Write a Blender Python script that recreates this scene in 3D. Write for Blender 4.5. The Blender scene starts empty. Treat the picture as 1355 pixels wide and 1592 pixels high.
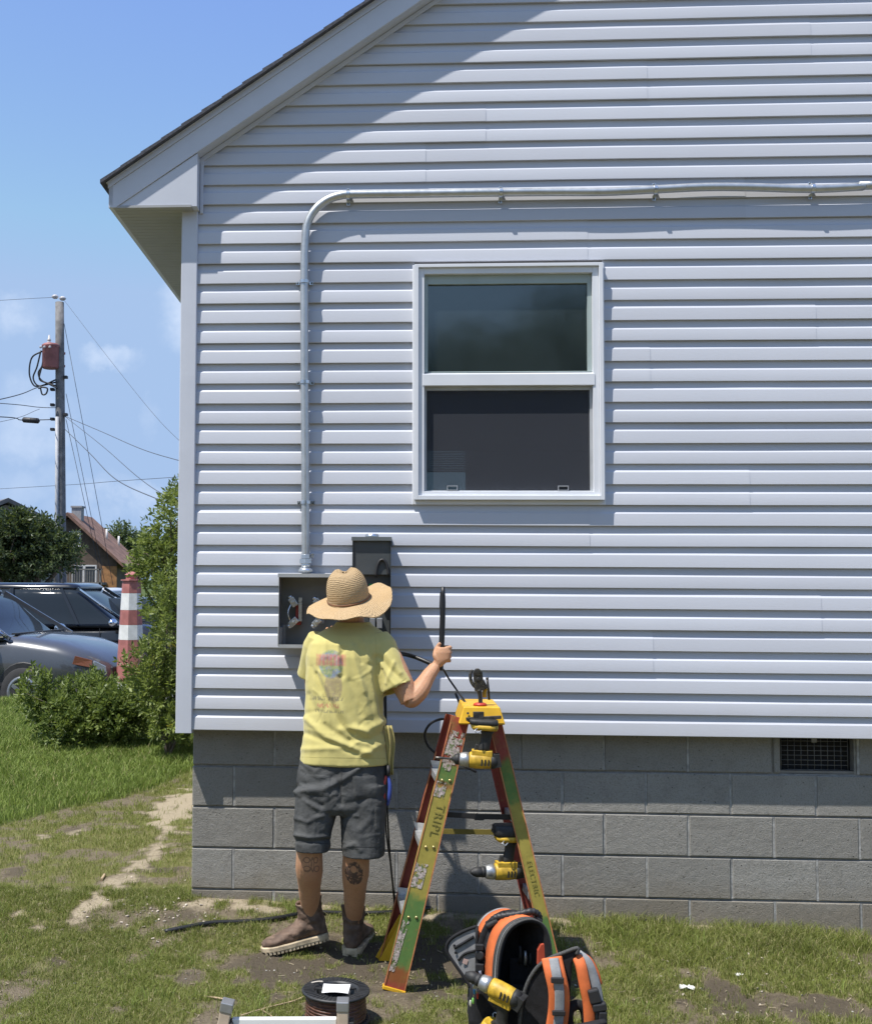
import bpy, bmesh, math, random
import numpy as np
from mathutils import Vector, Matrix, Euler, noise
R = math.radians
rng = random.Random(7)
SC = bpy.context.scene
COL = SC.collection

# ------------------------------------------------------------------ camera
F_PX, CX, CY = 1755.28, 501.64, 803.70
CAM = Vector((0.96692, -5.60776, 1.58678))
YAW, PIT, ROL = 0.05829, 0.05532, 0.00558
_r = Vector((math.cos(YAW), math.sin(YAW), 0)); _f = Vector((-math.sin(YAW), math.cos(YAW), 0)); _u = Vector((0, 0, 1))
_f2 = math.cos(PIT)*_f + math.sin(PIT)*_u; _u2 = -math.sin(PIT)*_f + math.cos(PIT)*_u
_r3 = math.cos(ROL)*_r + math.sin(ROL)*_u2; _u3 = -math.sin(ROL)*_r + math.cos(ROL)*_u2
cd = bpy.data.cameras.new('camera'); cam = bpy.data.objects.new('camera', cd); COL.objects.link(cam)
cam.matrix_world = Matrix(((_r3.x, _u3.x, -_f2.x, CAM.x), (_r3.y, _u3.y, -_f2.y, CAM.y), (_r3.z, _u3.z, -_f2.z, CAM.z), (0, 0, 0, 1)))
cd.sensor_fit = 'VERTICAL'; cd.sensor_height = 36.0
cd.lens = F_PX/1592*36.0
cd.shift_x = (677.5-CX)/1592; cd.shift_y = (CY-796)/1592
cd.clip_end = 3000
SC.camera = cam

# ------------------------------------------------------------------ light
SUN_T = Vector((1.40, 1.0, -3.6)).normalized()          # the way the light travels
SUN_EL = math.asin(-SUN_T.z); SUN_AZ = math.atan2(-SUN_T.x, -SUN_T.y)
world = bpy.data.worlds.new("World"); SC.world = world; world.use_nodes = True
sl = bpy.data.lights.new('sun', 'SUN'); sl.energy = 4.3; sl.angle = R(0.55); sl.color = (1.0, .955, .89)
so = bpy.data.objects.new('sun', sl); COL.objects.link(so)
so.rotation_euler = SUN_T.to_track_quat('-Z', 'Y').to_euler(); so.location = (-20, -14, 40)
SC.view_settings.view_transform = 'Standard'; SC.view_settings.look = 'None'
SC.view_settings.exposure = 0.56; SC.view_settings.gamma = 1.0; SC.view_settings.use_curve_mapping = False
SC.cycles.max_bounces = 8; SC.cycles.transparent_max_bounces = 16
SC.cycles.caustics_reflective = False; SC.cycles.caustics_refractive = False

# ------------------------------------------------------------------ measuring helpers
def ray(px, py):
    return (_f2 + _r3*((px-CX)/F_PX) + _u3*((CY-py)/F_PX))
def at(px, py, Y):
    d = ray(px, py); t = (Y-CAM.y)/d.y
    return CAM + d*t
def proj(p):
    v = Vector(p)-CAM; z = v.dot(_f2)
    return (CX+F_PX*v.dot(_r3)/z, CY-F_PX*v.dot(_u3)/z)
def sst(a, b, x):
    t = min(1, max(0, (x-a)/(b-a))); return t*t*(3-2*t)
def fbm(x, y, s, o=3, z=0.0):
    v = 0; a = 1; t = 0
    for k in range(o):
        v += a*noise.noise(Vector((x*s, y*s, z+k*7.3))); t += a; a *= .5; s *= 2
    return v/t
def zg(x, y):
    zw = -.034*min(max(x, 0), 5)
    z = zw - .085*sst(0, .8, .09-y)
    if x < 0: z -= .03*sst(0, .5, -x)*sst(.5, -.5, y)
    z += .012*fbm(x, y, 1.3)+.010*fbm(x, y, 6, 2, 3.1)*sst(6, 2, abs(y))
    z -= .32*sst(8.7, 9.0, y)
    return z
def gnd(px, py):
    d = ray(px, py); t = 1.0
    lo, hi = 1.0, 60.0
    for k in range(50):
        m = (lo+hi)/2; p = CAM+d*m
        if p.z > zg(p.x, p.y): lo = m
        else: hi = m
    return CAM+d*lo

# ------------------------------------------------------------------ node helpers
class NT:
    def __init__(s, tree): s.t = tree; tree.nodes.clear()
    def n(s, typ, p=None, **kw):
        nd = s.t.nodes.new(typ)
        for k, v in (p or {}).items(): setattr(nd, k, v)
        for k, v in kw.items():
            i = nd.inputs[int(k[1:])] if (k[0] == 'i' and k[1:].isdigit()) else nd.inputs[k.replace('_', ' ')]
            if isinstance(v, bpy.types.NodeSocket): s.t.links.new(v, i)
            elif isinstance(v, bpy.types.Node): s.t.links.new(v.outputs[0], i)
            else: i.default_value = v
        return nd
    def m(s, op, a, b=0.0, c=0.0, clamp=False):
        return s.n('ShaderNodeMath', dict(operation=op, use_clamp=clamp), i0=a, i1=b, i2=c).outputs[0]
    def mix(s, f, a, b, blend='MIX'):
        nd = s.t.nodes.new('ShaderNodeMix'); nd.data_type = 'RGBA'; nd.blend_type = blend
        for i, v in ((0, f), (6, a), (7, b)):
            if isinstance(v, bpy.types.NodeSocket): s.t.links.new(v, nd.inputs[i])
            else: nd.inputs[i].default_value = v if i == 0 else c4(v)
        return nd.outputs[2]
    def ramp(s, f, a, b):      # smooth step of f from a to b
        nd = s.n('ShaderNodeMapRange', dict(interpolation_type='SMOOTHSTEP'), i0=f, i1=a, i2=b); return nd.outputs[0]
    def noise(s, co, scale, detail=4.0, rough=.55):
        return s.n('ShaderNodeTexNoise', Vector=co, Scale=scale, Detail=detail, Roughness=rough).outputs[0]
    def obj(s): return s.n('ShaderNodeTexCoord').outputs['Object']
    def xyz(s, co):
        nd = s.n('ShaderNodeSeparateXYZ', i0=co); return nd.outputs[0], nd.outputs[1], nd.outputs[2]
    def attr(s, name): return s.n('ShaderNodeAttribute', dict(attribute_name=name))
    def bump(s, h, strength=.3, dist=.01):
        return s.n('ShaderNodeBump', Strength=strength, Distance=dist, Height=h).outputs[0]
    def out(s, sh): s.n('ShaderNodeOutputMaterial', Surface=sh)
    def bsdf(s, **kw): return s.n('ShaderNodeBsdfPrincipled', **kw)
def c4(c): return (c[0], c[1], c[2], 1.0) if len(c) == 3 else tuple(c)
def newmat(name):
    m = bpy.data.materials.new(name); m.use_nodes = True
    return m, NT(m.node_tree)
_mats = {}
def pmat(name, col, rough=.6, metal=0.0, var=.12, scale=9.0, bump=0.0, bscale=120.0, spec=.5, col2=None, c2scale=20.0, c2lo=.55, c2hi=.65, coat=0.0):
    if name in _mats: return _mats[name]
    m, t = newmat(name); co = t.obj()
    f = t.noise(co, scale, 5.0)
    f2 = t.ramp(f, .3, .7)
    base = t.mix(f2, [c*(1-var) for c in col], [min(1, c*(1+var)) for c in col])
    if col2 is not None:
        base = t.mix(t.ramp(t.noise(co, c2scale, 6.0, .65), c2lo, c2hi), base, col2)
    kw = dict(Base_Color=base, Roughness=t.m('ADD', t.m('MULTIPLY', f, .16), rough-.08, clamp=True), Metallic=metal, Coat_Weight=coat)
    kw['Specular_IOR_Level'] = spec
    if bump: kw['Normal'] = t.bump(t.noise(co, bscale, 4.0, .6), bump, .004)
    t.out(t.bsdf(**kw)); _mats[name] = m
    return m

# ------------------------------------------------------------------ mesh helpers
def basis(d, up=None):
    d = Vector(d).normalized()
    u = Vector(up) if up is not None else (Vector((0, 0, 1)) if abs(d.z) < .9 else Vector((1, 0, 0)))
    a = u.cross(d).normalized(); b = d.cross(a).normalized()
    return a, b, d
class MB:
    def __init__(s): s.v = []; s.f = []; s.mi = []; s.sm = []
    def add(s, vs, fs, mi=0, smooth=False):
        o = len(s.v); s.v += [Vector(v) for v in vs]
        for f in fs: s.f.append([i+o for i in f]); s.mi.append(mi); s.sm.append(smooth)
        return s
    def box(s, c, size, rot=None, mi=0):
        c = Vector(c); h = [x/2 for x in size]
        M = rot if isinstance(rot, Matrix) else (Euler(rot).to_matrix() if rot else Matrix.Identity(3))
        vs = [c+M @ Vector((sx*h[0], sy*h[1], sz*h[2])) for sx in (-1, 1) for sy in (-1, 1) for sz in (-1, 1)]
        return s.add(vs, [(0, 1, 3, 2), (4, 6, 7, 5), (0, 4, 5, 1), (2, 3, 7, 6), (0, 2, 6, 4), (1, 5, 7, 3)], mi)
    def bb(s, a, b, mi=0):
        a = Vector(a); b = Vector(b); return s.box((a+b)/2, [abs(x) for x in (b-a)], None, mi)
    def bar(s, p, q, w, h, up=(0, -1, 0), mi=0):
        p = Vector(p); q = Vector(q); a, b, d = basis(q-p, up)
        vs = [e+a*sx*w/2+b*sy*h/2 for e in (p, q) for sx in (-1, 1) for sy in (-1, 1)]
        return s.add(vs, [(0, 1, 3, 2), (4, 6, 7, 5), (0, 4, 5, 1), (2, 3, 7, 6), (0, 2, 6, 4), (1, 5, 7, 3)], mi)
    def loft(s, rings, mi=0, caps=True, smooth=True, closed=True):
        n = len(rings[0]); vs = [p for r in rings for p in r]; fs = []
        for k in range(len(rings)-1):
            for i in range(n if closed else n-1):
                j = (i+1) % n; fs.append((k*n+i, k*n+j, (k+1)*n+j, (k+1)*n+i))
        s.add(vs, fs, mi, smooth)
        if caps and closed:
            o = len(s.v)-len(vs)
            s.f.append([o+i for i in range(n)][::-1]); s.mi.append(mi); s.sm.append(False)
            s.f.append([o+(len(rings)-1)*n+i for i in range(n)]); s.mi.append(mi); s.sm.append(False)
        return s
    def tube(s, pts, r, n=8, mi=0, smooth=True, up=None, squash=1.0, caps=True):
        pts = [Vector(p) for p in pts]; rings = []; a = None
        for k, p in enumerate(pts):
            d = (pts[min(k+1, len(pts)-1)]-pts[max(k-1, 0)])
            if d.length < 1e-9: d = Vector((0, 0, 1))
            d.normalize()
            if a is None: a, b, _ = basis(d, up)
            else:
                a = (a-d*a.dot(d)).normalized(); b = d.cross(a)
            rr = r[k] if isinstance(r, (list, tuple)) else r
            rings.append([p+(a*math.cos(2*math.pi*i/n)+b*math.sin(2*math.pi*i/n)*squash)*rr for i in range(n)])
        return s.loft(rings, mi, caps, smooth)
    def lathe(s, prof, c=(0, 0, 0), axis=(0, 0, 1), n=24, mi=0, smooth=True, caps=True):
        c = Vector(c); a, b, d = basis(axis)
        rings = [[c+d*z+(a*math.cos(2*math.pi*i/n)+b*math.sin(2*math.pi*i/n))*r for i in range(n)] for r, z in prof]
        return s.loft(rings, mi, caps, smooth)
    def prism(s, poly, vec, mi=0):
        poly = [Vector(p) for p in poly]; n = len(poly); vec = Vector(vec)
        return s.add(poly+[p+vec for p in poly], [tuple(range(n))[::-1], tuple(range(n, 2*n))]+[(i, (i+1) % n, n+(i+1) % n, n+i) for i in range(n)], mi)
    def ball(s, c, r, n=12, mi=0):
        c = Vector(c); r = r if isinstance(r, (tuple, list)) else (r, r, r)
        rings = []
        for k in range(n//2+1):
            th = math.pi*max(.02, min(.98, k/(n//2)))
            rings.append([c+Vector((r[0]*math.sin(th)*math.cos(2*math.pi*i/n), r[1]*math.sin(th)*math.sin(2*math.pi*i/n), -r[2]*math.cos(th))) for i in range(n)])
        return s.loft(rings, mi)
    def build(s, name, mats, parent=None, bevel=0.0, local=False, fix=True, bseg=2):
        me = bpy.data.meshes.new(name)
        vs = s.v
        if parent is not None and not local:
            Mi = wmat(parent).inverted(); vs = [Mi @ v for v in vs]
        me.from_pydata([tuple(v) for v in vs], [], s.f)
        for m in (mats if isinstance(mats, (list, tuple)) else [mats]): me.materials.append(m)
        me.polygons.foreach_set('material_index', s.mi); me.polygons.foreach_set('use_smooth', s.sm)
        if fix:
            bm = bmesh.new(); bm.from_mesh(me); bmesh.ops.recalc_face_normals(bm, faces=bm.faces); bm.to_mesh(me); bm.free()
        me.update()
        o = bpy.data.objects.new(name, me); COL.objects.link(o)
        if parent is not None: o.parent = parent
        if bevel:
            b = o.modifiers.new('bevel', 'BEVEL'); b.width = bevel; b.segments = bseg; b.limit_method = 'ANGLE'; b.angle_limit = R(40)
        return o
def wmat(o):
    M = Matrix.Identity(4)
    while o is not None:
        M = Matrix.LocRotScale(o.location, o.rotation_euler, o.scale) @ M; o = o.parent
    return M
def tag(o, label=None, cat=None, group=None, kind=None):
    if label: o['label'] = label
    if cat: o['category'] = cat
    if group: o['group'] = group
    if kind: o['kind'] = kind
    return o
def root(name, loc, label, cat, rot=(0, 0, 0), group=None):
    o = bpy.data.objects.new(name, None); COL.objects.link(o); o.empty_display_size = .1
    o.location = loc; o.rotation_euler = rot
    return tag(o, label, cat, group)
def copy_tree(o, parent=None):
    c = o.copy(); COL.objects.link(c); c.parent = parent
    for ch in o.children: copy_tree(ch, c)
    return c
def spline(pts, n=8):
    P = [Vector(p) for p in pts]; P = [2*P[0]-P[1]]+P+[2*P[-1]-P[-2]]; out = []
    for k in range(1, len(P)-2):
        a, b, c, d = P[k-1:k+3]
        for i in range(n):
            t = i/n; out.append(.5*((2*b)+(c-a)*t+(2*a-5*b+4*c-d)*t*t+(3*b-a-3*c+d)*t**3))
    out.append(P[-2]); return out
def raw_mesh(name, V3, faces_n, loop_idx, mats, attrs=None, smooth=False):
    """fast mesh from numpy arrays: V3 (n,3), loop_idx flat, faces_n = corners per face"""
    me = bpy.data.meshes.new(name); nv = len(V3); nl = len(loop_idx); nf = nl//faces_n
    me.vertices.add(nv); me.vertices.foreach_set('co', np.asarray(V3, np.float32).ravel())
    me.loops.add(nl); me.loops.foreach_set('vertex_index', np.asarray(loop_idx, np.int32))
    me.polygons.add(nf); me.polygons.foreach_set('loop_start', np.arange(0, nl, faces_n, dtype=np.int32))
    if smooth: me.polygons.foreach_set('use_smooth', np.ones(nf, bool))
    for k, a in (attrs or {}).items():
        at_ = me.attributes.new(k, 'FLOAT', 'POINT'); at_.data.foreach_set('value', np.asarray(a, np.float32))
    for m in (mats if isinstance(mats, (list, tuple)) else [mats]): me.materials.append(m)
    me.update(calc_edges=True); me.validate()
    return me
def link(name, me, parent=None):
    o = bpy.data.objects.new(name, me); COL.objects.link(o)
    if parent is not None: o.parent = parent
    return o

# ------------------------------------------------------------------ sky
t = NT(world.node_tree)
gco = t.n('ShaderNodeTexCoord').outputs['Generated']
sky = t.n('ShaderNodeTexSky', dict(sky_type='NISHITA', sun_disc=False, sun_elevation=SUN_EL, sun_rotation=SUN_AZ, altitude=0.0, air_density=1.0, dust_density=.4, ozone_density=2.0))
def cloud_mask():
    # small fair-weather clouds: soft lobes at a few compass directions, broken up by noise
    tot = None
    wob = t.n('ShaderNodeTexNoise', Vector=gco, Scale=9.0, Detail=6.0, Roughness=.62)
    off = t.n('ShaderNodeVectorMath', dict(operation='SCALE'), i0=t.n('ShaderNodeVectorMath', dict(operation='SUBTRACT'), i0=wob.outputs['Color'], i1=(.5, .5, .5)).outputs[0], Scale=.10).outputs[0]
    co = t.n('ShaderNodeVectorMath', dict(operation='ADD'), i0=gco, i1=off).outputs[0]
    for px, py, w, h, a in ((160, 562, 40, 18, .55), (268, 492, 34, 46, .6), (10, 498, 40, 28, .45), (40, 660, 60, 40, .40), (165, 778, 80, 30, .55), (232, 655, 16, 26, .22), (30, 745, 70, 24, .22), (-300, 420, 160, 90, .7), (-700, 600, 240, 90, .7), (1900, 500, 240, 120, .7)):
        d = ray(px, py).normalized(); rt = Vector((d.y, -d.x, 0)).normalized(); up = rt.cross(d)
        dx = t.n('ShaderNodeVectorMath', dict(operation='DOT_PRODUCT'), i0=co, i1=tuple(rt)).outputs['Value']
        dy = t.n('ShaderNodeVectorMath', dict(operation='SUBTRACT'), i0=co, i1=tuple(d)).outputs[0]
        dz = t.n('ShaderNodeVectorMath', dict(operation='DOT_PRODUCT'), i0=dy, i1=tuple(up)).outputs['Value']
        df = t.n('ShaderNodeVectorMath', dict(operation='DOT_PRODUCT'), i0=co, i1=tuple(d)).outputs['Value']
        q = t.m('ADD', t.m('POWER', t.m('ABSOLUTE', t.m('MULTIPLY', dx, F_PX/w)), 2.0), t.m('POWER', t.m('ABSOLUTE', t.m('MULTIPLY', dz, F_PX/h)), 2.0))
        mk = t.m('MULTIPLY', t.m('MULTIPLY', t.ramp(q, 2.2, 0.0), a), t.m('GREATER_THAN', df, .3))
        tot = mk if tot is None else t.m('MAXIMUM', tot, mk)
    return t.m('MULTIPLY', tot, t.ramp(t.noise(gco, 26.0, 7.0, .6), .25, .75))
clear = t.mix(1.0, t.mix(1.0, sky.outputs[0], (.90, .93, 1.12), 'MULTIPLY'), (1.78, 2.52, 3.80), 'DARKEN')
skyc = t.mix(t.m('MULTIPLY', cloud_mask(), .62), clear, (4.9, 5.2, 5.7))
bg = t.n('ShaderNodeBackground', Color=skyc, Strength=.15)
t.n('ShaderNodeOutputWorld', Surface=bg)

# ================================================================== HOUSE
def siding_mat():
    m, t = newmat('vinyl siding'); co = t.obj()
    f = t.noise(co, 1.3, 4.0); base = t.mix(f, (.50, .52, .575), (.565, .585, .64))
    f2 = t.noise(t.n('ShaderNodeMapping', Vector=co, Scale=(2.0, 6.0, 60.0)).outputs[0], 3.0, 3.0)
    base = t.mix(t.m('MULTIPLY', t.ramp(f2, .62, .8), .10), base, (.40, .41, .44))
    st = t.noise(t.n('ShaderNodeMapping', Vector=co, Scale=(14.0, 4.0, .8)).outputs[0], 1.0, 5.0, .7)
    base = t.mix(t.m('MULTIPLY', t.ramp(st, .55, .8), .10), base, (.43, .42, .41))
    a = t.attr('tone').outputs['Fac']; base = t.mix(a, base, (.41, .42, .46))
    _, _, pz_ = t.xyz(co); spl = t.m('MULTIPLY', t.ramp(t.m('ADD', pz_, t.m('MULTIPLY', t.noise(co, 4.0, 5.0, .7), .5)), 1.45, 1.0), .16); base = t.mix(spl, base, (.36, .33, .28))
    t.out(t.bsdf(Base_Color=base, Roughness=.42, Specular_IOR_Level=.45, Normal=t.bump(t.noise(t.n('ShaderNodeMapping', Vector=co, Scale=(2.2, 8.0, 42.0)).outputs[0], 9.0, 6.0, .65), .11, .004)))
    return m
M_SID = siding_mat()
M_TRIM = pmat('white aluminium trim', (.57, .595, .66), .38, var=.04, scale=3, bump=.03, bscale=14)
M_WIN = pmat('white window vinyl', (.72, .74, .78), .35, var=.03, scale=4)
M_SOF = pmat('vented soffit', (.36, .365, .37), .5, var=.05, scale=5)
M_SHING = pmat('asphalt shingles', (.070, .073, .088), .9, var=.3, scale=60, bump=.5, bscale=260)
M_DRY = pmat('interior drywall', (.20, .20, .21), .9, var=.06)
M_DARK = pmat('painted vent shade', (.012, .012, .013), .9)

house = root('house', (0, 0, 0), 'single storey house with pale grey lap siding on a concrete block base', 'house')
Z0, CS = 3.68641, .1016              # bottom edge of course 0, exposure of one course
HX, HY = 8.4, 9.0                    # house length along the wall and depth
ZB = Z0-28*CS
# rake line, measured on the fascia front plane
YF = -.105
pA, pB = at(311.4, 232.4, YF), at(654, 0, YF)
RM = (pB.z-pA.z)/(pB.x-pA.x)         # roof slope
def rake_bot(x): return pA.z+RM*(x-pA.x)
qA = at(350, 147, YF-.04); WF = (qA.z-(pA.z+RM*(qA.x-pA.x)))   # vertical height of fascia incl. roof edge
XR = 4.2                             # ridge
def mx(x): return 2*XR-x
wl, wr = at(644, 600, -.02).x, at(937.4, 600, -.02).x
wz1, wz0 = at(790, 409.5, -.03).z, at(790, 779, -.03).z
crs = lambda i: Z0-CS*i
WTOP = min(range(0, 10), key=lambda i: abs(crs(i)-wz1)); WBOT = min(range(10, 25), key=lambda i: abs(crs(i)-wz0))

def course_profile(i):
    if i % 2 == 0: return [(-.002, 0), (-.0150, 0), (-.0158, .0015), (-.0155, .004), (-.0130, .0575), (-.0124, .0600), (-.0050, .0692), (-.0042, .0708), (-.0030, .080), (-.0012, .092), (-.0006, CS)]
    return [(-.002, 0), (-.0145, 0), (-.0152, .0015), (-.0150, .004), (-.0130, .0548), (-.0124, .0566), (-.0056, .0634), (-.0046, .0648), (-.0032, .074), (-.0012, .090), (-.0006, CS)]
seams = {}
for k in range(-8, 16):
    rr = random.Random(100+k); base = [1.15, 2.72, 1.95, .62, 3.05, 2.25, 1.45][k % 7]
    seams[k] = [base, base+3.66]
mb = MB(); tone = []
for i in range(28, -30, -1):
    zb = crs(i); prof = course_profile(i); pan = (i+40)//2-20
    xs_lim = lambda z: max(0.0, min(XR, pA.x+(z-pA.z)/RM-.03) if z > rake_bot(0) else 0.0)
    if pA.x+(zb-pA.z)/RM > XR-.02: break
    segs = [(None, None)]
    if WTOP < i <= WBOT: segs = [(None, wl), (wr, None)]
    for sa, sb in segs:
        xl = 0.0 if sa is None else sa; xr = HX if sb is None else sb
        cuts = [xl]+[s for s in seams[pan % 16-8 if pan not in seams else pan] if xl+.05 < s < xr-.05]+[xr]
        for c in range(len(cuts)-1):
            a, b = cuts[c], cuts[c+1]
            proud = -.0016*(len(cuts)-2-c); tn = (rng.random()**2)*.34
            n = max(2, int((b-a)/.11)); xs = [a+(b-a)*k/n for k in range(n+1)]
            for s0 in range(n):
                pass
            o = len(mb.v); L = len(prof)
            for x in xs:
                for (py, pz) in prof:
                    z = zb+pz
                    xx = x
                    if sa is None: xx = max(x, xs_lim(z)) if zb+CS > rake_bot(0) else x
                    if sb is None: xx = min(xx, mx(xs_lim(z)))
                    w = noise.noise(Vector((x*.9, pan*3.7, 1)))*.0017+noise.noise(Vector((x*2.6, i*2.3, 5)))*.0009
                    dz = noise.noise(Vector((x*.8, pan*5.1, 9)))*.0020
                    mb.v.append(Vector((xx, py+w+proud, z+dz))); tone.append(tn)
            for k in range(n):
                for j in range(L-1):
                    mb.f.append([o+k*L+j, o+(k+1)*L+j, o+(k+1)*L+j+1, o+k*L+j+1]); mb.mi.append(0); mb.sm.append(True)
            if c < len(cuts)-2:      # butt edge of the overlapping panel
                e = o+n*L; vv = [mb.v[e+j] for j in range(L)]
                o2 = len(mb.v); mb.v += [Vector((v.x, v.y+.0022, v.z)) for v in vv]; tone += [tn]*L
                for j in range(L-1): mb.f.append([e+j, o2+j, o2+j+1, e+j+1]); mb.mi.append(0); mb.sm.append(False)
sd = mb.build('siding', M_SID, house, fix=False)
at_ = sd.data.attributes.new('tone', 'FLOAT', 'POINT'); at_.data.foreach_set('value', np.array(tone, np.float32))
sm_ = sd.modifiers.new('edge', 'EDGE_SPLIT'); sm_.split_angle = R(20)
# wall sheathing behind the siding (with the window hole) and the other three walls
mb = MB()
zt = rake_bot(0)
mb.bb((.0, .001, ZB), (wl+.02, .07, zt-.02)); mb.bb((wr-.02, .001, ZB), (HX, .07, zt-.02))
mb.bb((wl+.02, .001, ZB), (wr-.02, .07, crs(WBOT)+.03)); mb.bb((wl+.02, .001, crs(WTOP)-.03), (wr-.02, .07, zt-.02))
mb.prism([(0, .001, zt-.02), (HX, .001, zt-.02), (mx(XR-.4), .001, rake_bot(XR-.4)-.03), (XR-.4, .001, rake_bot(XR-.4)-.03)], (0, .07, 0))
mb.build('sheathing', M_DRY, house)
mb = MB()
for sx, X in ((-1, -.02), (1, HX+.02)):
    rings = []
    for i in range(28, -1, -1):
        for (py, pz) in course_profile(i)[1:]:
            rings.append([(X+sx*(.016+py)*-1*-1 if False else X-sx*(py+.0), yy, crs(i)+pz) for yy in (.03, HY)])
    mb.loft([[Vector(p) for p in r] for r in rings], 0, False, False, closed=False)
bw0, bw1 = at(640, 768, HY), at(723, 693, HY)
mb.bb((0, HY-.05, ZB), (bw0.x, HY, zt)); mb.bb((bw1.x, HY-.05, ZB), (HX, HY, zt)); mb.bb((bw0.x, HY-.05, ZB), (bw1.x, HY, bw0.z)); mb.bb((bw0.x, HY-.05, bw1.z), (bw1.x, HY, zt)); mb.bb((.0, .07, ZB), (.05, HY-.05, zt)); mb.bb((HX-.05, .07, ZB), (HX, HY-.05, zt))
mb.build('side_wall', M_SID, house, fix=False)
# corner posts
for sx, X0 in ((1, -.082), (-1, HX+.082)):
    mb = MB()
    prof = [(0, .05), (0, -.026), (.003, -.029), (.020, -.0292), (.041, -.0294), (.060, -.0292), (.079, -.029), (.082, -.026), (.082, .0), (.082, .05)]
    for zz0, zz1, nn in ((ZB-.017, crs(0)-.19, 14),):
        rings = []
        for k in range(nn+1):
            z = zz0+(zz1-zz0)*k/nn; dent = .004*math.exp(-((z-(at(280, 921, -.03).z))/.02)**2) if sx > 0 else 0
            rings.append([Vector((X0+sx*(u+dent*(u < .03)), v+dent*.6+noise.noise(Vector((3, z*1.5, u)))*.0012, z)) for u, v in prof])
        mb.loft(rings, 0, True, False)
    mb.build('corner_post', M_TRIM, house, bevel=.0015)
# starter strip under the lowest course
mb = MB(); mb.bb((0, -.004, ZB-.004), (HX, .085, ZB-.0005)); mb.build('starter_strip', M_TRIM, house)

# --- roof: stepped shingle courses, rake fascia, eave return, soffit
zs = at(240, 321, YF).z              # level of the flat soffit
nrm = Vector((-RM, 0, 1)).normalized(); sl_dir = Vector((1, 0, RM)).normalized()
xe = at(169.5, 300, YF).x            # outer edge of the eave
TOPV = WF                            # vertical distance fascia bottom -> shingle top edge
def rl(x, dz): return Vector((x, 0, rake_bot(x)+dz))
OV = .042                            # shingles past the fascia face
mb = MB()
for side in (0, 1):
    prof = []; x = xe-.035; k = 0; st = .122*sl_dir.x
    prof.append(rl(x, TOPV-.020))
    while x < XR:
        jig = .004*rng.random()
        prof.append(rl(x, TOPV-.001+jig)); x2 = min(XR, x+st); prof.append(rl(x2, TOPV-.005)); x = x2
    prof.append(rl(XR, TOPV-.022))
    pr = [Vector((mx(p.x) if side else p.x, YF-OV, p.z)) for p in prof]
    mb.prism(pr, (0, HY+.3-YF+OV, 0))
mb.build('roof', M_SHING, house)
mb = MB()
for side in (0, 1):
    X = (lambda v: mx(v)) if side else (lambda v: v)
    # drip edge strip then the fascia board with its bend line
    y0 = YF
    def quad(xa, xb, d0, d1, ya, yb):
        pl = [Vector((X(xa), ya, rake_bot(xa)+d0)), Vector((X(xb), ya, rake_bot(xb)+d0)), Vector((X(xb), ya, rake_bot(xb)+d1)), Vector((X(xa), ya, rake_bot(xa)+d1))]
        mb.prism(pl, (0, yb-ya, 0))
    xs0 = pA.x+(zs-pA.z)/RM
    pl = [Vector((X(xe), YF, zs-.003)), Vector((X(xs0), YF, zs-.003)), Vector((X(XR), YF, rake_bot(XR))), Vector((X(XR), YF, rake_bot(XR)+TOPV*.68)), Vector((X(xe), YF, rake_bot(xe)+TOPV*.68))]
    mb.prism(pl, (0, .022, 0))
    quad(xe-.004, XR, TOPV*.68+.0015, TOPV-.026, YF-.006, YF+.022)
    quad(xe-.012, XR, TOPV-.0255, TOPV-.0215, YF-.012, YF+.03)
    quad(xe+.35, XR, -.002, .020, YF+.024, -.001)         # sloping soffit board back to the wall
    quad(xe+.42, XR, -.030, -.0045, -.024, -.0165)      # J-channel against the siding
mb.build('rake_fascia', M_TRIM, house, bevel=.0012)
for side in (0, 1):
    mb = MB()
    X = (lambda v: mx(v)) if side else (lambda v: v)
    xs0 = pA.x+(zs-pA.z)/RM+.004
    tri = [Vector((X(xs0), YF+.006, zs)), Vector((X(-.005+.012), YF+.006, zs)), Vector((X(-.005+.012), YF+.006, rake_bot(.0)-.002))]
    mb.prism(tri, (0, .105, 0))
    mb.bb((X(.010), -.026, zs-.012), (X(.026), -.0165, rake_bot(.015)-.01))
    mb.bb((X(xe), YF, zs-.002), (X(xe+.022), HY, rake_bot(xe)+TOPV-.03))   # eave fascia running back
    mb.build('eave_return', M_TRIM, house, bevel=.0012)
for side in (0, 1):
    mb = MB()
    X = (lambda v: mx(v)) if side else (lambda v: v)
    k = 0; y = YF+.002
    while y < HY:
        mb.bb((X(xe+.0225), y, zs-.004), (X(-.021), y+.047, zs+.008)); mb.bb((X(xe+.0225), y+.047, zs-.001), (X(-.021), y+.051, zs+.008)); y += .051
    mb.build('soffit', M_SOF, house)

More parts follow.
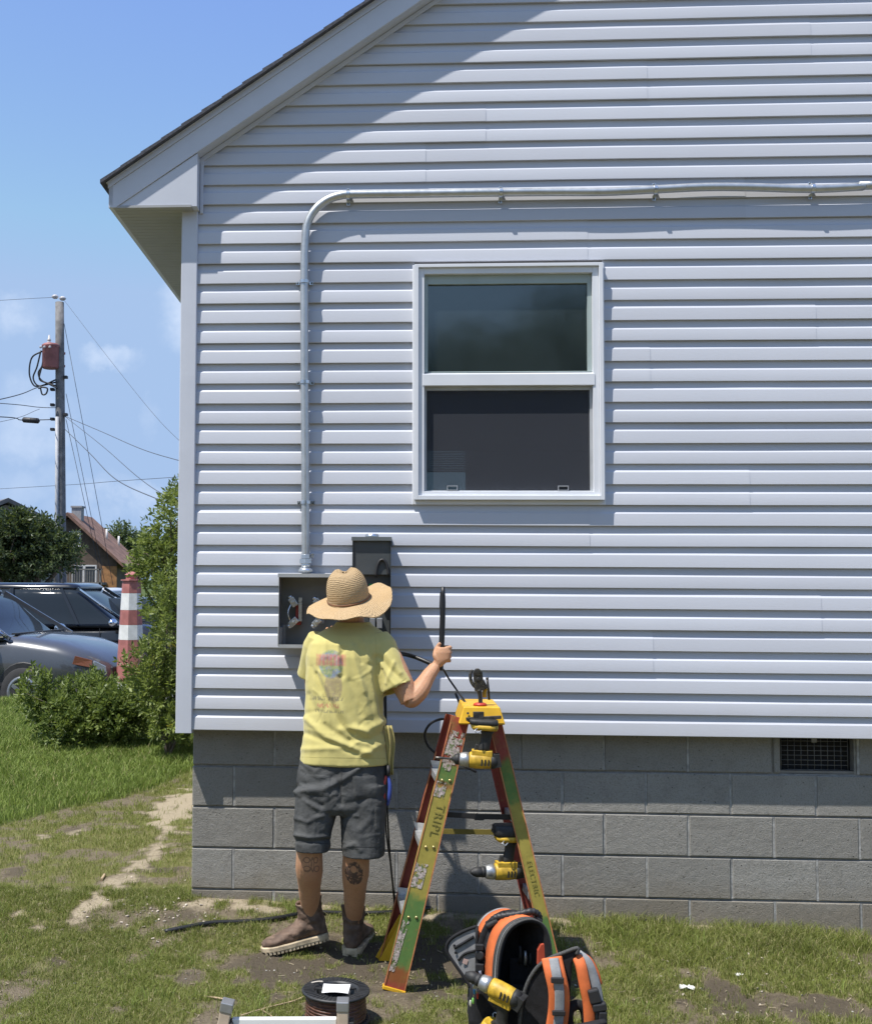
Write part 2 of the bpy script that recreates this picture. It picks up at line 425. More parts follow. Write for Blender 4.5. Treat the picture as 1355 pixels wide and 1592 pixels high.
# --- foundation of concrete blocks
def cmu_mat():
    m, t = newmat('concrete block'); co = t.obj()
    f = t.noise(co, 2.2, 5.0); g = t.noise(co, 130.0, 3.0, .7); bl = t.attr('tone').outputs['Fac']
    base = t.mix(f, (.30, .29, .265), (.405, .39, .36)); base = t.mix(t.m('MULTIPLY', bl, .55), base, (.21, .20, .18))
    base = t.mix(t.m('MULTIPLY', t.ramp(t.noise(co, 11.0, 6.0, .7), .45, .7), .30), base, (.20, .185, .165))
    base = t.mix(t.m('MULTIPLY', t.ramp(g, .45, .7), .5), base, (.16, .155, .14))
    vo = t.n('ShaderNodeTexVoronoi', Vector=co, Scale=34.0, Randomness=1.0).outputs['Distance']
    pit = t.m('MULTIPLY', t.ramp(vo, .12, .04), t.ramp(t.noise(co, 7.0, 2.0), .42, .55))
    base = t.mix(pit, base, (.06, .058, .055))
    x, y, z = t.xyz(co)
    splash = t.m('MULTIPLY', t.ramp(t.m('ADD', z, t.m('MULTIPLY', t.noise(co, 5.0, 5.0), -.22)), .06, -.14), .55)
    base = t.mix(splash, base, (.21, .17, .115))
    h = t.m('ADD', t.noise(co, 170.0, 5.0, .75), t.m('MULTIPLY', t.noise(co, 28.0, 4.0), .9)); h = t.m('SUBTRACT', h, t.m('MULTIPLY', pit, 1.6))
    t.out(t.bsdf(Base_Color=base, Roughness=.93, Specular_IOR_Level=.2, Normal=t.bump(h, .75, .008)))
    return m
M_CMU = cmu_mat()
M_JOINT = pmat('pale pointed mortar', (.32, .315, .30), .95, var=.3, scale=24, bump=.6, bscale=120)
M_MORT = pmat('mortar', (.30, .29, .27), .95, var=.18, scale=30, bump=.6, bscale=150)
YB = .078
va, vb = at(1212, 1150, YB), at(1328, 1192, YB)
joints = []
mb = MB(); tone = []
def block(x0, x1, z0, z1):
    n0 = len(mb.v); yo = rng.uniform(-.0015, .0015); e = .004; q = [rng.uniform(-.0012, .0012) for _ in range(8)]
    def r3(x0, x1, z0, z1, y): return [Vector((x0, y, z0)), Vector((x1, y, z0)), Vector((x1, y, z1)), Vector((x0, y, z1))]
    rings = [r3(x0+q[0], x1+q[1], z0+q[2], z1+q[3], YB+.03), r3(x0+q[0], x1+q[1], z0+q[2], z1+q[3], YB+yo+e), r3(x0+e+q[4], x1-e+q[5], z0+e, z1-e+q[6], YB+yo)]
    mb.loft(rings, 0, True, False); tone.extend([rng.random()]*(len(mb.v)-n0))
rows = [(-.3642, -.1610), (-.161, .042), (.042, .245), (.245, .448), (.448, .651), (.651, .8395)]
J = .0095
for ri, (a, b) in enumerate(rows):
    off = .401 if ri % 2 == 1 else .198
    xs = [-.011]+[off+.4064*k for k in range(0, 21)]
    xs = [x for x in xs if x < HX]+[HX+.01]
    for k in range(len(xs)-1):
        x0, x1 = xs[k]+(J/2 if k else 0), xs[k+1]-J/2
        if ri == 5:
            if x1 > va.x and x0 < vb.x:
                if x0 < va.x-.03: block(x0, va.x, a+J/2, b)
                if x1 > vb.x+.03: block(vb.x, x1, a+J/2, b)
                continue
        block(x0, x1, a+J/2, b-J/2 if ri < 5 else b)
        if k: joints.append((xs[k], a, b))
fd = mb.build('foundation', M_CMU, house)
at_ = fd.data.attributes.new('tone', 'FLOAT', 'POINT'); at_.data.foreach_set('value', np.array(tone, np.float32))
mb = MB()
mb.bb((-.008, YB+.0115, -.4), (va.x-.001, YB+.19, ZB-.005)); mb.bb((vb.x+.001, YB+.0115, -.4), (HX+.008, YB+.19, ZB-.005)); mb.bb((va.x-.001, YB+.0115, -.4), (vb.x+.001, YB+.19, .653))
mb.bb((-.011, YB+.031, -.4), (.18, HY-.05, ZB-.005)); mb.bb((HX-.18, YB+.2, -.4), (HX+.011, HY-.05, ZB-.005)); mb.bb((.18, HY-.25, -.4), (HX-.18, HY-.05, ZB-.005))
for x, a, b in joints:
    if va.x-.01 < x < vb.x+.01 and b > .7: continue
    mb.bb((x-J/2-.001, YB+rng.uniform(.001, .0045), a+J/2), (x+J/2+.001, YB+.02, b-J/2), 1)
mb.build('mortar_bed', [M_MORT, M_JOINT], house)
vent = MB(); vent.bb((va.x, YB+.06, .655), (vb.x, YB+.065, ZB-.006)); vent_o = vent.build('vent_shade_plate', M_DARK, house)  # near-black plate painted as the shade inside the vent hole
mb = MB(); zt_, zb_ = ZB-.008, .672; nx, nz = 10, 7
M_WIRE = pmat('galvanised wire', (.22, .22, .22), .5, .6)
for k in range(nx+1):
    x = va.x+.01+(vb.x-va.x-.035)*k/nx; mb.tube([(x, YB+.022, zb_), (x, YB+.022, zt_)], .0014, 5)
for k in range(nz+1):
    z = zb_+(zt_-zb_)*k/nz; mb.tube([(va.x+.01, YB+.020, z), (vb.x-.025, YB+.020, z)], .0014, 5)
mb.box(((va.x+vb.x)/2-.01, YB+.016, zt_-.018), (.026, .006, .022))
mb.bb((va.x, YB+.012, .6555), (vb.x, YB+.05, .668))
mb.build('vent_grille', M_WIRE, vent_o)

# --- window
win = MB(); zb, ztp = wz0, wz1
def pz(py, Y=-.03): return at(790, py, Y).z
def pxx(px, Y=-.03): return at(px, 600, Y).x
YO = -.052
def frame_rect(mb, x0, x1, z0, z1, wl_, wr_, wb, wt, y0, y1):
    mb.bb((x0, y0, z0), (x0+wl_, y1, z1)); mb.bb((x1-wr_, y0, z0), (x1, y1, z1))
    mb.bb((x0+wl_, y0, z0), (x1-wr_, y1, z0+wb)); mb.bb((x0+wl_, y0, z1-wt), (x1-wr_, y1, z1))
x0, x1, z0, z1 = pxx(644), pxx(937.2), pz(777.5), pz(411)
frame_rect(win, x0, x1, z0, z1, .020, .020, .022, .016, YO, .03)
frame_rect(win, x0+.0205, x1-.0205, z0+.0225, z1-.0165, .028, .030, .020, .030, YO+.014, .06)
frame_rect(win, x0-.010, x1+.010, z0-.022, z1+.004, .0095, .0095, .0215, .0035, -.022, -.001)
wino = win.build('window', M_WIN, house, bevel=.0018)
mb = MB(); zm = pz(590, -.03)
mb.bb((x0+.040, YO+.010, zm-.031), (x1-.042, .02, zm+.026))
mb.prism([(x0+.040, YO+.010, zm+.0262), (x1-.042, YO+.010, zm+.0262), (x1-.042, .0, zm+.040), (x0+.040, .0, zm+.040)], (0, .012, 0))
mb.build('meeting_rail', M_WIN, wino, bevel=.002)
M_SASH = pmat('sash vinyl', (.36, .43, .42), .4, var=.04)
mb = MB()
frame_rect(mb, x0+.049, x1-.051, zm+.040, z1-.047, .018, .020, .004, .045, -.012, .03)
mb.build('upper_sash', M_SASH, wino, bevel=.001)
mb = MB()
frame_rect(mb, x0+.049, x1-.051, z0+.043, zm-.032, .012, .012, .006, .018, -.010, .03)
mb.build('lower_sash', pmat('screen frame', (.42, .44, .46), .45), wino, bevel=.001)
def glass_mat(name, tint, refl):
    m, t = newmat(name); fr = t.n('ShaderNodeFresnel', IOR=1.5).outputs[0]
    co = t.obj(); bmp = t.bump(t.noise(co, 2.1, 3.0), .06, .02)
    gl = t.n('ShaderNodeBsdfGlossy', Color=c4((.92, 1.0, 1.0)), Roughness=.075, Normal=bmp)
    sm = t.m('MULTIPLY', t.ramp(t.noise(t.n('ShaderNodeMapping', Vector=co, Scale=(1.6, 1, .7)).outputs[0], 4.0, 3.0, .5), -.2, .75), .075)
    tr = t.n('ShaderNodeBsdfTransparent', Color=c4(tint))
    fac = t.m('ADD', t.m('MULTIPLY', fr, refl), .02, clamp=True)
    mx1 = t.n('ShaderNodeMixShader', i0=fac, i1=tr.outputs[0], i2=gl.outputs[0])
    df = t.n('ShaderNodeBsdfDiffuse', Color=c4((.30, .40, .42)))  # milky teal layer painted in to lift the dark tree reflection
    mx2 = t.n('ShaderNodeMixShader', i0=sm, i1=mx1.outputs[0], i2=df.outputs[0]); t.out(mx2.outputs[0]); return m
M_GLASS = glass_mat('window glass', (.50, .58, .56), 2.3)
mb = MB(); mb.bb((x0+.066, .006, zm+.043), (x1-.070, .012, z1-.091)); mb.build('upper_pane', M_GLASS, wino)
mb = MB(); mb.bb((x0+.060, .016, z0+.048), (x1-.062, .022, zm-.049)); mb.build('lower_pane', M_GLASS, wino)
def screen_mat():
    m, t = newmat('insect screen'); d = t.n('ShaderNodeBsdfDiffuse', Color=c4((.075, .080, .095))); tr = t.n('ShaderNodeBsdfTransparent')
    t.out(t.n('ShaderNodeMixShader', i0=.56, i1=d.outputs[0], i2=tr.outputs[0]).outputs[0]); return m
mb = MB(); mb.bb((x0+.0605, -.004, z0+.0485), (x1-.0625, -.0035, zm-.0495)); mb.build('insect_screen', screen_mat(), wino)
for px in (703, 875):
    mb = MB()
    xx = pxx(px); zz = z0+.049
    frame_rect(mb, xx-.026, xx+.026, zz, zz+.024, .004, .004, .003, .004, -.016, -.006)
    mb.build('pull_tab', pmat('clear plastic', (.30, .31, .33), .3), wino)
for px in (710, 860):
    mb = MB()
    xx = pxx(px); zz = z1-.052
    mb.bb((xx-.045, .004, zz-.022), (xx+.03, .022, zz-.012)); mb.bb((xx-.02, .002, zz-.030), (xx+.05, .018, zz-.024))
    mb.build('sash_lock', M_SASH, wino)
# room behind the window
mb = MB()
ra, rb = (-.0 + .06, .075, .9), (3.6, HY-.06, 3.25)
mb.bb((ra[0]-.05, ra[1], ra[2]-.05), (rb[0]+.05, rb[1], ra[2])); mb.bb((ra[0]-.05, ra[1], rb[2]), (rb[0]+.05, rb[1], rb[2]+.05))
mb.bb((ra[0]-.05, ra[1], ra[2]), (ra[0], rb[1], rb[2])); mb.bb((rb[0], ra[1], ra[2]), (rb[0]+.05, rb[1], rb[2])); mb.build('room', M_DRY, house)
# rear window straight across the house, with a half lowered blind, seen through the lower pane
bl = MB(); k = 0; z = bw1.z
while z > bw1.z-.30:
    bl.box(((bw0.x+bw1.x)/2, HY-.08, z-.012), (bw1.x-bw0.x, .020, .016), (R(-20), 0, 0)); z -= .030
bl.bb((bw0.x, HY-.10, z-.02), (bw1.x, HY-.06, z)); bl.bb((bw0.x, HY-.10, bw1.z), (bw1.x, HY-.06, bw1.z+.03))
for f in (.02, .5, .98):
    x = bw0.x+(bw1.x-bw0.x)*f; bl.bb((x-.004, HY-.075, z), (x+.004, HY-.070, bw1.z))
tag(bl.build('window_blind', pmat('blind slats', (.78, .80, .80), .6)), 'pale half lowered slatted blind seen deep inside through the lower window pane', 'blind')

# ================================================================== GROUND
lawn_edge = [gnd(*p) for p in ((-160, 1330), (0, 1285), (60, 1268), (120, 1255), (180, 1243), (235, 1228), (303, 1196))]
sand_pts = [gnd(*p) for p in ((296, 1236), (268, 1285), (238, 1330), (196, 1362), (150, 1400), (90, 1425))]
sand3 = [gnd(*p) for p in ((40, 1420), (110, 1416), (165, 1402))]
sand4 = [gnd(*p) for p in ((50, 1304), (90, 1298), (128, 1290))]
sand5 = [gnd(*p) for p in ((300, 1232), (272, 1262), (262, 1280))]
sand2 = [gnd(*p) for p in ((302, 1404), (380, 1408), (470, 1408), (640, 1425))]
def edge_y(x):
    e = lawn_edge
    if x <= e[0].x: return e[0].y
    for a, b in zip(e[:-1], e[1:]):
        if a.x <= x <= b.x: return a.y+(b.y-a.y)*(x-a.x)/(b.x-a.x)
    return e[-1].y
def dpoly(x, y, pts):
    best = 9
    for a, b in zip(pts[:-1], pts[1:]):
        dx, dy = b.x-a.x, b.y-a.y; t_ = max(0, min(1, ((x-a.x)*dx+(y-a.y)*dy)/(dx*dx+dy*dy)))
        best = min(best, math.hypot(x-a.x-t_*dx, y-a.y-t_*dy))
    return best
blobs_soil = [(gnd(470, 1505), .34, 1.0), (gnd(640, 1500), .42, 1.0), (gnd(800, 1520), .42, .9), (gnd(530, 1570), .22, .6), (gnd(250, 1350), .12, .7), (gnd(40, 1355), .14, .6), (gnd(70, 1500), .14, .7), (gnd(290, 1520), .13, .5), (gnd(280, 1425), .14, .6),
              (gnd(1130, 1555), .25, .8), (gnd(1290, 1575), .25, .8), (gnd(1060, 1480), .1, .5), (gnd(230, 1225), .16, .9), (gnd(120, 1290), .14, .6)]
blobs_grass = [(gnd(930, 1440), .22, .9), (gnd(1060, 1450), .25, .6), (gnd(1200, 1470), .40, .9), (gnd(1320, 1470), .25, .9), (gnd(1000, 1540), .2, .4), (gnd(1150, 1520), .25, .6), (gnd(60, 1460), .25, .6), (gnd(180, 1460), .24, .7), (gnd(120, 1570), .3, .6), (gnd(60, 1400), .2, .4), (gnd(160, 1320), .25, .6), (gnd(260, 1490), .2, .5), (gnd(400, 1410), .14, .3)]
def masks(x, y):
    """lawn, cover, sand, soil"""
    ey = edge_y(x)+.07*noise.noise(Vector((x*4, y*4, 2)))
    lawn = sst(-.05, .10, y-ey) if x < .12 else 0.0
    n1 = fbm(x, y, 2.6, 4, 11.0); n2 = fbm(x, y, 9.0, 3, 4.0)
    sd_ = max(.72*sst(.13, .0, dpoly(x, y, sand_pts)+.30*n2+.16*n1+.02), .7*sst(.12, .0, dpoly(x, y, sand2)+.22*n2+.1*n1+.02), .7*sst(.10, .0, abs(y-.05)+.16*n2+.08*n1) if x > 0 else 0)
    if x < .1: sd_ = max(sd_, .9*sst(.12, .0, dpoly(x, y, sand3)+.22*n2+.02), .7*sst(.10, .0, dpoly(x, y, sand4)+.2*n2+.02), .95*sst(.26, .05, dpoly(x, y, sand5)+.3*n2+.1*n1))
    sd_ = max(sd_, .6*sst(.20, .42, n1+.5*n2) if x < .3 else 0)
    soil = 0; gr = 0
    for c, r_, a in blobs_soil:
        soil = max(soil, .8*a*sst(r_*1.2, r_*.3, math.hypot(x-c.x, y-c.y)+r_*.9*n2))
    for c, r_, a in blobs_grass:
        gr = max(gr, a*sst(r_*1.3, r_*.2, math.hypot(x-c.x, y-c.y)+r_*.6*n2))
    cov = sst(-.30, .26, n1*.95+.75*n2+gr*.42-soil*.5-sd_*.35+.07)
    return lawn, max(lawn, cov), sd_*(1-lawn), soil*(1-lawn)
def axis(parts):
    out = []
    for a, b, s_ in parts:
        n = max(1, int(round((b-a)/s_))); out += [a+(b-a)*k/n for k in range(n)]
    return out+[parts[-1][1]]
gx = axis([(-900, -100, 200), (-100, -20, 20), (-20, -5, 1.5), (-5, -1.9, .10), (-1.9, 3.9, .035), (3.9, 12, .8), (12, 60, 12), (60, 900, 210)])
gy = axis([(-300, -40, 65), (-40, -6, 5), (-6, -1.7, .25), (-1.7, .25, .030), (.25, 4.4, .05), (4.4, 9.2, .12), (9.2, 20, 1.0), (20, 100, 10), (100, 1500, 200)])
gv = np.zeros((len(gy), len(gx), 3)); ga = np.zeros((4, len(gy), len(gx)))
for j, y in enumerate(gy):
    for i, x in enumerate(gx):
        near = -6 < x < 4.2 and -2 < y < 9.3
        gv[j, i] = (x, y, zg(x, y))
        if near: ga[:, j, i] = masks(x, y)
        elif y < 9: ga[:, j, i] = (0, .5, .1, .3)
        else: ga[:, j, i] = (1, 1, 0, 0)
nx_, ny_ = len(gx), len(gy)
idx = np.arange(nx_*ny_).reshape(ny_, nx_)
q = np.stack([idx[:-1, :-1], idx[:-1, 1:], idx[1:, 1:], idx[1:, :-1]], -1).reshape(-1)
def ground_mat():
    m, t = newmat('yard ground'); co = t.obj()
    lawn = t.attr('lawn').outputs['Fac']; cov = t.attr('cover').outputs['Fac']; snd = t.attr('sand').outputs['Fac']; soil = t.attr('soil').outputs['Fac']
    n1 = t.noise(co, 14.0, 7.0, .65); n2 = t.noise(co, 70.0, 6.0, .7); n3 = t.noise(co, 240.0, 3.0, .7)
    dirt = t.mix(n1, (.13, .105, .068), (.27, .225, .16)); dirt = t.mix(t.m('MULTIPLY', t.ramp(n2, .45, .7), .7), dirt, (.07, .052, .034))
    dark = t.mix(n2, (.062, .050, .036), (.155, .128, .092)); dirt = t.mix(t.ramp(t.m('ADD', soil, t.m('MULTIPLY', n2, .4)), .35, .8), dirt, dark)
    sandc = t.mix(n2, (.36, .295, .20), (.47, .40, .29)); base = t.mix(t.ramp(t.m('ADD', snd, t.m('SUBTRACT', t.m('MULTIPLY', t.m('ADD', n2, n1), .9), .9)), .22, .85), dirt, sandc)
    moss = t.mix(n1, (.115, .130, .034), (.22, .22, .066)); moss = t.mix(t.ramp(n2, .45, .75), moss, (.18, .145, .075))
    base = t.mix(t.m('MULTIPLY', t.ramp(t.m('ADD', cov, t.m('SUBTRACT', t.m('MULTIPLY', t.m('ADD', n2, n1), .9), .9)), .25, .85), .85), base, moss)
    base = t.mix(lawn, base, (.07, .095, .026))
    chip = t.n('ShaderNodeTexVoronoi', Vector=co, Scale=55.0).outputs['Distance']
    base = t.mix(t.m('MULTIPLY', t.m('MULTIPLY', t.ramp(chip, .16, .08), t.ramp(t.noise(co, 5.0, 3.0), .55, .65)), t.m('SUBTRACT', 1.0, lawn)), base, (.42, .39, .33))
    h = t.m('ADD', n2, t.m('MULTIPLY', n3, .45))
    t.out(t.bsdf(Base_Color=base, Roughness=.95, Specular_IOR_Level=.15, Normal=t.bump(h, .8, .02)))
    return m
me = raw_mesh('ground', gv.reshape(-1, 3), 4, q, ground_mat(), dict(lawn=ga[0].ravel(), cover=ga[1].ravel(), sand=ga[2].ravel(), soil=ga[3].ravel()), smooth=True)
tag(link('ground', me), kind='structure')

def blade_mat(name, cols):
    m, t = newmat(name); r_ = t.attr('rnd').outputs['Fac']; d_ = t.attr('dry').outputs['Fac']
    base = t.mix(r_, cols[0], cols[1]); base = t.mix(d_, base, cols[2])
    dif = t.n('ShaderNodeBsdfPrincipled', Base_Color=base, Roughness=.55, Specular_IOR_Level=.25)
    tr = t.n('ShaderNodeBsdfTranslucent', Color=t.mix(.5, base, (.20, .26, .04)))
    t.out(t.n('ShaderNodeMixShader', i0=.35, i1=dif.outputs[0], i2=tr.outputs[0]).outputs[0]); return m
M_GRASS = blade_mat('grass blades', ((.115, .175, .032), (.32, .40, .10), (.46, .41, .20)))
def blades(P, H, W, lean, seed, dryp):
    n = len(P); r_ = np.random.default_rng(seed)
    P = np.asarray(P); H = np.asarray(H); W = np.asarray(W)
    a = r_.uniform(0, 2*np.pi, n); d = np.stack([np.cos(a), np.sin(a), np.zeros(n)], 1)
    b = r_.uniform(0, 2*np.pi, n); s = np.stack([np.cos(b), np.sin(b), np.zeros(n)], 1)*W[:, None]/2
    ln = (lean*r_.uniform(.2, 1.6, n)*H)[:, None]; up = np.array([0, 0, 1.0])
    mid = P+d*ln*.35+up*H[:, None]*.55; tip = P+d*ln+up*(H*r_.uniform(.7, 1.0, n))[:, None]
    P0 = P-up*.01
    V3 = np.stack([P0-s, P0+s, mid+s*.8, mid-s*.8, tip], 1).reshape(-1, 3)
    o = (np.arange(n)*5)[:, None]
    L = (o+np.array([0, 1, 2, 0, 2, 3, 3, 2, 4])[None]).reshape(-1)
    lo = np.array([.5+.75*fbm(p[0], p[1], 1.9, 3, 33.0) for p in P]); rnd = np.repeat(np.clip(.55*r_.random(n)+.55*lo-.05, 0, 1), 5); dry = np.repeat((r_.random(n) < dryp*(1.6-1.4*np.clip(lo, 0, 1)))*r_.uniform(.4, 1, n), 5)
    return V3, L, dict(rnd=rnd, dry=dry)
def scatter(n, fx, fy, fn):
    P, H, W = [], [], []
    while len(P) < n:
        x, y = fx(), fy(); q_ = fn(x, y)
        if q_ is None: continue
        P.append((x, y, zg(x, y))); H.append(q_[0]); W.append(q_[1])
    return P, H, W
def lawn_fn(x, y):
    px = proj((x, y, 0))
    if not (-260 < px[0] < 330) or y > 8.75: return None
    l = masks(x, y)[0]
    if rng.random() > l: return None
    return ((.05+.05*rng.random())*(.8+.5*fbm(x, y, 1.7, 2, 8.0))*(1.0 if l > .9 else .7)+.012*y*.2, .0032+.0009*max(0, y))
P, H, W = scatter(90000, lambda: rng.uniform(-5.2, .1), lambda: -.4+9.2*rng.random()**1.35, lawn_fn)
V3, L, A = blades(P, H, W, .55, 1, .10)
tag(link('lawn_grass', raw_mesh('lawn_grass', V3, 3, L, M_GRASS, A)), 'long bright green lawn grass to the left of the house', 'grass', kind='stuff')
def near_fn(x, y):
    if y > .075 and x > -.02: return None
    px = proj((x, y, -.05))
    if not (-150 < px[0] < 1500 and px[1] < 1680): return None
    lw, cv, s_, so_ = masks(x, y)
    if lw > .6 or rng.random() > cv*(1-.75*s_)*(1-.5*so_)+.02: return None
    tall = 1.0+1.3*max(0, fbm(x, y, 5.0, 2, 21.0))*cv
    wallb = 1+(1.3*sst(.55, .05, .09-y)+.5)*(1 if x > 1.5 else .25)
    return ((.008+.016*rng.random())*tall*wallb*(1+.12*max(0, y+.2)), .0016+.0013*rng.random()+.0004*max(0, y))
P, H, W = scatter(190000, lambda: (rng.uniform(-1.9, 3.7) if rng.random() < .78 else rng.uniform(-2.6, .1)), lambda: (rng.uniform(-1.55, .2) if rng.random() < .75 else rng.uniform(.1, 4.2)), near_fn)
V3, L, A = blades(P, H, W, .9, 2, .22)
tag(link('yard_grass', raw_mesh('yard_grass', V3, 3, L, blade_mat('thin grass', ((.11, .140, .030), (.30, .335, .085), (.45, .39, .21))), A)), 'thin patchy grass and moss in front of the block foundation', 'grass', kind='stuff')
# litter: straw bits, wood chips and pebbles
mb = MB(); lit = random.Random(5)
for k in range(1300):
    x, y = lit.uniform(-1.8, 3.6), lit.uniform(-1.5, .05); a = lit.uniform(0, 6.28); L_ = lit.choice((.006, .008, .012, .016, .03)); w = lit.uniform(.0015, .0035)
    if edge_y(x) < y and x < .1: continue
    z = zg(x, y)+.004; dx, dy = math.cos(a)*L_/2, math.sin(a)*L_/2
    mb.bar((x-dx, y-dy, z), (x+dx, y+dy, z+lit.uniform(-.002, .010)), w, .003, (0, 0, 1))
tag(mb.build('straw_litter', pmat('dry straw', (.34, .28, .19), .85, var=.4, scale=40), fix=False), 'scattered straw bits and wood chips on the bare soil', 'litter', kind='stuff')
mb = MB()
for k in range(150):
    p = gnd(lit.gauss(250, 70), lit.gauss(1415, 22)) if k < 90 else gnd(lit.gauss(1180, 130), lit.gauss(1500, 35)); s_ = lit.uniform(.006, .016)
    if p.y > .05 and p.x > -.05: continue
    mb.box((p.x, p.y, p.z+.004), (s_, s_*.6, .004), (lit.uniform(-.4, .4), lit.uniform(-.4, .4), lit.uniform(0, 3)))
tag(mb.build('wood_chips', pmat('pale wood chips', (.46, .40, .33), .9, var=.3, scale=30), fix=False), 'pale wood chips strewn near the house corner and in the right grass', 'chips', kind='stuff')
# taller weeds and seed stalks standing out of the thin grass
Pw, Hw, Ww = [], [], []
for k in range(150):
    x0_, y0_ = lit.uniform(-1.8, 3.6), lit.uniform(-1.5, .06)
    if (edge_y(x0_) < y0_ and x0_ < .1) or masks(x0_, y0_)[1] < .35: continue
    for q_ in range(lit.randint(8, 26)):
        x, y = x0_+lit.gauss(0, .022), y0_+lit.gauss(0, .022)
        if y < .07: Pw.append((x, y, zg(x, y))); Hw.append(lit.uniform(.03, .075)); Ww.append(lit.uniform(.0018, .004))
V3, L, A = blades(Pw, Hw, Ww, .9, 6, .12)
tag(link('weed_tufts', raw_mesh('weed_tufts', V3, 3, L, M_GRASS, A)), 'taller tufts of greener grass standing out of the thin yard grass', 'grass', kind='stuff')
mb = MB()
for k in range(240):
    x, y = lit.uniform(-1.8, 3.6), lit.uniform(-1.5, .05)
    if edge_y(x) < y and x < .1: continue
    s_ = lit.uniform(.002, .006); mb.ball((x, y, zg(x, y)+s_*.3), (s_*lit.uniform(.8, 1.5), s_, s_*.6), 6)
tag(mb.build('pebbles', pmat('pebbles', (.36, .34, .30), .85, var=.4, scale=30), fix=False), 'small pale pebbles scattered over the yard soil', 'pebbles', kind='stuff')
M_PAPER = pmat('white scrap', (.74, .73, .70), .8, var=.1)
for px, py, s_, lb in ((1066, 1541, .035, 'crumpled white paper scrap lying in the grass right of the backpack'), (1148, 1520, .022, 'small pale scrap in the grass below the foundation vent')):
    p = gnd(px, py); mb = MB(); r2 = random.Random(px); n = 7
    vs = [p+Vector((s_*(i/(n-1)-.5)*1.6+.3*s_*r2.random(), s_*(j/(n-1)-.5)+.2*s_*r2.random(), .008+r2.random()*.5*s_)) for j in range(n) for i in range(n)]
    mb.add(vs, [(j*n+i, j*n+i+1, (j+1)*n+i+1, (j+1)*n+i) for j in range(n-1) for i in range(n-1)])
    tag(mb.build('paper_scrap', M_PAPER), lb, 'scrap')
M_TWIG = pmat('dry twig', (.36, .27, .17), .85, var=.3, scale=30)
for pts, lb, rr in (([(318, 1552), (345, 1556), (364, 1562)], 'short pale twig behind the left upright of the low stand', .004), ([(375, 1582), (415, 1570), (455, 1560), (472, 1553)], 'long bent dry twig between the low stand and the wire spool', .0035), ([(405, 1572), (424, 1584)], 'short side twig crossing the long bent twig', .0025), ([(158, 1370), (163, 1362)], 'small stick on the sandy patch left of the house', .008)):
    mb = MB(); mb.tube(spline([gnd(*p)+Vector((0, 0, .008)) for p in pts], 5), rr, 6); tag(mb.build('twig', M_TWIG), lb, 'twig')
# road edge, parking lot beyond the lawn
M_ASPH = pmat('asphalt', (.10, .10, .10), .9, var=.25, scale=4, bump=.4, bscale=80)
mb = MB(); n = 30
zl = zg(-6, 9.6)
mb.add([(-60, 9.35, zl+.02), (60, 9.35, zl+.02), (60, 42, zl+.02), (-60, 42, zl+.02)], [(0, 1, 2, 3)])
tag(mb.build('parking_lot', M_ASPH), kind='structure')
mb = MB(); mb.bb((-60, 9.15, zl-.1), (60, 9.33, zl+.16)); tag(mb.build('kerb', pmat('kerb concrete', (.42, .40, .37), .9, var=.15)), kind='structure')

# ================================================================== PLANTS
def leaf_mat(name, dark, light, tint=(.26, .34, .05), tr=.38):
    m, t = newmat(name); r_ = t.attr('rnd').outputs['Fac']
    base = t.mix(r_, dark, light); d_ = t.attr('dry').outputs['Fac']; base = t.mix(d_, base, (.34, .28, .03))
    dif = t.n('ShaderNodeBsdfPrincipled', Base_Color=base, Roughness=.45, Specular_IOR_Level=.4)
    trn = t.n('ShaderNodeBsdfTranslucent', Color=t.mix(.5, base, tint))
    t.out(t.n('ShaderNodeMixShader', i0=tr, i1=dif.outputs[0], i2=trn.outputs[0]).outputs[0]); return m
def leaf_mesh(P, D, Ln, Wd, rnd, dry, seed):
    """diamond leaves with a fold: base P, direction D"""
    r_ = np.random.default_rng(seed); n = len(P); P = np.asarray(P, float); D = np.asarray(D, float); D /= np.linalg.norm(D, axis=1)[:, None]+1e-9
    u = r_.normal(size=(n, 3)); s = np.cross(D, u); s /= np.linalg.norm(s, axis=1)[:, None]+1e-9; nn = np.cross(s, D)
    Ln = np.asarray(Ln)[:, None]; Wd = np.asarray(Wd)[:, None]
    mid = P+D*Ln*.5
    V3 = np.stack([P, mid+s*Wd*.5+nn*Ln*.06, P+D*Ln-nn*Ln*.10, mid-s*Wd*.5+nn*Ln*.06], 1).reshape(-1, 3)
    L = ((np.arange(n)*4)[:, None]+np.array([0, 1, 2, 0, 2, 3])[None]).reshape(-1)
    return V3, L, dict(rnd=np.repeat(rnd, 4), dry=np.repeat(dry, 4))
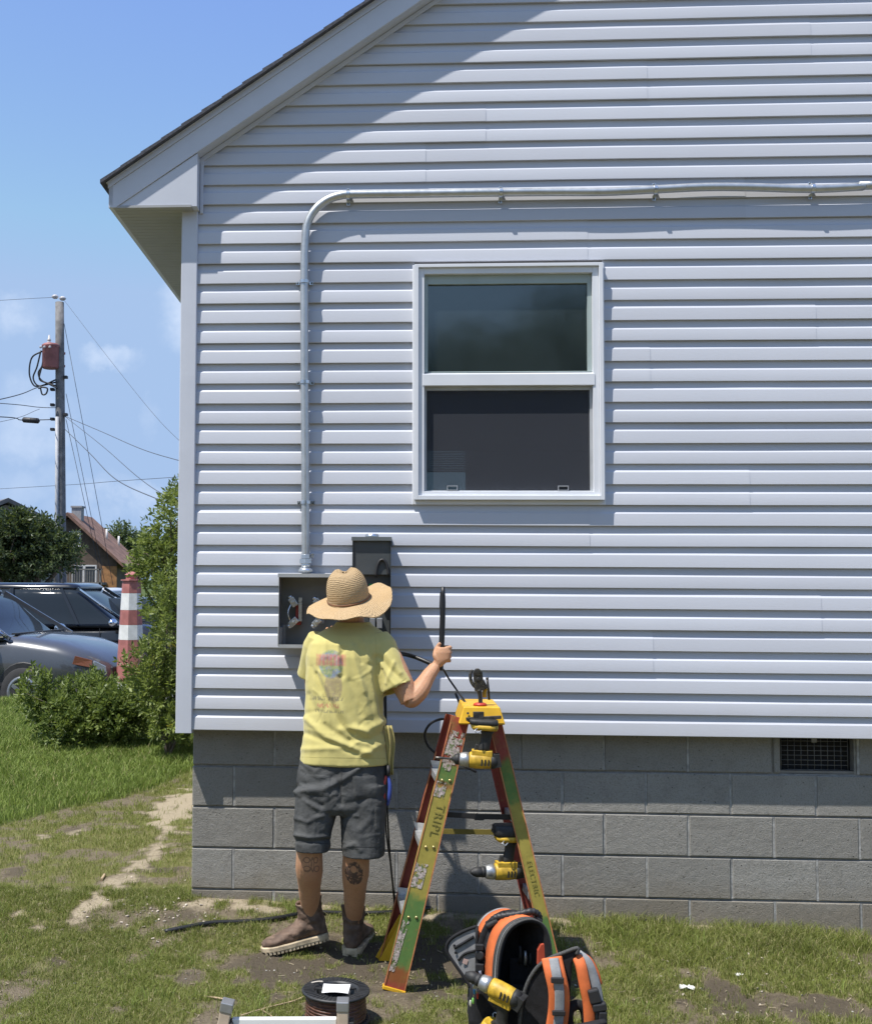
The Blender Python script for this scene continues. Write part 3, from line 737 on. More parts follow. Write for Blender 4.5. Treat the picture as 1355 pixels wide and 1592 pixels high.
def sprigs(blobs, n, leaf, seed, per=9, gap=.0, upb=.5, yellow=.02, nz=2.4):
    """leafy shoots spread through the crown volume; returns leaf arrays and shoot ends"""
    r2 = random.Random(seed); P, D, Ln, Wd, rn, dr = [], [], [], [], [], []; ends = []
    wts = [b[1][0]*b[1][1]*b[1][2] for b in blobs]
    tries = 0
    while len(ends) < n and tries < n*30:
        tries += 1
        c, r_ = r2.choices(blobs, wts)[0]
        d = Vector((r2.gauss(0, 1), r2.gauss(0, 1), r2.gauss(0, 1))).normalized(); k = r2.random()**.45
        p = Vector(c)+Vector((d.x*r_[0], d.y*r_[1], d.z*r_[2]))*k
        if noise.noise(p*nz/max(r_)*1.0+Vector((seed, 0, 0))) < gap-.35*k*0: continue
        ends.append(p); dirn = (d+Vector((0, 0, upb))+Vector((r2.gauss(0, .3), r2.gauss(0, .3), r2.gauss(0, .3)))).normalized()
        cl = min(1, max(0, .5+.9*noise.noise(p*2.6/max(r_)+Vector((0, seed, 0)))))
        yl = 1.0 if r2.random() < yellow else 0.0
        a, b, _ = basis(dirn)
        for j in range(per):
            f = j/per; an = j*2.4+r2.random()
            rad = a*math.cos(an)+b*math.sin(an)
            P.append(p+dirn*leaf*1.5*(f-.5)); D.append(dirn*(.35+.6*f)+rad*(1.0-.5*f)); l = leaf*r2.uniform(.7, 1.15)
            Ln.append(l); Wd.append(l*r2.uniform(.32, .5)); rn.append(min(1, max(0, cl*.7+.3*r2.random()))); dr.append(yl*r2.uniform(.3, 1))
    return P, D, Ln, Wd, np.array(rn), np.array(dr), ends
M_BARK = pmat('bark', (.13, .105, .08), .95, var=.3, scale=30, bump=.8, bscale=60)
def plant(name, label, cat, base, blobs, n, leaf, mat_, seed, per=9, gap=-.1, trunk=.05, upb=.5, yellow=.0, stems=5, part=('crown', 'trunk'), group=None):
    rt = root(name, base, label, cat, group=group)
    P, D, Ln, Wd, rn, dr, ends = sprigs(blobs, n, leaf, seed, per, gap, upb, yellow)
    V3, L, A = leaf_mesh(P, D, Ln, Wd, rn, dr, seed); V3 = V3-np.array(base)
    link(part[0], raw_mesh(part[0], V3, 3, L, mat_, A), rt)
    r2 = random.Random(seed+1); mb = MB(); b0 = Vector(base)
    fork = b0
    if stems == 1:
        top = sum((Vector(b[0]) for b in blobs), Vector())/len(blobs); fork = b0.lerp(top, .45)
        mb.tube(spline([b0-Vector((0, 0, .1)), b0.lerp(fork, .5)+Vector((trunk*.4, 0, 0)), fork], 4), [trunk*(1.25-.5*k/8) for k in range(9)], 8)
    for b in blobs:
        c = Vector(b[0]); m_ = fork.lerp(c, .5)+Vector((r2.gauss(0, .1), r2.gauss(0, .1), .05))*max(b[1])
        mb.tube(spline([fork, m_, c], 4), [trunk*.6*(1-.75*k/8) for k in range(9)], 6)
        for q_ in range(5):
            e = r2.choice(ends)
            if (e-c).length < max(b[1])*1.3: mb.tube([c.lerp(fork, .25), c.lerp(e, .5)+Vector((0, 0, .03)), e], [trunk*.22, trunk*.15, trunk*.06], 5)
    mb.build(part[1], M_BARK, rt)
    return rt
def B(px, py, Y, rx, ry, rz): return (tuple(at(px, py, Y)), (rx, ry, rz))
M_LEAF1 = leaf_mat('bayberry leaves', (.065, .10, .028), (.235, .295, .08))
M_LEAF2 = leaf_mat('bush leaves', (.075, .11, .03), (.30, .355, .09))
M_LEAF3 = leaf_mat('dark tree leaves', (.024, .042, .018), (.085, .115, .045), tr=.2)
M_LEAF4 = leaf_mat('far tree leaves', (.075, .105, .055), (.15, .19, .085), tr=.2)
Y1 = 5.2
b = gnd(130, 1163); b = Vector((at(125, 1150, Y1).x, Y1, zg(at(125, 1150, Y1).x, Y1)))
plant('low_bush', 'low spreading green bush on the lawn in front of the grey minivan', 'bush', b,
      [B(120, 1090, Y1, .42, .45, .25), B(70, 1085, Y1-.1, .27, .35, .25), B(170, 1105, Y1-.2, .38, .45, .28), B(110, 1120, Y1-.3, .34, .4, .26), B(200, 1105, Y1-.2, .36, .4, .35), B(150, 1060, Y1, .12, .25, .12), B(48, 1040, Y1, .07, .12, .12)], 1350, .062, M_LEAF1, 3, yellow=.004, part=('foliage', 'stems'), trunk=.022)
Y2 = 4.4
b = Vector((at(262, 1150, Y2).x, Y2, zg(at(262, 1150, Y2).x, Y2)))
plant('flowering_bush', 'tall light green bush with a few yellow blooms beside the house corner', 'bush', b,
      [B(255, 1070, Y2, .28, .35, .34), B(225, 1040, Y2, .22, .3, .25), B(262, 980, Y2+.1, .24, .3, .32), B(236, 1010, Y2, .14, .2, .16), B(300, 1080, Y2+.3, .4, .4, .5), B(265, 920, Y2+.2, .18, .22, .26), B(275, 1120, Y2-.1, .3, .3, .2)], 1050, .055, M_LEAF2, 9, yellow=.03, part=('foliage', 'stems'), trunk=.022, gap=-.15)
Y3 = 6.6
b = Vector((at(285, 1100, Y3).x, Y3, zg(at(285, 1100, Y3).x, Y3)))
plant('young_tree', 'young bushy tree rising behind the house corner post', 'tree', b,
      [B(265, 800, Y3, .26, .35, .26), B(278, 770, Y3, .14, .2, .16), B(250, 845, Y3, .30, .4, .2), B(270, 870, Y3+.2, .42, .5, .28), B(235, 880, Y3-.1, .28, .35, .16), B(215, 895, Y3-.1, .16, .2, .09), B(320, 800, Y3+.5, .5, .5, .5), B(262, 930, Y3, .3, .4, .3), B(300, 960, Y3+.3, .5, .4, .4)], 950, .07, M_LEAF2, 15, part=('crown', 'trunk'), trunk=.05, gap=-.08, stems=1)
Y4 = 22.0
b = Vector((at(40, 900, Y4).x, Y4, zl))
plant('dark_tree', 'dense dark round tree standing behind the black van', 'tree', b,
      [B(15, 850, Y4, 1.0, 1.1, .8), B(55, 825, Y4, .7, .9, .5), B(30, 815, Y4, .6, .9, .45), B(90, 850, Y4, .55, .8, .55), B(65, 870, Y4, .8, .9, .5), B(112, 862, Y4, .3, .5, .4), B(-40, 850, Y4, 1.2, 1.2, .9), B(20, 885, Y4, .9, .9, .35)], 2600, .14, M_LEAF3, 21, per=8, gap=-.2, stems=1, trunk=.16)
Y5 = 85.0
for k, (px, py, rx, rz, sd_, lb) in enumerate(((188, 836, 1.3, 1.3, 31, 'hazy far round tree right of the brown house roof'), (215, 850, 1.7, 1.2, 33, 'hazy far tree behind the leafy young tree top'), (150, 872, 1.6, .9, 35, 'low far tree behind the ridge of the brown house'), (-60, 860, 3.5, 2.5, 37, 'broad far tree beyond the left end of the parking lot'))):
    p = at(px, py, Y5+4*k)
    plant('far_tree', lb, 'tree', (p.x, p.y, zl), [(tuple(p), (rx, rx, rz)), (tuple(p+Vector((rx*.7, 0, -rz*.4))), (rx*.8, rx*.8, rz*.8)), (tuple(p+Vector((-rx*.7, 0, -rz*.5))), (rx*.8, rx*.8, rz*.7)), (tuple(p+Vector((0, 0, -rz*1.2))), (rx*1.3, rx, rz))], 700, .34, M_LEAF4, sd_, per=6, gap=-.25, stems=1, trunk=.2, group='far trees beyond the parking lot')
# trees standing behind the photographer (seen only as a reflection in the panes)
for k, (x, y, r_, h_) in enumerate(((-7.5, -24, 3.2, 9.5), (-2.2, -22, 2.6, 9.0), (2.4, -21, 2.0, 8.0), (5.2, -22, 2.5, 9.3), (9.5, -23, 3.2, 9.6))):
    plant('yard_tree', 'tree across the yard mirrored dimly in the window panes', 'tree', (x, y, -.1), [((x, y, h_*.40), (r_, 1.8, h_*.28)), ((x+.5, y, h_*.74), (r_*.8, 1.5, h_*.22)), ((x-.7, y, h_*.60), (r_*.9, 1.4, h_*.22)), ((x-1.0, y, 1.3), (r_, 1.3, 1.5))], 3400, .24, M_LEAF3, 51+k, per=6, gap=-.6, stems=1, trunk=.2, group='trees across the yard reflected in the window')

# ================================================================== BACKGROUND THINGS
def paint(name, col, rough=.28, metal=.5): return pmat(name, col, rough, metal, var=.03, scale=2, coat=1.0)
M_CARGLASS = pmat('car glass', (.018, .024, .032), .05, var=.02, spec=.35)
M_TYRE = pmat('tyre rubber', (.025, .025, .027), .85, var=.2)
M_RIM = pmat('alloy rim', (.35, .36, .37), .3, .8, var=.05)
M_CHROME = pmat('chrome', (.75, .77, .80), .10, 1.0, var=.02)
M_BLKP = pmat('black plastic', (.022, .022, .024), .55, var=.15)
M_AMBER = pmat('amber lens', (.26, .10, .06), .2, var=.05, coat=1.0)
M_LENS = pmat('clear lens', (.46, .50, .53), .12, .3, var=.05, coat=1.0)
def rrect(x0, x1, hw, z, n=5, r=.16):
    pts = []
    for cx_, cy_, a0 in ((x1-r, hw-r, 0), (x0+r, hw-r, 90), (x0+r, -hw+r, 180), (x1-r, -hw+r, 270)):
        for k in range(n): a = R(a0+90*k/(n-1)); pts.append(Vector((cx_+r*math.cos(a), cy_+r*math.sin(a), z)))
    return pts
def vehicle(name, label, cat, pm, loc, rotz, chrome=True, hood=1.0, top=1.76, wb=1.45, group=None):
    rt = root(name, (0, 0, 0), label, cat, group=group)
    st = [(-2.56, .30, .55, .70), (-2.50, .28, .92, .86), (-2.30, .26, 1.02, .94), (-1.0, .24, 1.04, .97), (.8, .24, 1.06, .97), (wb-.05, .24, 1.10*hood, .96), (wb+.2, .25, 1.075*hood, .95), (1.92, .26, 1.01*hood, .93), (2.15, .27, .93*hood, .88), (2.36, .29, .85*hood, .78), (2.50, .33, .74*hood, .64), (2.56, .42, .62*hood, .52)]
    mb = MB(); rings = []
    for x, zl_, zt_, w in st:
        h = zt_-zl_
        half = [(w*.55, zl_), (w*.90, zl_+.03), (w*.99, zl_+h*.28), (w*1.0, zl_+h*.58), (w*.975, zl_+h*.82), (w*.90, zl_+h*.95), (w*.62, zt_+.005), (w*.25, zt_+.02)]
        rings.append([Vector((x, y, z)) for y, z in half]+[Vector((x, -y, z)) for y, z in half[::-1]])
    mb.loft(rings, 0, True, True); mb.build('body', pm, rt, local=True)
    mb = MB(); zs_ = [1.03, 1.10, 1.30, 1.52, top-.10]
    mb.loft([rrect(-2.48+.10*k, wb+.02-.27*k, .915-.045*k, z) for k, z in enumerate(zs_)], 0, True, True); mb.build('windows', M_CARGLASS, rt, local=True)
    mb = MB(); mb.loft([rrect(-2.10, wb-1.03, .74, top-.115), rrect(-2.08, wb-1.02, .74, top-.075), rrect(-2.0, wb-1.1, .69, top-.02), rrect(-1.8, wb-1.3, .55, top)], 0, True, True); mb.build('roof', pm, rt, local=True)
    for s in (-1, 1):
        for xa, xb in ((wb, wb-1.04), (.50, .12), (-.72, -.78), (-2.42, -2.06)):
            mb = MB(); mb.bar((xa, s*.905, 1.06), (xb, s*.745, top-.10), .055, .03, (0, s, 0)); mb.build('pillar', pm, rt, local=True)
        mb = MB(); mb.bar((-2.4, s*.945, 1.045), (wb-.08, s*.935, 1.085), .03, .018, (0, 0, 1)); mb.bar((wb-.04, s*.925, 1.09), (wb-.98, s*.77, top-.115), .02, .02, (0, s, 0))
        mb.build('window_trim', M_CHROME if chrome else M_BLKP, rt, local=True)
        mb = MB()
        for x in (.92, -.42): mb.bar((x, s*.972, .38), (x-.02, s*.955, 1.02), .008, .012, (0, s, 0))
        mb.bar((-1.6, s*.976, .44), (1.2, s*.976, .44), .012, .02, (0, 0, 1)); mb.build('door_seam', M_BLKP, rt, local=True)
        for x in (-.22, -.62):
            mb = MB(); mb.box((x, s*.985, .86), (.2, .03, .03)); mb.build('door_handle', M_CHROME if chrome else pm, rt, local=True, bevel=.008)
        mb = MB(); mb.ball((wb-.28, s*1.07, 1.12), (.085, .12, .075), 10); mb.box((wb-.27, s*.98, 1.08), (.06, .12, .05)); mb.build('wing_mirror', M_CHROME if chrome else pm, rt, local=True)
        mb = MB()
        hp = [Vector((x, s*y, z*hood)) for x, y, z in ((2.17, .870, .74), (2.20, .855, .85), (2.40, .745, .79), (2.40, .760, .69))]
        mb.prism(hp, (.0, s*.006, .0)); mb.build('turn_light', M_AMBER, rt, local=True, bevel=.008)
        mb = MB(); hp = [Vector((x, s*y, z*hood)) for x, y, z in ((2.41, .752, .68), (2.41, .738, .785), (2.525, .600, .70), (2.535, .600, .62))]
        mb.prism(hp, (.016, s*.016, .0)); mb.build('headlight', M_LENS, rt, local=True, bevel=.008)
        for x in (1.50, -1.45):
            mb = MB(); mb.lathe([(.395, 0), (.40, .02), (.385, .028)], (x, s*.935, .36), (0, s, 0), 24); mb.build('wheel_arch', M_BLKP, rt, local=True)
            mb = MB(); mb.lathe([(.20, .0), (.33, .0), (.345, .05), (.345, .18), (.32, .215), (.22, .22)], (x, s*.77, .345), (0, s, 0), 28); wo = mb.build('wheel', M_TYRE, rt, local=True)
            mb = MB(); mb.lathe([(.225, .0), (.225, .03), (.19, .035), (.17, .02)], (x, s*.965, .345), (0, s, 0), 24)
            for q_ in range(5):
                a = 2*math.pi*q_/5; mb.bar((x, s*.99, .345), (x+.2*math.cos(a), s*.985, .345+.2*math.sin(a)), .05, .02, (0, s, 0))
            mb.build('rim', M_RIM, wo, local=True)
    mb = MB(); mb.box((2.535, 0, .62*hood), (.06, .9, .13)); mb.box((2.50, 0, .38), (.12, 1.2, .12)); mb.build('grille', M_BLKP, rt, local=True, bevel=.02)
    mb = MB(); mb.bar((wb-.06, -.7, 1.115*hood), (wb-.06, .7, 1.115*hood), .07, .02, (0, 0, 1)); mb.build('wiper_cowl', M_BLKP, rt, local=True)
    rt.location = loc; rt.rotation_euler = (0, 0, rotz)
    return rt
def park(px_nose, Y, rotz):      # put the nose of a vehicle at a picture column and depth
    p = at(px_nose, 960, Y); d = Vector((math.cos(rotz), math.sin(rotz), 0)); q_ = Vector((p.x, Y, zl+.02))-d*2.5; return q_
ra_ = R(-11)
vehicle('minivan', 'dark grey minivan with its nose behind the low bush, nearest of the parked vehicles', 'minivan', paint('dark grey paint', (.085, .090, .102), .32, .35), park(192, 10.1, ra_), ra_, wb=1.26)
rb_ = R(-4)
vehicle('van', 'shiny black van with chrome window line parked behind the grey minivan', 'van', paint('black paint', (.010, .010, .012), .14, .1), park(316, 14.6, rb_), rb_, top=1.80)
rc_ = R(-12)
vehicle('car', 'blue car half hidden by leaves right of the red and white tower', 'car', paint('blue paint', (.035, .11, .19), .3, .4), park(395, 15.2, rc_), rc_, chrome=False, top=1.52)
vehicle('car', 'white car whose roof shows between the black van and the brown house', 'car', paint('white paint', (.72, .73, .74), .3, .0), park(318, 21.0, R(-6)), R(-6), chrome=False, top=1.66)

# red and white banded octagonal tower
Yt = 9.75; pt_, pb_ = at(207, 903, Yt), at(200, 1010, Yt)
tw = root('lighthouse', (at(204, 960, Yt).x, Yt, zg(at(204, 960, Yt).x, 9.0)), 'tapered eight sided lawn lighthouse in red and white bands beside the cars', 'lighthouse')
M_LR = pmat('faded red paint', (.40, .15, .135), .55, var=.15, scale=12); M_LW = pmat('white painted wood', (.74, .74, .73), .55, var=.08, scale=10)
hs = [at(200, py, Yt).z for py in (1062, 996, 959, 948 if False else 947, 922, 900, 890)]
hs = [at(200, py, Yt).z for py in (1100, 1060, 994, 971, 948, 922, 903)]
def tr_(z): f = (z-hs[0])/(hs[-1]-hs[0]); return .215-.085*f
for k in range(len(hs)-1):
    mb = MB(); mb.lathe([(tr_(hs[k]), hs[k]), (tr_(hs[k+1]), hs[k+1]-.002)], (tw.location.x, Yt, 0), (0, 0, 1), 8, smooth=False); mb.build('band', M_LR if k % 2 == (len(hs)-2) % 2 else M_LW, tw)
mb = MB(); mb.lathe([(.15, hs[-1]), (.15, hs[-1]+.02), (.08, hs[-1]+.022), (.08, hs[-1]+.08), (.10, hs[-1]+.083), (.02, hs[-1]+.13)], (tw.location.x, Yt, 0), (0, 0, 1), 8, smooth=False); mb.build('lantern', M_LR, tw)

# houses far behind
def gable_house(name, label, px, py, Z, half, eave_dz, length, wallm, roofm, rotz=0.0):
    Y = Z+CAM.y; p = at(px, py, Y); rt = root(name, (p.x, Y, zl), label, 'house', (0, 0, rotz)); h = p.z-zl; e = h-eave_dz
    mb = MB(); mb.prism([Vector((-half, 0, 0)), Vector((half, 0, 0)), Vector((half, 0, e)), Vector((0, 0, h-.08)), Vector((-half, 0, e))], (0, length, 0)); mb.build('wall', wallm, rt, local=True)
    sl_ = eave_dz/half
    for s in (-1, 1):
        mb = MB(); xo = s*(half+.45); zo = e-.45*sl_
        mb.prism([Vector((0, -.45, h+.02)), Vector((xo, -.45, zo+.02)), Vector((xo, -.45, zo+.20)), Vector((0, -.45, h+.22))], (0, length+.9, 0)); mb.build('roof', roofm, rt, local=True)
    return rt, h, e
M_BRN = pmat('brown shingle wall', (.115, .085, .065), .9, var=.25, scale=3); M_RRF = pmat('red brown roof', (.20, .115, .085), .9, var=.3, scale=2.5)
M_GRF = pmat('grey roof', (.13, .13, .135), .9, var=.25, scale=2.5); M_HWIN = pmat('white window trim', (.66, .66, .66), .5)
M_PANE = pmat('dark house pane', (.05, .06, .07), .1, spec=1.0); M_ORW = pmat('orange cedar', (.34, .17, .07), .8, var=.25, scale=4)
hb, hh, he = gable_house('house', 'brown shingled gable house with a red brown roof behind the utility pole', 108, 803, 62, 2.75, 2.45, 4.5, M_BRN, M_RRF)
for x, z, w, h in ((.35, hh-1.25, .5, .7), (.55, he-.95, .55, 1.25), (1.25, he-.95, .55, 1.25), (-.6, he-.95, .55, 1.25)):
    mb = MB(); frame_rect(mb, x-w/2-.08, x+w/2+.08, z-h/2-.08, z+h/2+.08, .08, .08, .08, .08, -.05, -.002); wo = mb.build('window', M_HWIN, hb, local=True)
    mb = MB(); mb.bb((x-w/2, -.03, z-h/2), (x+w/2, -.004, z+h/2)); mb.build('pane', M_PANE, wo, local=True)
mb = MB(); mb.bb((1.9, -.04, 0), (2.74, -.003, he-.3)); mb.build('cedar_panel', M_ORW, hb, local=True)
mb = MB(); mb.bb((-2.6, -1.1, 1.55), (2.2, -.06, 1.68)); mb.bb((-2.6, -1.1, 2.35), (2.2, -1.03, 2.42))
for k in range(34): mb.bb((-2.58+.14*k, -1.08, 1.68), (-2.54+.14*k, -1.05, 2.35))
for k in (0, 16, 33): mb.bb((-2.6+.14*k, -1.1, 0), (-2.5+.14*k, -1.0, 2.42))
mb.build('balcony', pmat('weathered deck', (.20, .19, .18), .9), hb, local=True)
mb = MB(); mb.bb((-.1, .8, hh-.3), (.45, 1.4, hh+.55)); mb.bb((-.15, .75, hh+.55), (.5, 1.45, hh+.65)); mb.build('chimney', pmat('grey chimney', (.30, .30, .31), .9), hb, local=True)
for y, x in ((2.5, 1.5), (3.8, 1.9)):
    mb = MB(); mb.tube([(x, y, hh-x*2.45/2.75), (x, y, hh-x*2.45/2.75+.75)], .06, 8); mb.build('vent_pipe', M_HWIN, hb, local=True)
hg, _, he2 = gable_house('house', 'grey roofed gable house mostly hidden behind the dark round tree', 10, 782, 52, 2.3, 1.05, 9.0, pmat('grey house wall', (.26, .25, .24), .9, var=.1), M_GRF, .55)
mb = MB(); frame_rect(mb, -.5, .5, he2-1.6, he2-.3, .08, .08, .08, .08, -.05, -.002); wo = mb.build('window', M_HWIN, hg, local=True)
mb = MB(); mb.bb((-.42, -.03, he2-1.52), (.42, -.004, he2-.38)); mb.build('pane', M_PANE, wo, local=True)

# utility pole
Yp = 24.4
def P3(px, py, Y=Yp): return at(px, py, Y)
pole = root('utility_pole', (P3(97, 960).x, Yp, zl), 'tall weathered wooden utility pole with a rust red transformer and cables', 'utility pole')
M_POLE = pmat('weathered pole wood', (.185, .180, .178), .95, var=.25, scale=6, bump=.5, bscale=30)
mb = MB(); tp = P3(93, 470); bt = Vector((P3(97, 960).x, Yp, zl-.1)); mb.tube([bt.lerp(tp, k/8) for k in range(9)], [.150-.035*k/8 for k in range(9)], 14); mb.build('pole', M_POLE, pole)
M_TRF = pmat('rust red enamel', (.30, .12, .115), .6, var=.2, scale=5); M_PORC = pmat('grey porcelain', (.55, .53, .53), .3); M_CAB = pmat('black cable', (.014, .014, .016), .5, var=.1)
mb = MB(); c = P3(79, 556, Yp-.15); mb.lathe([(.20, -.30), (.225, -.27), (.225, .28), (.24, .30), (.24, .34), (.18, .38), (.05, .40)], c, (0, 0, 1), 18)
for z in (.15, -.2): mb.bar(c+Vector((.1, .05, z)), c+Vector((.34, .2, z)), .06, .06)
tro = mb.build('transformer', M_TRF, pole)
mb = MB(); mb.lathe([(.03, .38), (.055, .40), (.055, .43), (.03, .45), (.055, .47), (.05, .50), (.03, .52), (.02, .62)], c+Vector((-.05, 0, 0)), (0, 0, 1), 10)
for dx in (-.2, -.1, .05): mb.lathe([(.03, 0), (.04, .03), (.02, .08)], c+Vector((dx, -.22, .24)), (0, -1, 0), 8)
mb.build('bushing', M_PORC, tro)
mb = MB(); c = P3(91, 464, Yp); mb.lathe([(.06, -.05), (.10, .0), (.05, .05)], c+Vector((-.09, 0, .05)), (0, 0, 1), 10); mb.lathe([(.06, -.05), (.10, .0), (.05, .05)], c+Vector((.12, 0, 0)), (0, 0, 1), 10); mb.build('insulator', M_PORC, pole)
mb = MB()
for py in (587, 606, 630, 645, 652, 668): mb.box(P3(98 if py % 2 else 88, py)+Vector((.09 if py % 2 else -.09, -.05, 0)), (.10, .14, .07))
mb.build('bracket', M_BLKP, pole)
mb = MB(); mb.tube([P3(89, 648, Yp-.13), P3(88.5, 800, Yp-.14), P3(90, 940, Yp-.15)], .05, 8); mb.build('riser_pipe', pmat('grey riser', (.38, .39, .41), .6), pole)
mb = MB()
for k, pts in enumerate(([(66, 546), (50, 556), (46, 580), (52, 598), (62, 600), (88, 594)], [(64, 545), (58, 570), (52, 588), (62, 600), (88, 590)], [(68, 548), (66, 568), (60, 580), (66, 592), (88, 600)], [(72, 550), (64, 575), (62, 590), (74, 596), (90, 604)], [(63, 602), (66, 613), (72, 612), (74, 604), (66, 602), (60, 604)])):
    mb.tube(spline([P3(px, py, Yp-.18-.03*k) for px, py in pts], 6), .022, 6)
mb.build('drip_loops', M_CAB, pole)
M_WIRE2 = pmat('haze tinted cable', (.06, .065, .075), .7)  # grey lightened to mimic distance haze on the wires
def wire(label, pts, r, cat='wire'):
    mb = MB(); mb.tube(spline([at(px, py, Y) for px, py, Y in pts], 10), r*.62, 5); tag(mb.build('overhead_wire', M_WIRE2), label, cat, 'utility wires')
wire('topmost thin wire leaving the pole top to the left', [(-300, 486, 30), (0, 467, 26), (88, 462, Yp)], .010)
wire('thick service cable sagging left from the transformer loops', [(-260, 670, 18), (0, 621, 21), (60, 602, Yp-.2)], .020)
wire('upper telephone wire running left from mid pole', [(-260, 612, 18), (0, 627, 22), (60, 633, Yp), (90, 634, Yp)], .016)
wire('telephone wire with the dark splice case running left', [(-260, 642, 18), (0, 648, 22), (35, 653, Yp-.4), (90, 652, Yp)], .022)
wire('faint slack wire below the splice case going left', [(-260, 700, 20), (0, 656, 23), (62, 636, Yp)], .010)
mb = MB(); a, b = at(35, 652.5, Yp-.42), at(62, 654.5, Yp-.4); mb.tube([a, a.lerp(b, .08), a.lerp(b, .92), b], [.03, .075, .075, .03], 10); tag(mb.build('splice_case', M_BLKP), 'black splice case hanging on the telephone wire left of the pole', 'splice case')
wire('upper right wire dropping gently behind the house', [(101, 647, Yp), (160, 672, 22), (225, 700, 19), (300, 722, 17)], .013)
wire('second right wire reaching the young tree top', [(102, 648, Yp), (160, 694, 19), (215, 742, 14), (262, 773, 11), (330, 800, 8)], .010)
wire('heavy right wire reaching the young tree', [(102, 668, Yp), (140, 705, 20), (180, 745, 16), (245, 776, 12), (330, 806, 8)], .014)
wire('thin wire crossing low behind the pole', [(-200, 772, 40), (0, 760, 40), (120, 753, 36), (182, 748, 32), (330, 738, 28)], .014)
wire('faint wire from pole top down to the right', [(101, 468, Yp), (160, 545, 22), (240, 645, 18), (300, 705, 15)], .007)
for lb, p0, p1 in (('long guy wire from the upper pole', (100, 503), (176, 850)), ('guy wire starting below the transformer', (103, 612), (164, 850)), ('guy wire starting at the telephone bracket', (103, 652), (160, 850))):
    mb = MB(); mb.tube([P3(p0[0], p0[1]), P3(p1[0], p1[1]+60, Yp+.5)], .008, 5); tag(mb.build('guy_wire', M_WIRE2), lb+' anchored behind the cars', 'wire', 'utility wires')

# ================================================================== ELECTRICAL GEAR ON THE WALL
def galv_mat():
    m, t = newmat('galvanised conduit'); co = t.obj(); f = t.noise(co, 30.0, 5.0)
    base = t.mix(f, (.44, .46, .47), (.60, .62, .63)); base = t.mix(t.m('MULTIPLY', t.ramp(t.noise(co, 11.0, 5.0, .7), .55, .7), .4), base, (.36, .37, .38))
    t.out(t.bsdf(Base_Color=base, Metallic=.75, Roughness=t.m('ADD', t.m('MULTIPLY', f, .2), .30), Normal=t.bump(t.noise(co, 50.0, 3.0), .08, .003))); return m
M_GALV = galv_mat()
M_ZINC = pmat('bright zinc', (.62, .66, .70), .25, .85, var=.1, scale=30)
YC = -.050                           # conduit centre line, just off the siding
cond = root('conduit', tuple(at(474, 880, YC)), 'galvanised steel conduit rising from the open box, bending over and running along the wall', 'conduit')
bend = [(475.5, 893), (475.3, 870), (474.8, 780), (474.3, 690), (473.5, 594), (473.2, 520), (473, 438), (473.5, 395), (475, 366)]
arc = []
c0, c1 = Vector((475, 366)), Vector((541, 303))
for k in range(1, 9):
    a = math.pi/2*k/9; arc.append((475+66*(1-math.cos(a)), 366-63*math.sin(a)))
run = [(541, 302.5), (610, 301.5), (690, 300.5), (778, 299.2), (860, 298.4), (940, 298.2), (1018, 294.5), (1090, 291), (1160, 291), (1262, 293.5), (1340, 290), (1420, 287)]
end = at(1420, 287, YC)
pts = [at(px, py, YC) for px, py in bend+arc+run]+[Vector((end.x+2.5, YC, end.z)), Vector((HX-.3, YC, end.z))]
mb = MB(); mb.tube(spline(pts, 5), .0205, 16); mb.build('pipe', M_GALV, cond)
mb = MB()
for px, py in ((541, 303), ):
    pass
p = at(474.8, 780, YC)
def strap(px, py, vert):
    p = at(px, py, YC); mb = MB(); w = .008
    d = Vector((1, 0, 0)) if vert else Vector((0, 0, 1)); ax = Vector((0, 0, 1)) if vert else Vector((1, 0, 0))
    n = 10; ro, ri = .0245, .0212; arcp = []
    for k in range(n+1):
        a = math.pi*k/n; arcp.append((math.cos(a), math.sin(a)))
    for k in range(n):
        (c_, s_), (c2, s2) = arcp[k], arcp[k+1]
        vs = []
        for e in (-w, w):
            for (cc, ss) in ((c_, s_), (c2, s2)):
                for rr in (ri, ro): vs.append(p+d*cc*rr+Vector((0, -1, 0))*ss*rr+ax*e)
        mb.add(vs, [(0, 1, 3, 2), (4, 6, 7, 5), (1, 5, 7, 3), (0, 2, 6, 4), (0, 4, 5, 1), (2, 3, 7, 6)])
    for s in (-1, 1):
        a, b = p+d*s*.0225+Vector((0, .0, 0)), p+d*s*.043; a.y = b.y = -.0195
        mb.bar(a, b, w*2, .003, (0, -1, 0)); mb.bar(p+d*s*.0228, Vector((p.x, -.019, p.z))+d*s*.0228, .003 if False else w*2, .003, d)
    so_ = mb.build('strap', M_ZINC, cond)
    for s in (-1, 1):
        c = p+d*s*.036; c.y = -.0212; mb = MB(); mb.lathe([(.005, 0), (.005, .003), (.003, .004)], c, (0, -1, 0), 10); mb.build('screw', pmat('screw head', (.16, .17, .18), .4, .7), so_)
for q_ in ((473, 438, 1), (473.8, 594, 1), (475, 781, 1), (541, 303, 0), (778, 299.5, 0), (1018, 295, 0), (1262, 293, 0)): strap(*q_)
mb = MB(); p = at(475.3, 872, YC)
mb.lathe([(.027, .012), (.027, .030), (.023, .032)], p, (0, 0, 1), 8, smooth=False); mb.lathe([(.033, -.012), (.033, .010)], p, (0, 0, 1), 6, smooth=False); mb.lathe([(.024, -.030), (.024, -.012)], p, (0, 0, 1), 16)
mb.lathe([(.037, -.052), (.036, -.044), (.026, -.032)], p, (0, 0, 1), 20)
mb.box(p+Vector((.034, -.01, .026)), (.012, .016, .02)); mb.build('connector', M_ZINC, cond)

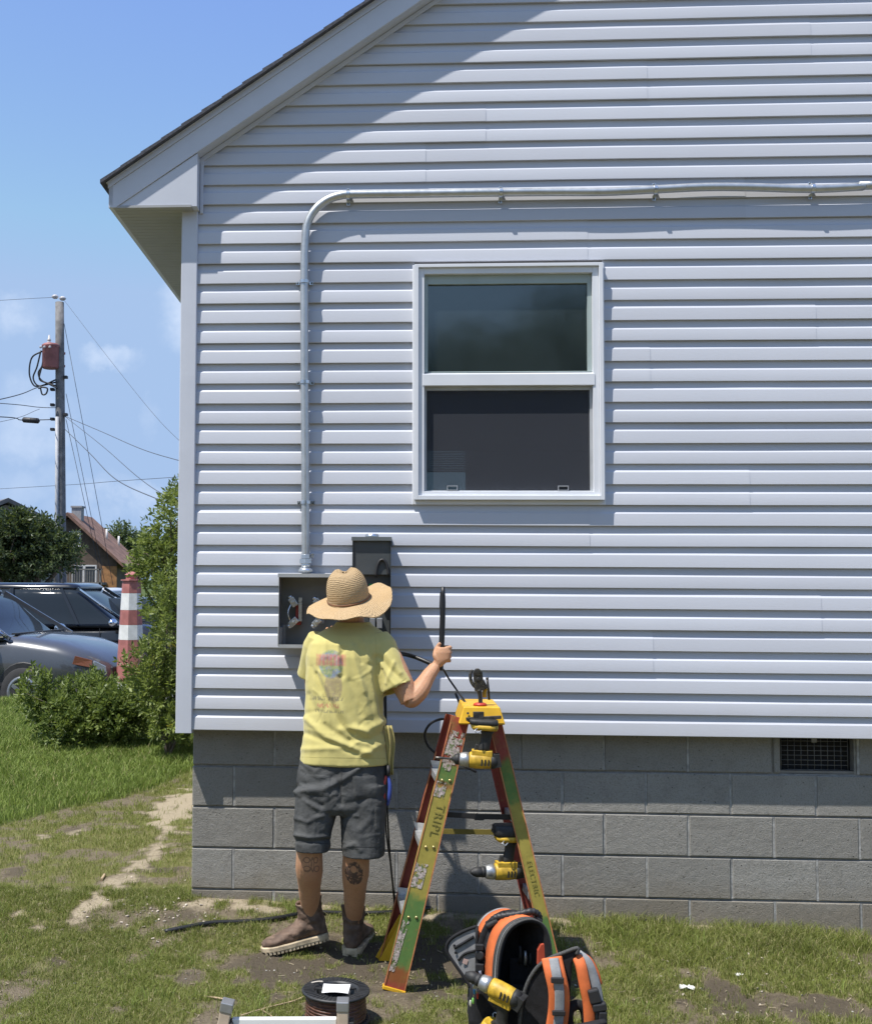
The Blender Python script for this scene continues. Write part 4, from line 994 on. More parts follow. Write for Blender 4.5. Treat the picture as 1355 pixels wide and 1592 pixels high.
def enamel(name, col): return pmat(name, col, .45, .0, var=.08, scale=6, bump=.05, bscale=40)
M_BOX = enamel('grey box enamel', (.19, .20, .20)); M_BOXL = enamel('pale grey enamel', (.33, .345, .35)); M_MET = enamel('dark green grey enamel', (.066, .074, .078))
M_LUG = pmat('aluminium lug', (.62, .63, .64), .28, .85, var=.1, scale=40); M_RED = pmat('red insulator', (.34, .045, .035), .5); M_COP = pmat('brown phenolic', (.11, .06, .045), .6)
def open_box(name, rt, x0, x1, z0, z1, yb, yf, mat_, th=.0025, topm=None):
    mb = MB(); mb.bb((x0, yb-.004, z0), (x1, yb, z1)); mb.bb((x0, yf, z0), (x0+th, yb-.004, z1)); mb.bb((x1-th, yf, z0), (x1, yb-.004, z1)); mb.bb((x0+th, yf, z0), (x1-th, yb-.004, z0+th))
    mb.build(name, mat_, rt)
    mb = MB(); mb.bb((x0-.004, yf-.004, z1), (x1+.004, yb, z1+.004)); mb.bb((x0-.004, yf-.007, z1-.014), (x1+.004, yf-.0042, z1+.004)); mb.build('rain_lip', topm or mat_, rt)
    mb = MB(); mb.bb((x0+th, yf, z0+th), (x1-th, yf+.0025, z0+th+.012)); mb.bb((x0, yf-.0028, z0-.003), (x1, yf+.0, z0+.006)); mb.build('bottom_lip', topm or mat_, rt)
yF = -.150; yB = -.0155
bx0, bx1 = at(433, 950, yF).x, at(545, 950, yF).x; bz0, bz1 = at(490, 1007, yF).z, at(490, 893, yF).z
db = root('disconnect_box', ((bx0+bx1)/2, yB, bz0), 'grey open electrical box with bare lugs under the conduit, left of the straw hat', 'electrical box')
open_box('box_shell', db, bx0, bx1, bz0, bz1, yB, yF, M_BOX, topm=M_BOXL)
def IN(px, py, y=-.05): return at(px, py, y)
mb = MB(); mb.bb((IN(433, 0, yF).x+.028, -.030, IN(0, 1000, -.03).z), (IN(433, 0).x+.058, -.028, IN(0, 968, -.03).z)); mb.bb((IN(438, 0).x+.012, -.125, bz0+.006), (IN(438, 0).x+.03, -.03, bz0+.095)); mb.build('side_bracket', M_BOXL, db)
for px, py in ((464, 957), (500, 955)):
    c = IN(px, py); mb = MB(); mb.bar(c+Vector((0, .01, -.045)), c+Vector((0, .01, .05)), .026, .05, (0, -1, 0)); mb.build('fuse_block', M_RED if px < 480 else M_BOXL, db, bevel=.003)
for pa_, pb_ in (((452, 930), (460, 942)), ((451, 972), (462, 962)), ((488, 972), (497, 962)), ((490, 932), (498, 942))):
    mb = MB(); mb.bar(IN(*pa_, -.085), IN(*pb_, -.085), .030, .03, (0, -1, 0)); c = IN(*pa_, -.085); d = (IN(*pb_, -.085)-c).normalized(); mb.lathe([(.014, 0), (.014, .012), (.008, .014)], c, tuple(-d), 10)
    mb.lathe([(.008, 0), (.008, .006)], IN(*pa_, -.085).lerp(IN(*pb_, -.085), .5)+Vector((0, -.015, 0)), (0, -1, 0), 8); mb.build('lug', M_LUG, db, bevel=.002)
mb = MB(); mb.tube(spline([IN(453, 938, -.09), IN(448, 950, -.105), IN(449, 960, -.105), IN(453, 968, -.09)], 6), .0035, 6); mb.build('bail_wire', M_ZINC, db)
mb = MB(); mb.bb((IN(473, 0).x-.006, -.075, IN(0, 962).z), (IN(473, 0).x+.010, -.06, IN(0, 926).z)); mb.build('bus_bar', M_LUG, db)
# meter enclosure, taller and darker
yF2 = -.19
mx0, mx1 = at(547.5, 900, yF2).x, at(607.5, 900, yF2).x; mz0, mz1 = at(578, 1005, yF2).z, at(578, 836, yF2).z
mt = root('meter_enclosure', ((mx0+mx1)/2, yB, mz0), 'tall dark green grey open meter enclosure mounted behind the straw hat', 'electrical box')
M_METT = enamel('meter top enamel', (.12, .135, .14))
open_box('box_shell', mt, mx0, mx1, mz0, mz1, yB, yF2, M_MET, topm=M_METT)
zz = at(0, 890, yF2).z
mb = MB(); mb.bb((mx0+.004, yF2+.010, zz), (mx1-.004, yF2+.014, mz1-.004)); mb.build('upper_cover', M_MET, mt)
mb = MB(); mb.bb((mx0+.006, yF2+.034, mz0+.02), (mx1-.006, yF2+.038, zz+.02)); mb.build('added_front_panel', M_MET, mt)  # panel added close to the front so the lower interior catches light
mb = MB(); mb.lathe([(.034, 0), (.034, .012), (.030, .014), (.030, .018)], ((mx0+mx1)/2, -.095, mz1+.004), (0, 0, 1), 24); mb.build('hub_plate', M_ZINC, mt)
mb = MB(); c = at(594, 896, yF2+.004); mb.tube([c+Vector((.030*math.cos(a*.2), 0, .080*math.sin(a*.2))) for a in range(0, 17)], .0065, 8); mb.build('socket_ring', M_BLKP, mt)
mb = MB(); mb.box(at(583, 911, yF2+.030), (.055, .003, .022), (0, R(-3), 0)); mb.build('green_tag', pmat('green label', (.03, .36, .09), .5), mt)
for px in (579, 590):
    mb = MB(); mb.box(at(px, 969, yF2+.026), (.026, .02, .05)); mb.build('breaker', pmat('grey breaker', (.22, .23, .24), .5), mt, bevel=.003)
for px in (570, 598):
    mb = MB(); mb.box(at(px, 940, yF2+.028), (.016, .014, .06)); mb.build('lug', M_LUG, mt, bevel=.002)
mb = MB(); mb.tube(spline([at(585, 1003, yF2+.02), at(594, 994, yF2+.012), at(600, 985, yF2+.008)], 5), .003, 6); mb.build('bare_wire', M_ZINC, mt)
mb = MB(); mb.box((mx1+.003, yF2+.03, mz1-.03), (.006, .03, .03)); mb.build('hasp', M_METT, mt)

# ================================================================== PERSON
def remesh(mb, voxel, it=3, fac=.5):
    me = bpy.data.meshes.new('work'); me.from_pydata([tuple(v) for v in mb.v], [], mb.f)
    bm = bmesh.new(); bm.from_mesh(me); bmesh.ops.recalc_face_normals(bm, faces=bm.faces); bm.to_mesh(me); bm.free()
    o = bpy.data.objects.new('work', me); COL.objects.link(o)
    m = o.modifiers.new('r', 'REMESH'); m.mode = 'VOXEL'; m.voxel_size = voxel; m.adaptivity = 0
    if it: s_ = o.modifiers.new('s', 'SMOOTH'); s_.factor = fac; s_.iterations = it
    dg = bpy.context.evaluated_depsgraph_get(); dg.update()
    out = bpy.data.meshes.new_from_object(o.evaluated_get(dg))
    bpy.data.objects.remove(o); bpy.data.meshes.remove(me)
    return out
def finish(me, name, mats, parent, disp=None):
    Mi = wmat(parent).inverted()
    n = [v.normal.copy() for v in me.vertices]
    for i, v in enumerate(me.vertices):
        co = v.co.copy()
        if disp: co = co+n[i]*disp(co, n[i])
        v.co = Mi @ co
    me.polygons.foreach_set('use_smooth', [True]*len(me.polygons)); me.name = name
    me.materials.clear()
    for m in (mats if isinstance(mats, (list, tuple)) else [mats]): me.materials.append(m)
    me.update(); return link(name, me, parent)
def segd(px, py, pts):
    best = 1e9
    for (ax, ay), (bx, by) in zip(pts[:-1], pts[1:]):
        dx, dy = bx-ax, by-ay; t_ = max(0, min(1, ((px-ax)*dx+(py-ay)*dy)/(dx*dx+dy*dy+1e-9)))
        best = min(best, math.hypot(px-ax-t_*dx, py-ay-t_*dy))
    return best
def ridges(rs, nz=.0025, ns=14.0):
    def f(co, n):
        v = nz*noise.noise(co*ns)+nz*.5*noise.noise(co*ns*2.3)
        if n.y < .25:
            px, py = proj(co)
            for pts, a, w in rs:
                if not (min(p[0] for p in pts)-3*w < px < max(p[0] for p in pts)+3*w and min(p[1] for p in pts)-3*w < py < max(p[1] for p in pts)+3*w): continue
                d = segd(px, py, pts)
                if d < w*3: v += a*math.exp(-(d/w)**2)
        return v
    return f
def oval(c, a, b, n=24, ex=2.3, ax=Vector((1, 0, 0)), bx=Vector((0, 1, 0))):
    out = []
    for i in range(n):
        t_ = 2*math.pi*i/n; cs, sn = math.cos(t_), math.sin(t_)
        out.append(Vector(c)+ax*a*math.copysign(abs(cs)**(2/ex), cs)+bx*b*math.copysign(abs(sn)**(2/ex), sn))
    return out
def hring(pl, pr, py, y, b, ex=2.4, n=24):
    l, r_ = at(pl, py, y), at(pr, py, y); return oval((l+r_)/2, (r_.x-l.x)/2, b, n, ex)
def limb(pts, rad, n=16, squash=1.0): return spline(pts, 4), rad
def smooth_r(rs, n=4):
    out = []
    for a, b in zip(rs[:-1], rs[1:]):
        for i in range(n): t_ = i/n; t_ = t_*t_*(3-2*t_); out.append(a+(b-a)*t_)
    return out+[rs[-1]]
ftR = gnd(549, 1486); ftL = gnd(488, 1478)
pr_ = root('person', (at(540, 1400, -.60).x, -.60, zg(at(540, 1400, -.6).x, -.6)), 'person seen from behind in straw hat, yellow t-shirt and dark shorts, one fist raised', 'person')
OX = pr_.location.copy()
def loc_(px, py, y): return at(px, py, y)-OX
# --- materials
def skin_mat():
    m, t = newmat('tanned skin'); co = t.obj(); x, y, z = t.xyz(co)
    f = t.noise(co, 18.0, 5.0); base = t.mix(f, (.46, .245, .138), (.56, .325, .20)); base = t.mix(t.m('MULTIPLY', t.ramp(t.noise(co, 160.0, 3.0), .5, .7), .35), base, (.30, .13, .075)); base = t.mix(t.m('MULTIPLY', t.ramp(t.noise(co, 5.0, 4.0), .45, .7), .35), base, (.40, .18, .10)); base = t.mix(t.m('MULTIPLY', t.ramp(t.noise(t.n('ShaderNodeMapping', Vector=co, Scale=(420.0, 420.0, 60.0)).outputs[0], 1.0, 2.0), .62, .70), .35), base, (.14, .075, .045))
    back = t.m('LESS_THAN', y, .0)
    # large dark tattoo on the right calf
    c = loc_(549, 1366, -.68); q_ = t.m('ADD', t.m('POWER', t.m('ABSOLUTE', t.m('DIVIDE', t.m('SUBTRACT', x, c.x), .040)), 2.0), t.m('POWER', t.m('ABSOLUTE', t.m('DIVIDE', t.m('SUBTRACT', z, c.z), .066)), 2.0))
    q_ = t.m('ADD', q_, t.m('MULTIPLY', t.m('SUBTRACT', t.noise(co, 40.0, 4.0, .6), .5), 2.2))
    c2 = loc_(549, 1356, -.68); q2 = t.m('ADD', t.m('POWER', t.m('ABSOLUTE', t.m('DIVIDE', t.m('SUBTRACT', x, c2.x), .014)), 2.0), t.m('POWER', t.m('ABSOLUTE', t.m('DIVIDE', t.m('SUBTRACT', z, c2.z), .018)), 2.0))
    ink = t.m('MULTIPLY', t.ramp(q_, 1.0, .8), t.ramp(q2, .6, 1.1)); ink = t.m('MULTIPLY', ink, t.ramp(t.noise(co, 75.0, 3.0), .30, .5)); ink = t.m('MULTIPLY', ink, .85)
    # outlined letters on the left calf: rings for one, bars for the other
    def ring(px, py, ra, rb, w):
        c = loc_(px, py, -.68); d = t.m('SQRT', t.m('ADD', t.m('POWER', t.m('ABSOLUTE', t.m('DIVIDE', t.m('SUBTRACT', x, c.x), ra)), 2.0), t.m('POWER', t.m('ABSOLUTE', t.m('DIVIDE', t.m('SUBTRACT', z, c.z), rb)), 2.0)))
        return t.ramp(t.m('ABSOLUTE', t.m('SUBTRACT', d, 1.0)), w, w*.4)
    tot = None
    for a in ((476, 1340, .013, .012, .28), (476, 1355, .015, .013, .26), (476, 1347, .022, .030, .10), (490, 1341, .008, .013, .3), (491, 1356, .010, .013, .28), (485, 1348, .006, .030, .3)):
        r_ = ring(*a); tot = r_ if tot is None else t.m('MAXIMUM', tot, r_)
    ink = t.m('MAXIMUM', ink, t.m('MULTIPLY', tot, .55)); ink = t.m('MULTIPLY', ink, back)
    base = t.mix(ink, base, (.045, .04, .045))
    b = t.bsdf(Base_Color=base, Roughness=.55, Specular_IOR_Level=.28, Subsurface_Weight=.12, Subsurface_Radius=(.012, .004, .002), Normal=t.bump(t.noise(co, 220.0, 4.0), .12, .002)); t.out(b); return m
M_SKIN = skin_mat()
def shirt_mat():
    m, t = newmat('yellow cotton'); co = t.obj(); x, y, z = t.xyz(co)
    f = t.noise(co, 7.0, 5.0); base = t.mix(f, (.50, .435, .150), (.58, .51, .20))
    wb_ = t.n('ShaderNodeTexNoise', Vector=co, Scale=22.0, Detail=3.0).outputs['Color']
    def box(p0, p1, soft=.006):
        a, b = loc_(*p0, -.67), loc_(*p1, -.67)
        dx = t.m('SUBTRACT', t.m('ABSOLUTE', t.m('SUBTRACT', x, (a.x+b.x)/2)), abs(b.x-a.x)/2); dz = t.m('SUBTRACT', t.m('ABSOLUTE', t.m('SUBTRACT', z, (a.z+b.z)/2)), abs(b.z-a.z)/2)
        return t.ramp(t.m('MAXIMUM', dx, dz), soft, -soft)
    def ell(px, py, rx, rz):
        c = loc_(px, py, -.67); return t.ramp(t.m('ADD', t.m('POWER', t.m('ABSOLUTE', t.m('DIVIDE', t.m('SUBTRACT', x, c.x), rx)), 2.0), t.m('POWER', t.m('ABSOLUTE', t.m('DIVIDE', t.m('SUBTRACT', z, c.z), rz)), 2.0)), 1.15, .75)
    bk = t.m('LESS_THAN', y, .0); wear = t.ramp(t.noise(co, 60.0, 5.0, .7), .30, .62)
    red = t.m('MULTIPLY', t.m('MULTIPLY', box((491, 1018), (537, 1036)), t.m('ADD', t.m('MULTIPLY', wear, .45), .35)), bk)
    blue = t.m('MULTIPLY', t.m('MULTIPLY', ell(514, 1033, .055, .062), t.m('ADD', t.m('MULTIPLY', wear, .4), .38)), bk)
    tail = t.m('MULTIPLY', t.m('MULTIPLY', ell(518, 1068, .040, .070), t.m('ADD', t.m('MULTIPLY', wear, .3), .25)), bk)
    base = t.mix(tail, base, (.20, .13, .13)); base = t.mix(blue, base, t.mix(t.ramp(t.noise(co, 26.0, 2.0), .45, .55), (.12, .20, .34), (.13, .24, .15)))
    base = t.mix(t.m('MULTIPLY', red, t.ramp(t.m('ABSOLUTE', t.m('SINE', t.m('MULTIPLY', x, 190.0))), .15, .3)), base, (.48, .15, .13))
    glyph = t.ramp(t.n('ShaderNodeTexNoise', Vector=t.n('ShaderNodeMapping', Vector=co, Scale=(1.0, .01, .35)).outputs[0], Scale=130.0, Detail=1.0).outputs[0], .46, .52)
    for p0, p1, c_ in (((484, 1083), (533, 1090), (.16, .15, .10)), ((492, 1094), (527, 1101), (.50, .16, .12)), ((489, 1104), (534, 1109), (.22, .20, .12))):
        base = t.mix(t.m('MULTIPLY', t.m('MULTIPLY', t.m('MULTIPLY', box(p0, p1, .003), glyph), .62), bk), base, c_)
    wv = t.noise(t.n('ShaderNodeMapping', Vector=t.n('ShaderNodeVectorMath', dict(operation='ADD'), i0=co, i1=t.n('ShaderNodeVectorMath', dict(operation='SCALE'), i0=wb_, Scale=.05).outputs[0]).outputs[0], Scale=(46.0, 30.0, 14.0)).outputs[0], 1.0, 4.0, .55)
    wv = t.m('MULTIPLY', t.m('ABSOLUTE', t.m('SUBTRACT', wv, .5)), 2.6)
    t.out(t.bsdf(Base_Color=base, Roughness=.9, Specular_IOR_Level=.15, Sheen_Weight=.25, Normal=t.bump(t.m('ADD', wv, t.m('MULTIPLY', t.noise(co, 60.0, 6.0, .7), .7)), .15, .004))); return m
M_SHIRT = shirt_mat()
M_SHORT = pmat('charcoal canvas', (.058, .060, .060), .85, var=.28, scale=14, bump=.6, bscale=70, col2=(.085, .085, .082), c2scale=9, c2lo=.5, c2hi=.7)
M_BOOT = pmat('worn brown leather', (.125, .080, .055), .72, var=.35, scale=22, bump=.45, bscale=90, col2=(.23, .165, .12), c2scale=14, c2lo=.5, c2hi=.75)
M_SOLE = pmat('cream crepe sole', (.52, .42, .28), .85, var=.3, scale=30, bump=.2); M_LUGS = pmat('dark sole lugs', (.05, .045, .04), .9)
M_HAIR = pmat('dark hair', (.035, .024, .018), .6, bump=.6, bscale=300)
# --- body (one continuous surface)
mb = MB()
hc = at(545, 932, -.49)              # head centre
shR, elR, wrR = at(596, 1008, -.525), at(637, 1090, -.60), at(676, 1037, -.515)
mb.tube(spline([shR+Vector((-.07, .01, .0)), shR, shR.lerp(elR, .55)+Vector((.006, -.006, 0)), elR], 5), smooth_r([.050, .056, .052, .043], 5), 16)
mb.tube(spline([elR+(elR-wrR)*.06+Vector((-.012, -.004, .012)), elR.lerp(wrR, .06), elR.lerp(wrR, .32)+Vector((.004, -.004, -.004)), elR.lerp(wrR, .7), wrR], 5), smooth_r([.034, .044, .0465, .0365, .029], 5), 16, squash=.88)
shL, elL, wrL = at(490, 1006, -.50), at(489, 1078, -.37), at(508, 1012, -.235)
mb.tube(spline([shL+Vector((.07, .01, 0)), shL, shL.lerp(elL, .5), elL], 5), smooth_r([.05, .054, .05, .043], 5), 16)
mb.tube(spline([elL, elL.lerp(wrL, .3), wrL], 5), smooth_r([.042, .045, .028], 5), 16)
# torso inside the clothes, neck
mb.loft([hring(480, 590, 1180, -.56, .105), hring(484, 590, 1110, -.55, .10), hring(486, 592, 1040, -.535, .10), hring(492, 592, 1000, -.52, .085), hring(515, 578, 984, -.505, .06)])
nk0 = at(547, 995, -.50); mb.tube(spline([nk0, at(547, 970, -.475), hc+Vector((0, -.02, -.04))], 5), smooth_r([.066, .057, .056], 5), 18)
# head: skull, jaw, nose, ears, brow (faces the wall)
def hp_(x, y, z): return hc+Vector((x, y, z))
prof = [(-.118, .022, .030, .038), (-.105, .040, .052, .030), (-.085, .053, .070, .018), (-.05, .066, .086, .008), (-.01, .073, .095, .0), (.03, .076, .098, -.004), (.065, .070, .090, -.006), (.095, .050, .066, -.008), (.112, .022, .030, -.008)]
mb.loft([oval(hp_(0, yo, z), a, b, 22, 2.1) for z, a, b, yo in prof])
mb.tube([hp_(0, .086, .018), hp_(0, .106, -.012), hp_(0, .112, -.026), hp_(0, .094, -.034)], [.009, .012, .015, .011], 10)
for s in (-1, 1):
    mb.ball(hp_(s*.013, .098, -.029), .010, 8); mb.ball(hp_(s*.078, -.002, -.008), (.008, .017, .031), 10)
    mb.tube([hp_(s*.012, .090, .026), hp_(s*.034, .086, .032), hp_(s*.052, .070, .026)], [.008, .009, .006], 8)
mb.tube([hp_(-.026, .083, -.062), hp_(0, .096, -.060), hp_(.026, .083, -.062)], [.005, .008, .005], 8); mb.tube([hp_(-.022, .082, -.074), hp_(0, .094, -.075), hp_(.022, .082, -.074)], [.005, .009, .005], 8)
# legs
kL, aL = at(481, 1318, -.60), at(481.5, 1424, ftL.y+.005)
kR, aR = at(554, 1318, -.60), at(549.5, 1436, ftR.y+.045)
for hip, k_, a_, s in ((at(500, 1200, -.56), kL, aL, 1), (at(566, 1200, -.56), kR, aR, -1)):
    mb.tube(spline([hip, hip.lerp(k_, .5), k_+Vector((0, 0, .04))], 5), smooth_r([.088, .078, .060], 5), 18)
    cf = k_.lerp(a_, .27)+Vector((0, -.014, 0))
    mb.tube(spline([k_+Vector((0, 0, .06)), k_, cf, k_.lerp(a_, .62)+Vector((0, -.004, 0)), a_.lerp(k_, .08), a_+Vector((0, 0, -.03))], 5), smooth_r([.060, .0565, .0605, .049, .0375, .038], 5), 20)
# right hand, a fist closed round the upright cable end
rod0, rod1 = at(685, 1030, -.500), at(688.5, 912, -.485)
rd = (rod1-rod0).normalized(); rc = at(685.5, 1018, -.4985)
def H(x, y, u): return rc+Vector((x, y, 0))+rd*u
mb.loft([oval(wrR, .027, .021, 16), oval(wrR.lerp(H(.006, -.022, -.02), .5), .030, .019, 16), oval(H(.006, -.022, -.018), .036, .017, 16), oval(H(.008, -.021, .012), .036, .0165, 16), oval(H(.008, -.018, .034), .026, .013, 16)])
for k, (u, L_) in enumerate(((.034, 1.0), (.0135, 1.06), (-.007, 1.0), (-.0265, .84))):
    kn = H(.037, -.014+.003*k, u*.95)
    mb.tube(spline([H(.018, -.021, u*.9), kn, H(.036*L_, .012, u), H(.012, .031*L_, u-.001), H(-.016, .022, u-.003), H(-.021, .004, u-.004)], 4), smooth_r([.0092, .0096, .0086, .0080, .0076, .0064], 4), 10)
mb.tube(spline([H(-.012, -.026, -.026), H(-.026, -.020, -.004), H(-.024, -.008, .022), H(-.012, -.006, .044), H(-.004, -.012, .053)], 4), smooth_r([.013, .0135, .011, .0095, .0075], 4), 10)
# left hand reaching into the box
hd = (wrL-elL).normalized(); lx = Vector((1, 0, 0))
mb.loft([oval(wrL, .027, .019, 14), oval(wrL+hd*.04, .036, .017, 14), oval(wrL+hd*.085, .040, .014, 14)])
for k, (dx, L_) in enumerate(((-.030, .064), (-.010, .075), (.010, .070), (.029, .055))):
    b0 = wrL+hd*.08+lx*dx; mb.tube(spline([b0, b0+hd*L_*.45+Vector((0, .008, 0)), b0+hd*L_*.7+Vector((0, .03, 0)), b0+hd*L_*.75+Vector((0, .048, 0))], 4), smooth_r([.0092, .0088, .008, .0066], 4), 10)
b0 = wrL+hd*.03+lx*.03; mb.tube(spline([b0, b0+lx*.025+hd*.025, b0+lx*.028+hd*.055+Vector((0, .02, 0))], 4), smooth_r([.013, .011, .0075], 4), 10)
def mdisp(co, n):
    v = .0012*noise.noise(co*22)
    for l in ((hp_(-.030, .094, .012), .011), (hp_(.030, .094, .012), .011)): v -= .006*math.exp(-((co-l[0]).length/l[1])**2)
    return v
finish(remesh(mb, .0030, 3, .4), 'body', M_SKIN, pr_, mdisp)
for s in (-1, 1):
    mb = MB(); mb.ball(hp_(s*.030, .079, .010), .0125, 12); eo = mb.build('eye', pmat('eye white', (.7, .68, .65), .2), pr_)
    mb = MB(); mb.ball(hp_(s*.030, .0885, .010), (.0055, .0040, .0055), 10); mb.build('iris', pmat('brown iris', (.06, .03, .015), .2), eo)
mb = MB(); mb.loft([oval(hp_(0, yo-.012, z), a+.005, b-.002, 22, 2.1) for z, a, b, yo in prof[3:]], 0); mb.build('hair', M_HAIR, pr_)
# --- t-shirt
mb = MB()
mb.loft([hring(473, 597, 1166, -.558, .100), hring(467, 603, 1187, -.562, .118), hring(466, 604, 1184, -.562, .128), hring(468.5, 601, 1165, -.559, .129), hring(472, 599, 1130, -.553, .125), hring(474, 597, 1090, -.546, .122), hring(475, 598, 1055, -.537, .121), hring(476, 604, 1020, -.527, .118), hring(480, 607, 1000, -.518, .108), hring(489, 602, 988, -.510, .094), hring(504, 592, 979, -.502, .076), hring(519, 579, 972, -.494, .064), hring(523, 575, 966, -.488, .060), hring(530, 568, 970, -.488, .048)])
slE = at(617.5, 1072, -.585); slS = at(590, 1006, -.525)
d = (slE-slS).normalized()
def sleeve(mb, S, E, r0, r1, cut=0.0):
    d = (E-S).normalized(); a, b, _ = basis(d)
    def rg(c, r_): return [c+(a*math.cos(2*math.pi*i/20)*.92+b*math.sin(2*math.pi*i/20))*r_ for i in range(20)]
    mb.loft([rg(S-d*.05, r0*.8), rg(S, r0), rg(S.lerp(E, .35), r0*.5+r1*.5), rg(S.lerp(E, .7), r1*.98), rg(E-d*.008, r1*1.02), rg(E, r1*.98), rg(E-d*.002, r1*.90), rg(E-d*.05, r1*.74)])
sleeve(mb, slS, slE, .078, .076)
sleeve(mb, at(494, 1004, -.505), at(483, 1052, -.445), .066, .064)
SR = [([(526, 1004), (527, 1047)], .008, 4), ([(531, 1008), (533, 1050)], -.007, 3.5), ([(505, 998), (507, 1020)], .005, 3), ([(548, 1004), (552, 1030), (566, 1075)], .006, 3.5), ([(556, 1000), (562, 1030)], -.005, 3), ([(566, 998), (572, 1028)], .006, 3), ([(578, 1000), (580, 1030)], .004, 2.6),
      ([(492, 1048), (505, 1080), (530, 1128), (548, 1142)], -.010, 4), ([(498, 1046), (516, 1082), (545, 1128), (570, 1140)], .009, 5), ([(583, 1024), (586, 1060), (594, 1110)], -.010, 5), ([(576, 1040), (582, 1080), (590, 1130)], .007, 4), ([(480, 1080), (500, 1125), (560, 1165)], -.006, 4.5),
      ([(477, 1118), (505, 1145), (575, 1172)], .009, 4.5), ([(474, 1140), (520, 1158), (570, 1180)], -.006, 4), ([(600, 1120), (570, 1135), (530, 1133)], .008, 5), ([(602, 1135), (575, 1150), (545, 1150)], -.007, 4), ([(470, 1165), (530, 1163)], .005, 4), ([(595, 1155), (560, 1176)], .006, 4),
      ([(588, 1020), (606, 1040), (628, 1058)], -.006, 3.2), ([(592, 1030), (606, 1055), (616, 1068)], .007, 3), ([(600, 1018), (622, 1046)], .006, 3.5), ([(594, 1042), (600, 1075)], -.005, 3), ([(612, 1030), (600, 1062)], .005, 3), ([(560, 1060), (575, 1110)], .006, 5), ([(545, 1060), (560, 1110)], -.006, 5)]
r3_ = random.Random(12)
for k in range(26):
    cx_, cy_ = r3_.uniform(474, 606), r3_.uniform(1000, 1175); tx_, ty_ = (584, 1020) if cx_ > 545 else (486, 1030)
    if cy_ > 1110: tx_, ty_ = r3_.choice(((470, 1185), (602, 1180), (535, 1060)))
    a_ = math.atan2(ty_-cy_, tx_-cx_)+r3_.gauss(0, .35); l_ = r3_.uniform(8, 24); SR.append(([(cx_-math.cos(a_)*l_, cy_-math.sin(a_)*l_), (cx_, cy_+r3_.gauss(0, 2)), (cx_+math.cos(a_)*l_, cy_+math.sin(a_)*l_)], r3_.choice((-1, 1))*r3_.uniform(.0012, .0026), r3_.uniform(2.0, 3.2)))
SR = [(p_, a_*.9, w_*1.08) for p_, a_, w_ in SR]
sh_o = finish(remesh(mb, .0045, 4, .45), 't_shirt', M_SHIRT, pr_, ridges(SR, .0020, 13.0))
# --- shorts
mb = MB()
mb.loft([hring(474, 596, 1160, -.557, .10), hring(469, 600, 1172, -.558, .112), hring(462, 603, 1200, -.562, .124), hring(460, 604, 1230, -.566, .126), hring(462, 600, 1252, -.568, .120), hring(470, 590, 1262, -.568, .10)])
def leg(l):
    R_ = [hring(a, b, py, y, d_) for a, b, py, y, d_ in l]; e = l[-1]
    R_.append(hring(e[0]+3, e[1]-3, e[2]+.5, e[3], e[4]*.93)); R_.append(hring(e[0]+7, e[1]-7, e[2]-14, e[3], e[4]*.84)); mb.loft(R_)
leg([(462, 530, 1215, -.565, .115), (459, 527.5, 1245, -.572, .112), (457.5, 522, 1270, -.582, .104), (457, 516, 1292, -.592, .098), (458, 514, 1308, -.598, .094), (459, 513, 1320, -.602, .092)])
leg([(527, 604, 1215, -.565, .115), (528.5, 602, 1245, -.572, .112), (529, 599, 1272, -.58, .106), (530, 598, 1298, -.59, .102), (532, 597.5, 1328, -.60, .098)])
PR = [([(459, 1230), (500, 1228), (530, 1214), (556, 1196)], .011, 4.5), ([(462, 1222), (500, 1216), (524, 1204)], -.008, 5), ([(460, 1232), (480, 1248), (498, 1260)], .009, 4), ([(470, 1240), (500, 1252)], -.007, 3.5), ([(460, 1272), (478, 1278), (500, 1268)], .008, 4), ([(458, 1298), (480, 1302), (508, 1300)], .008, 3), ([(458, 1307), (485, 1310), (512, 1305)], -.008, 3), ([(556, 1196), (566, 1192)], .006, 4),
      ([(527, 1216), (530, 1250)], -.012, 4), ([(540, 1250), (575, 1240), (604, 1238)], -.005, 5), ([(535, 1268), (560, 1310)], .005, 6), ([(590, 1250), (594, 1320)], .005, 5), ([(536, 1318), (552, 1312), (560, 1322)], .008, 4), ([(470, 1185), (490, 1200), (500, 1192)], .006, 4), ([(468, 1200), (490, 1212)], -.005, 4), ([(505, 1262), (508, 1300)], .006, 4), ([(575, 1275), (560, 1290)], .005, 5)]
for k in range(34):
    cx_, cy_ = r3_.uniform(462, 600), r3_.uniform(1190, 1315); a_ = r3_.choice((0, .3, -.4, 1.2, 2.0))+r3_.gauss(0, .3); l_ = r3_.uniform(6, 18)
    PR.append(([(cx_-math.cos(a_)*l_, cy_-math.sin(a_)*l_), (cx_+math.cos(a_)*l_, cy_+math.sin(a_)*l_)], r3_.choice((-1, 1))*r3_.uniform(.0012, .0026), r3_.uniform(1.8, 3.0)))
PR = [(p_, a_*.75, w_) for p_, a_, w_ in PR]
so2 = finish(remesh(mb, .0045, 3, .45), 'shorts', M_SHORT, pr_, ridges(PR, .0018, 18.0))
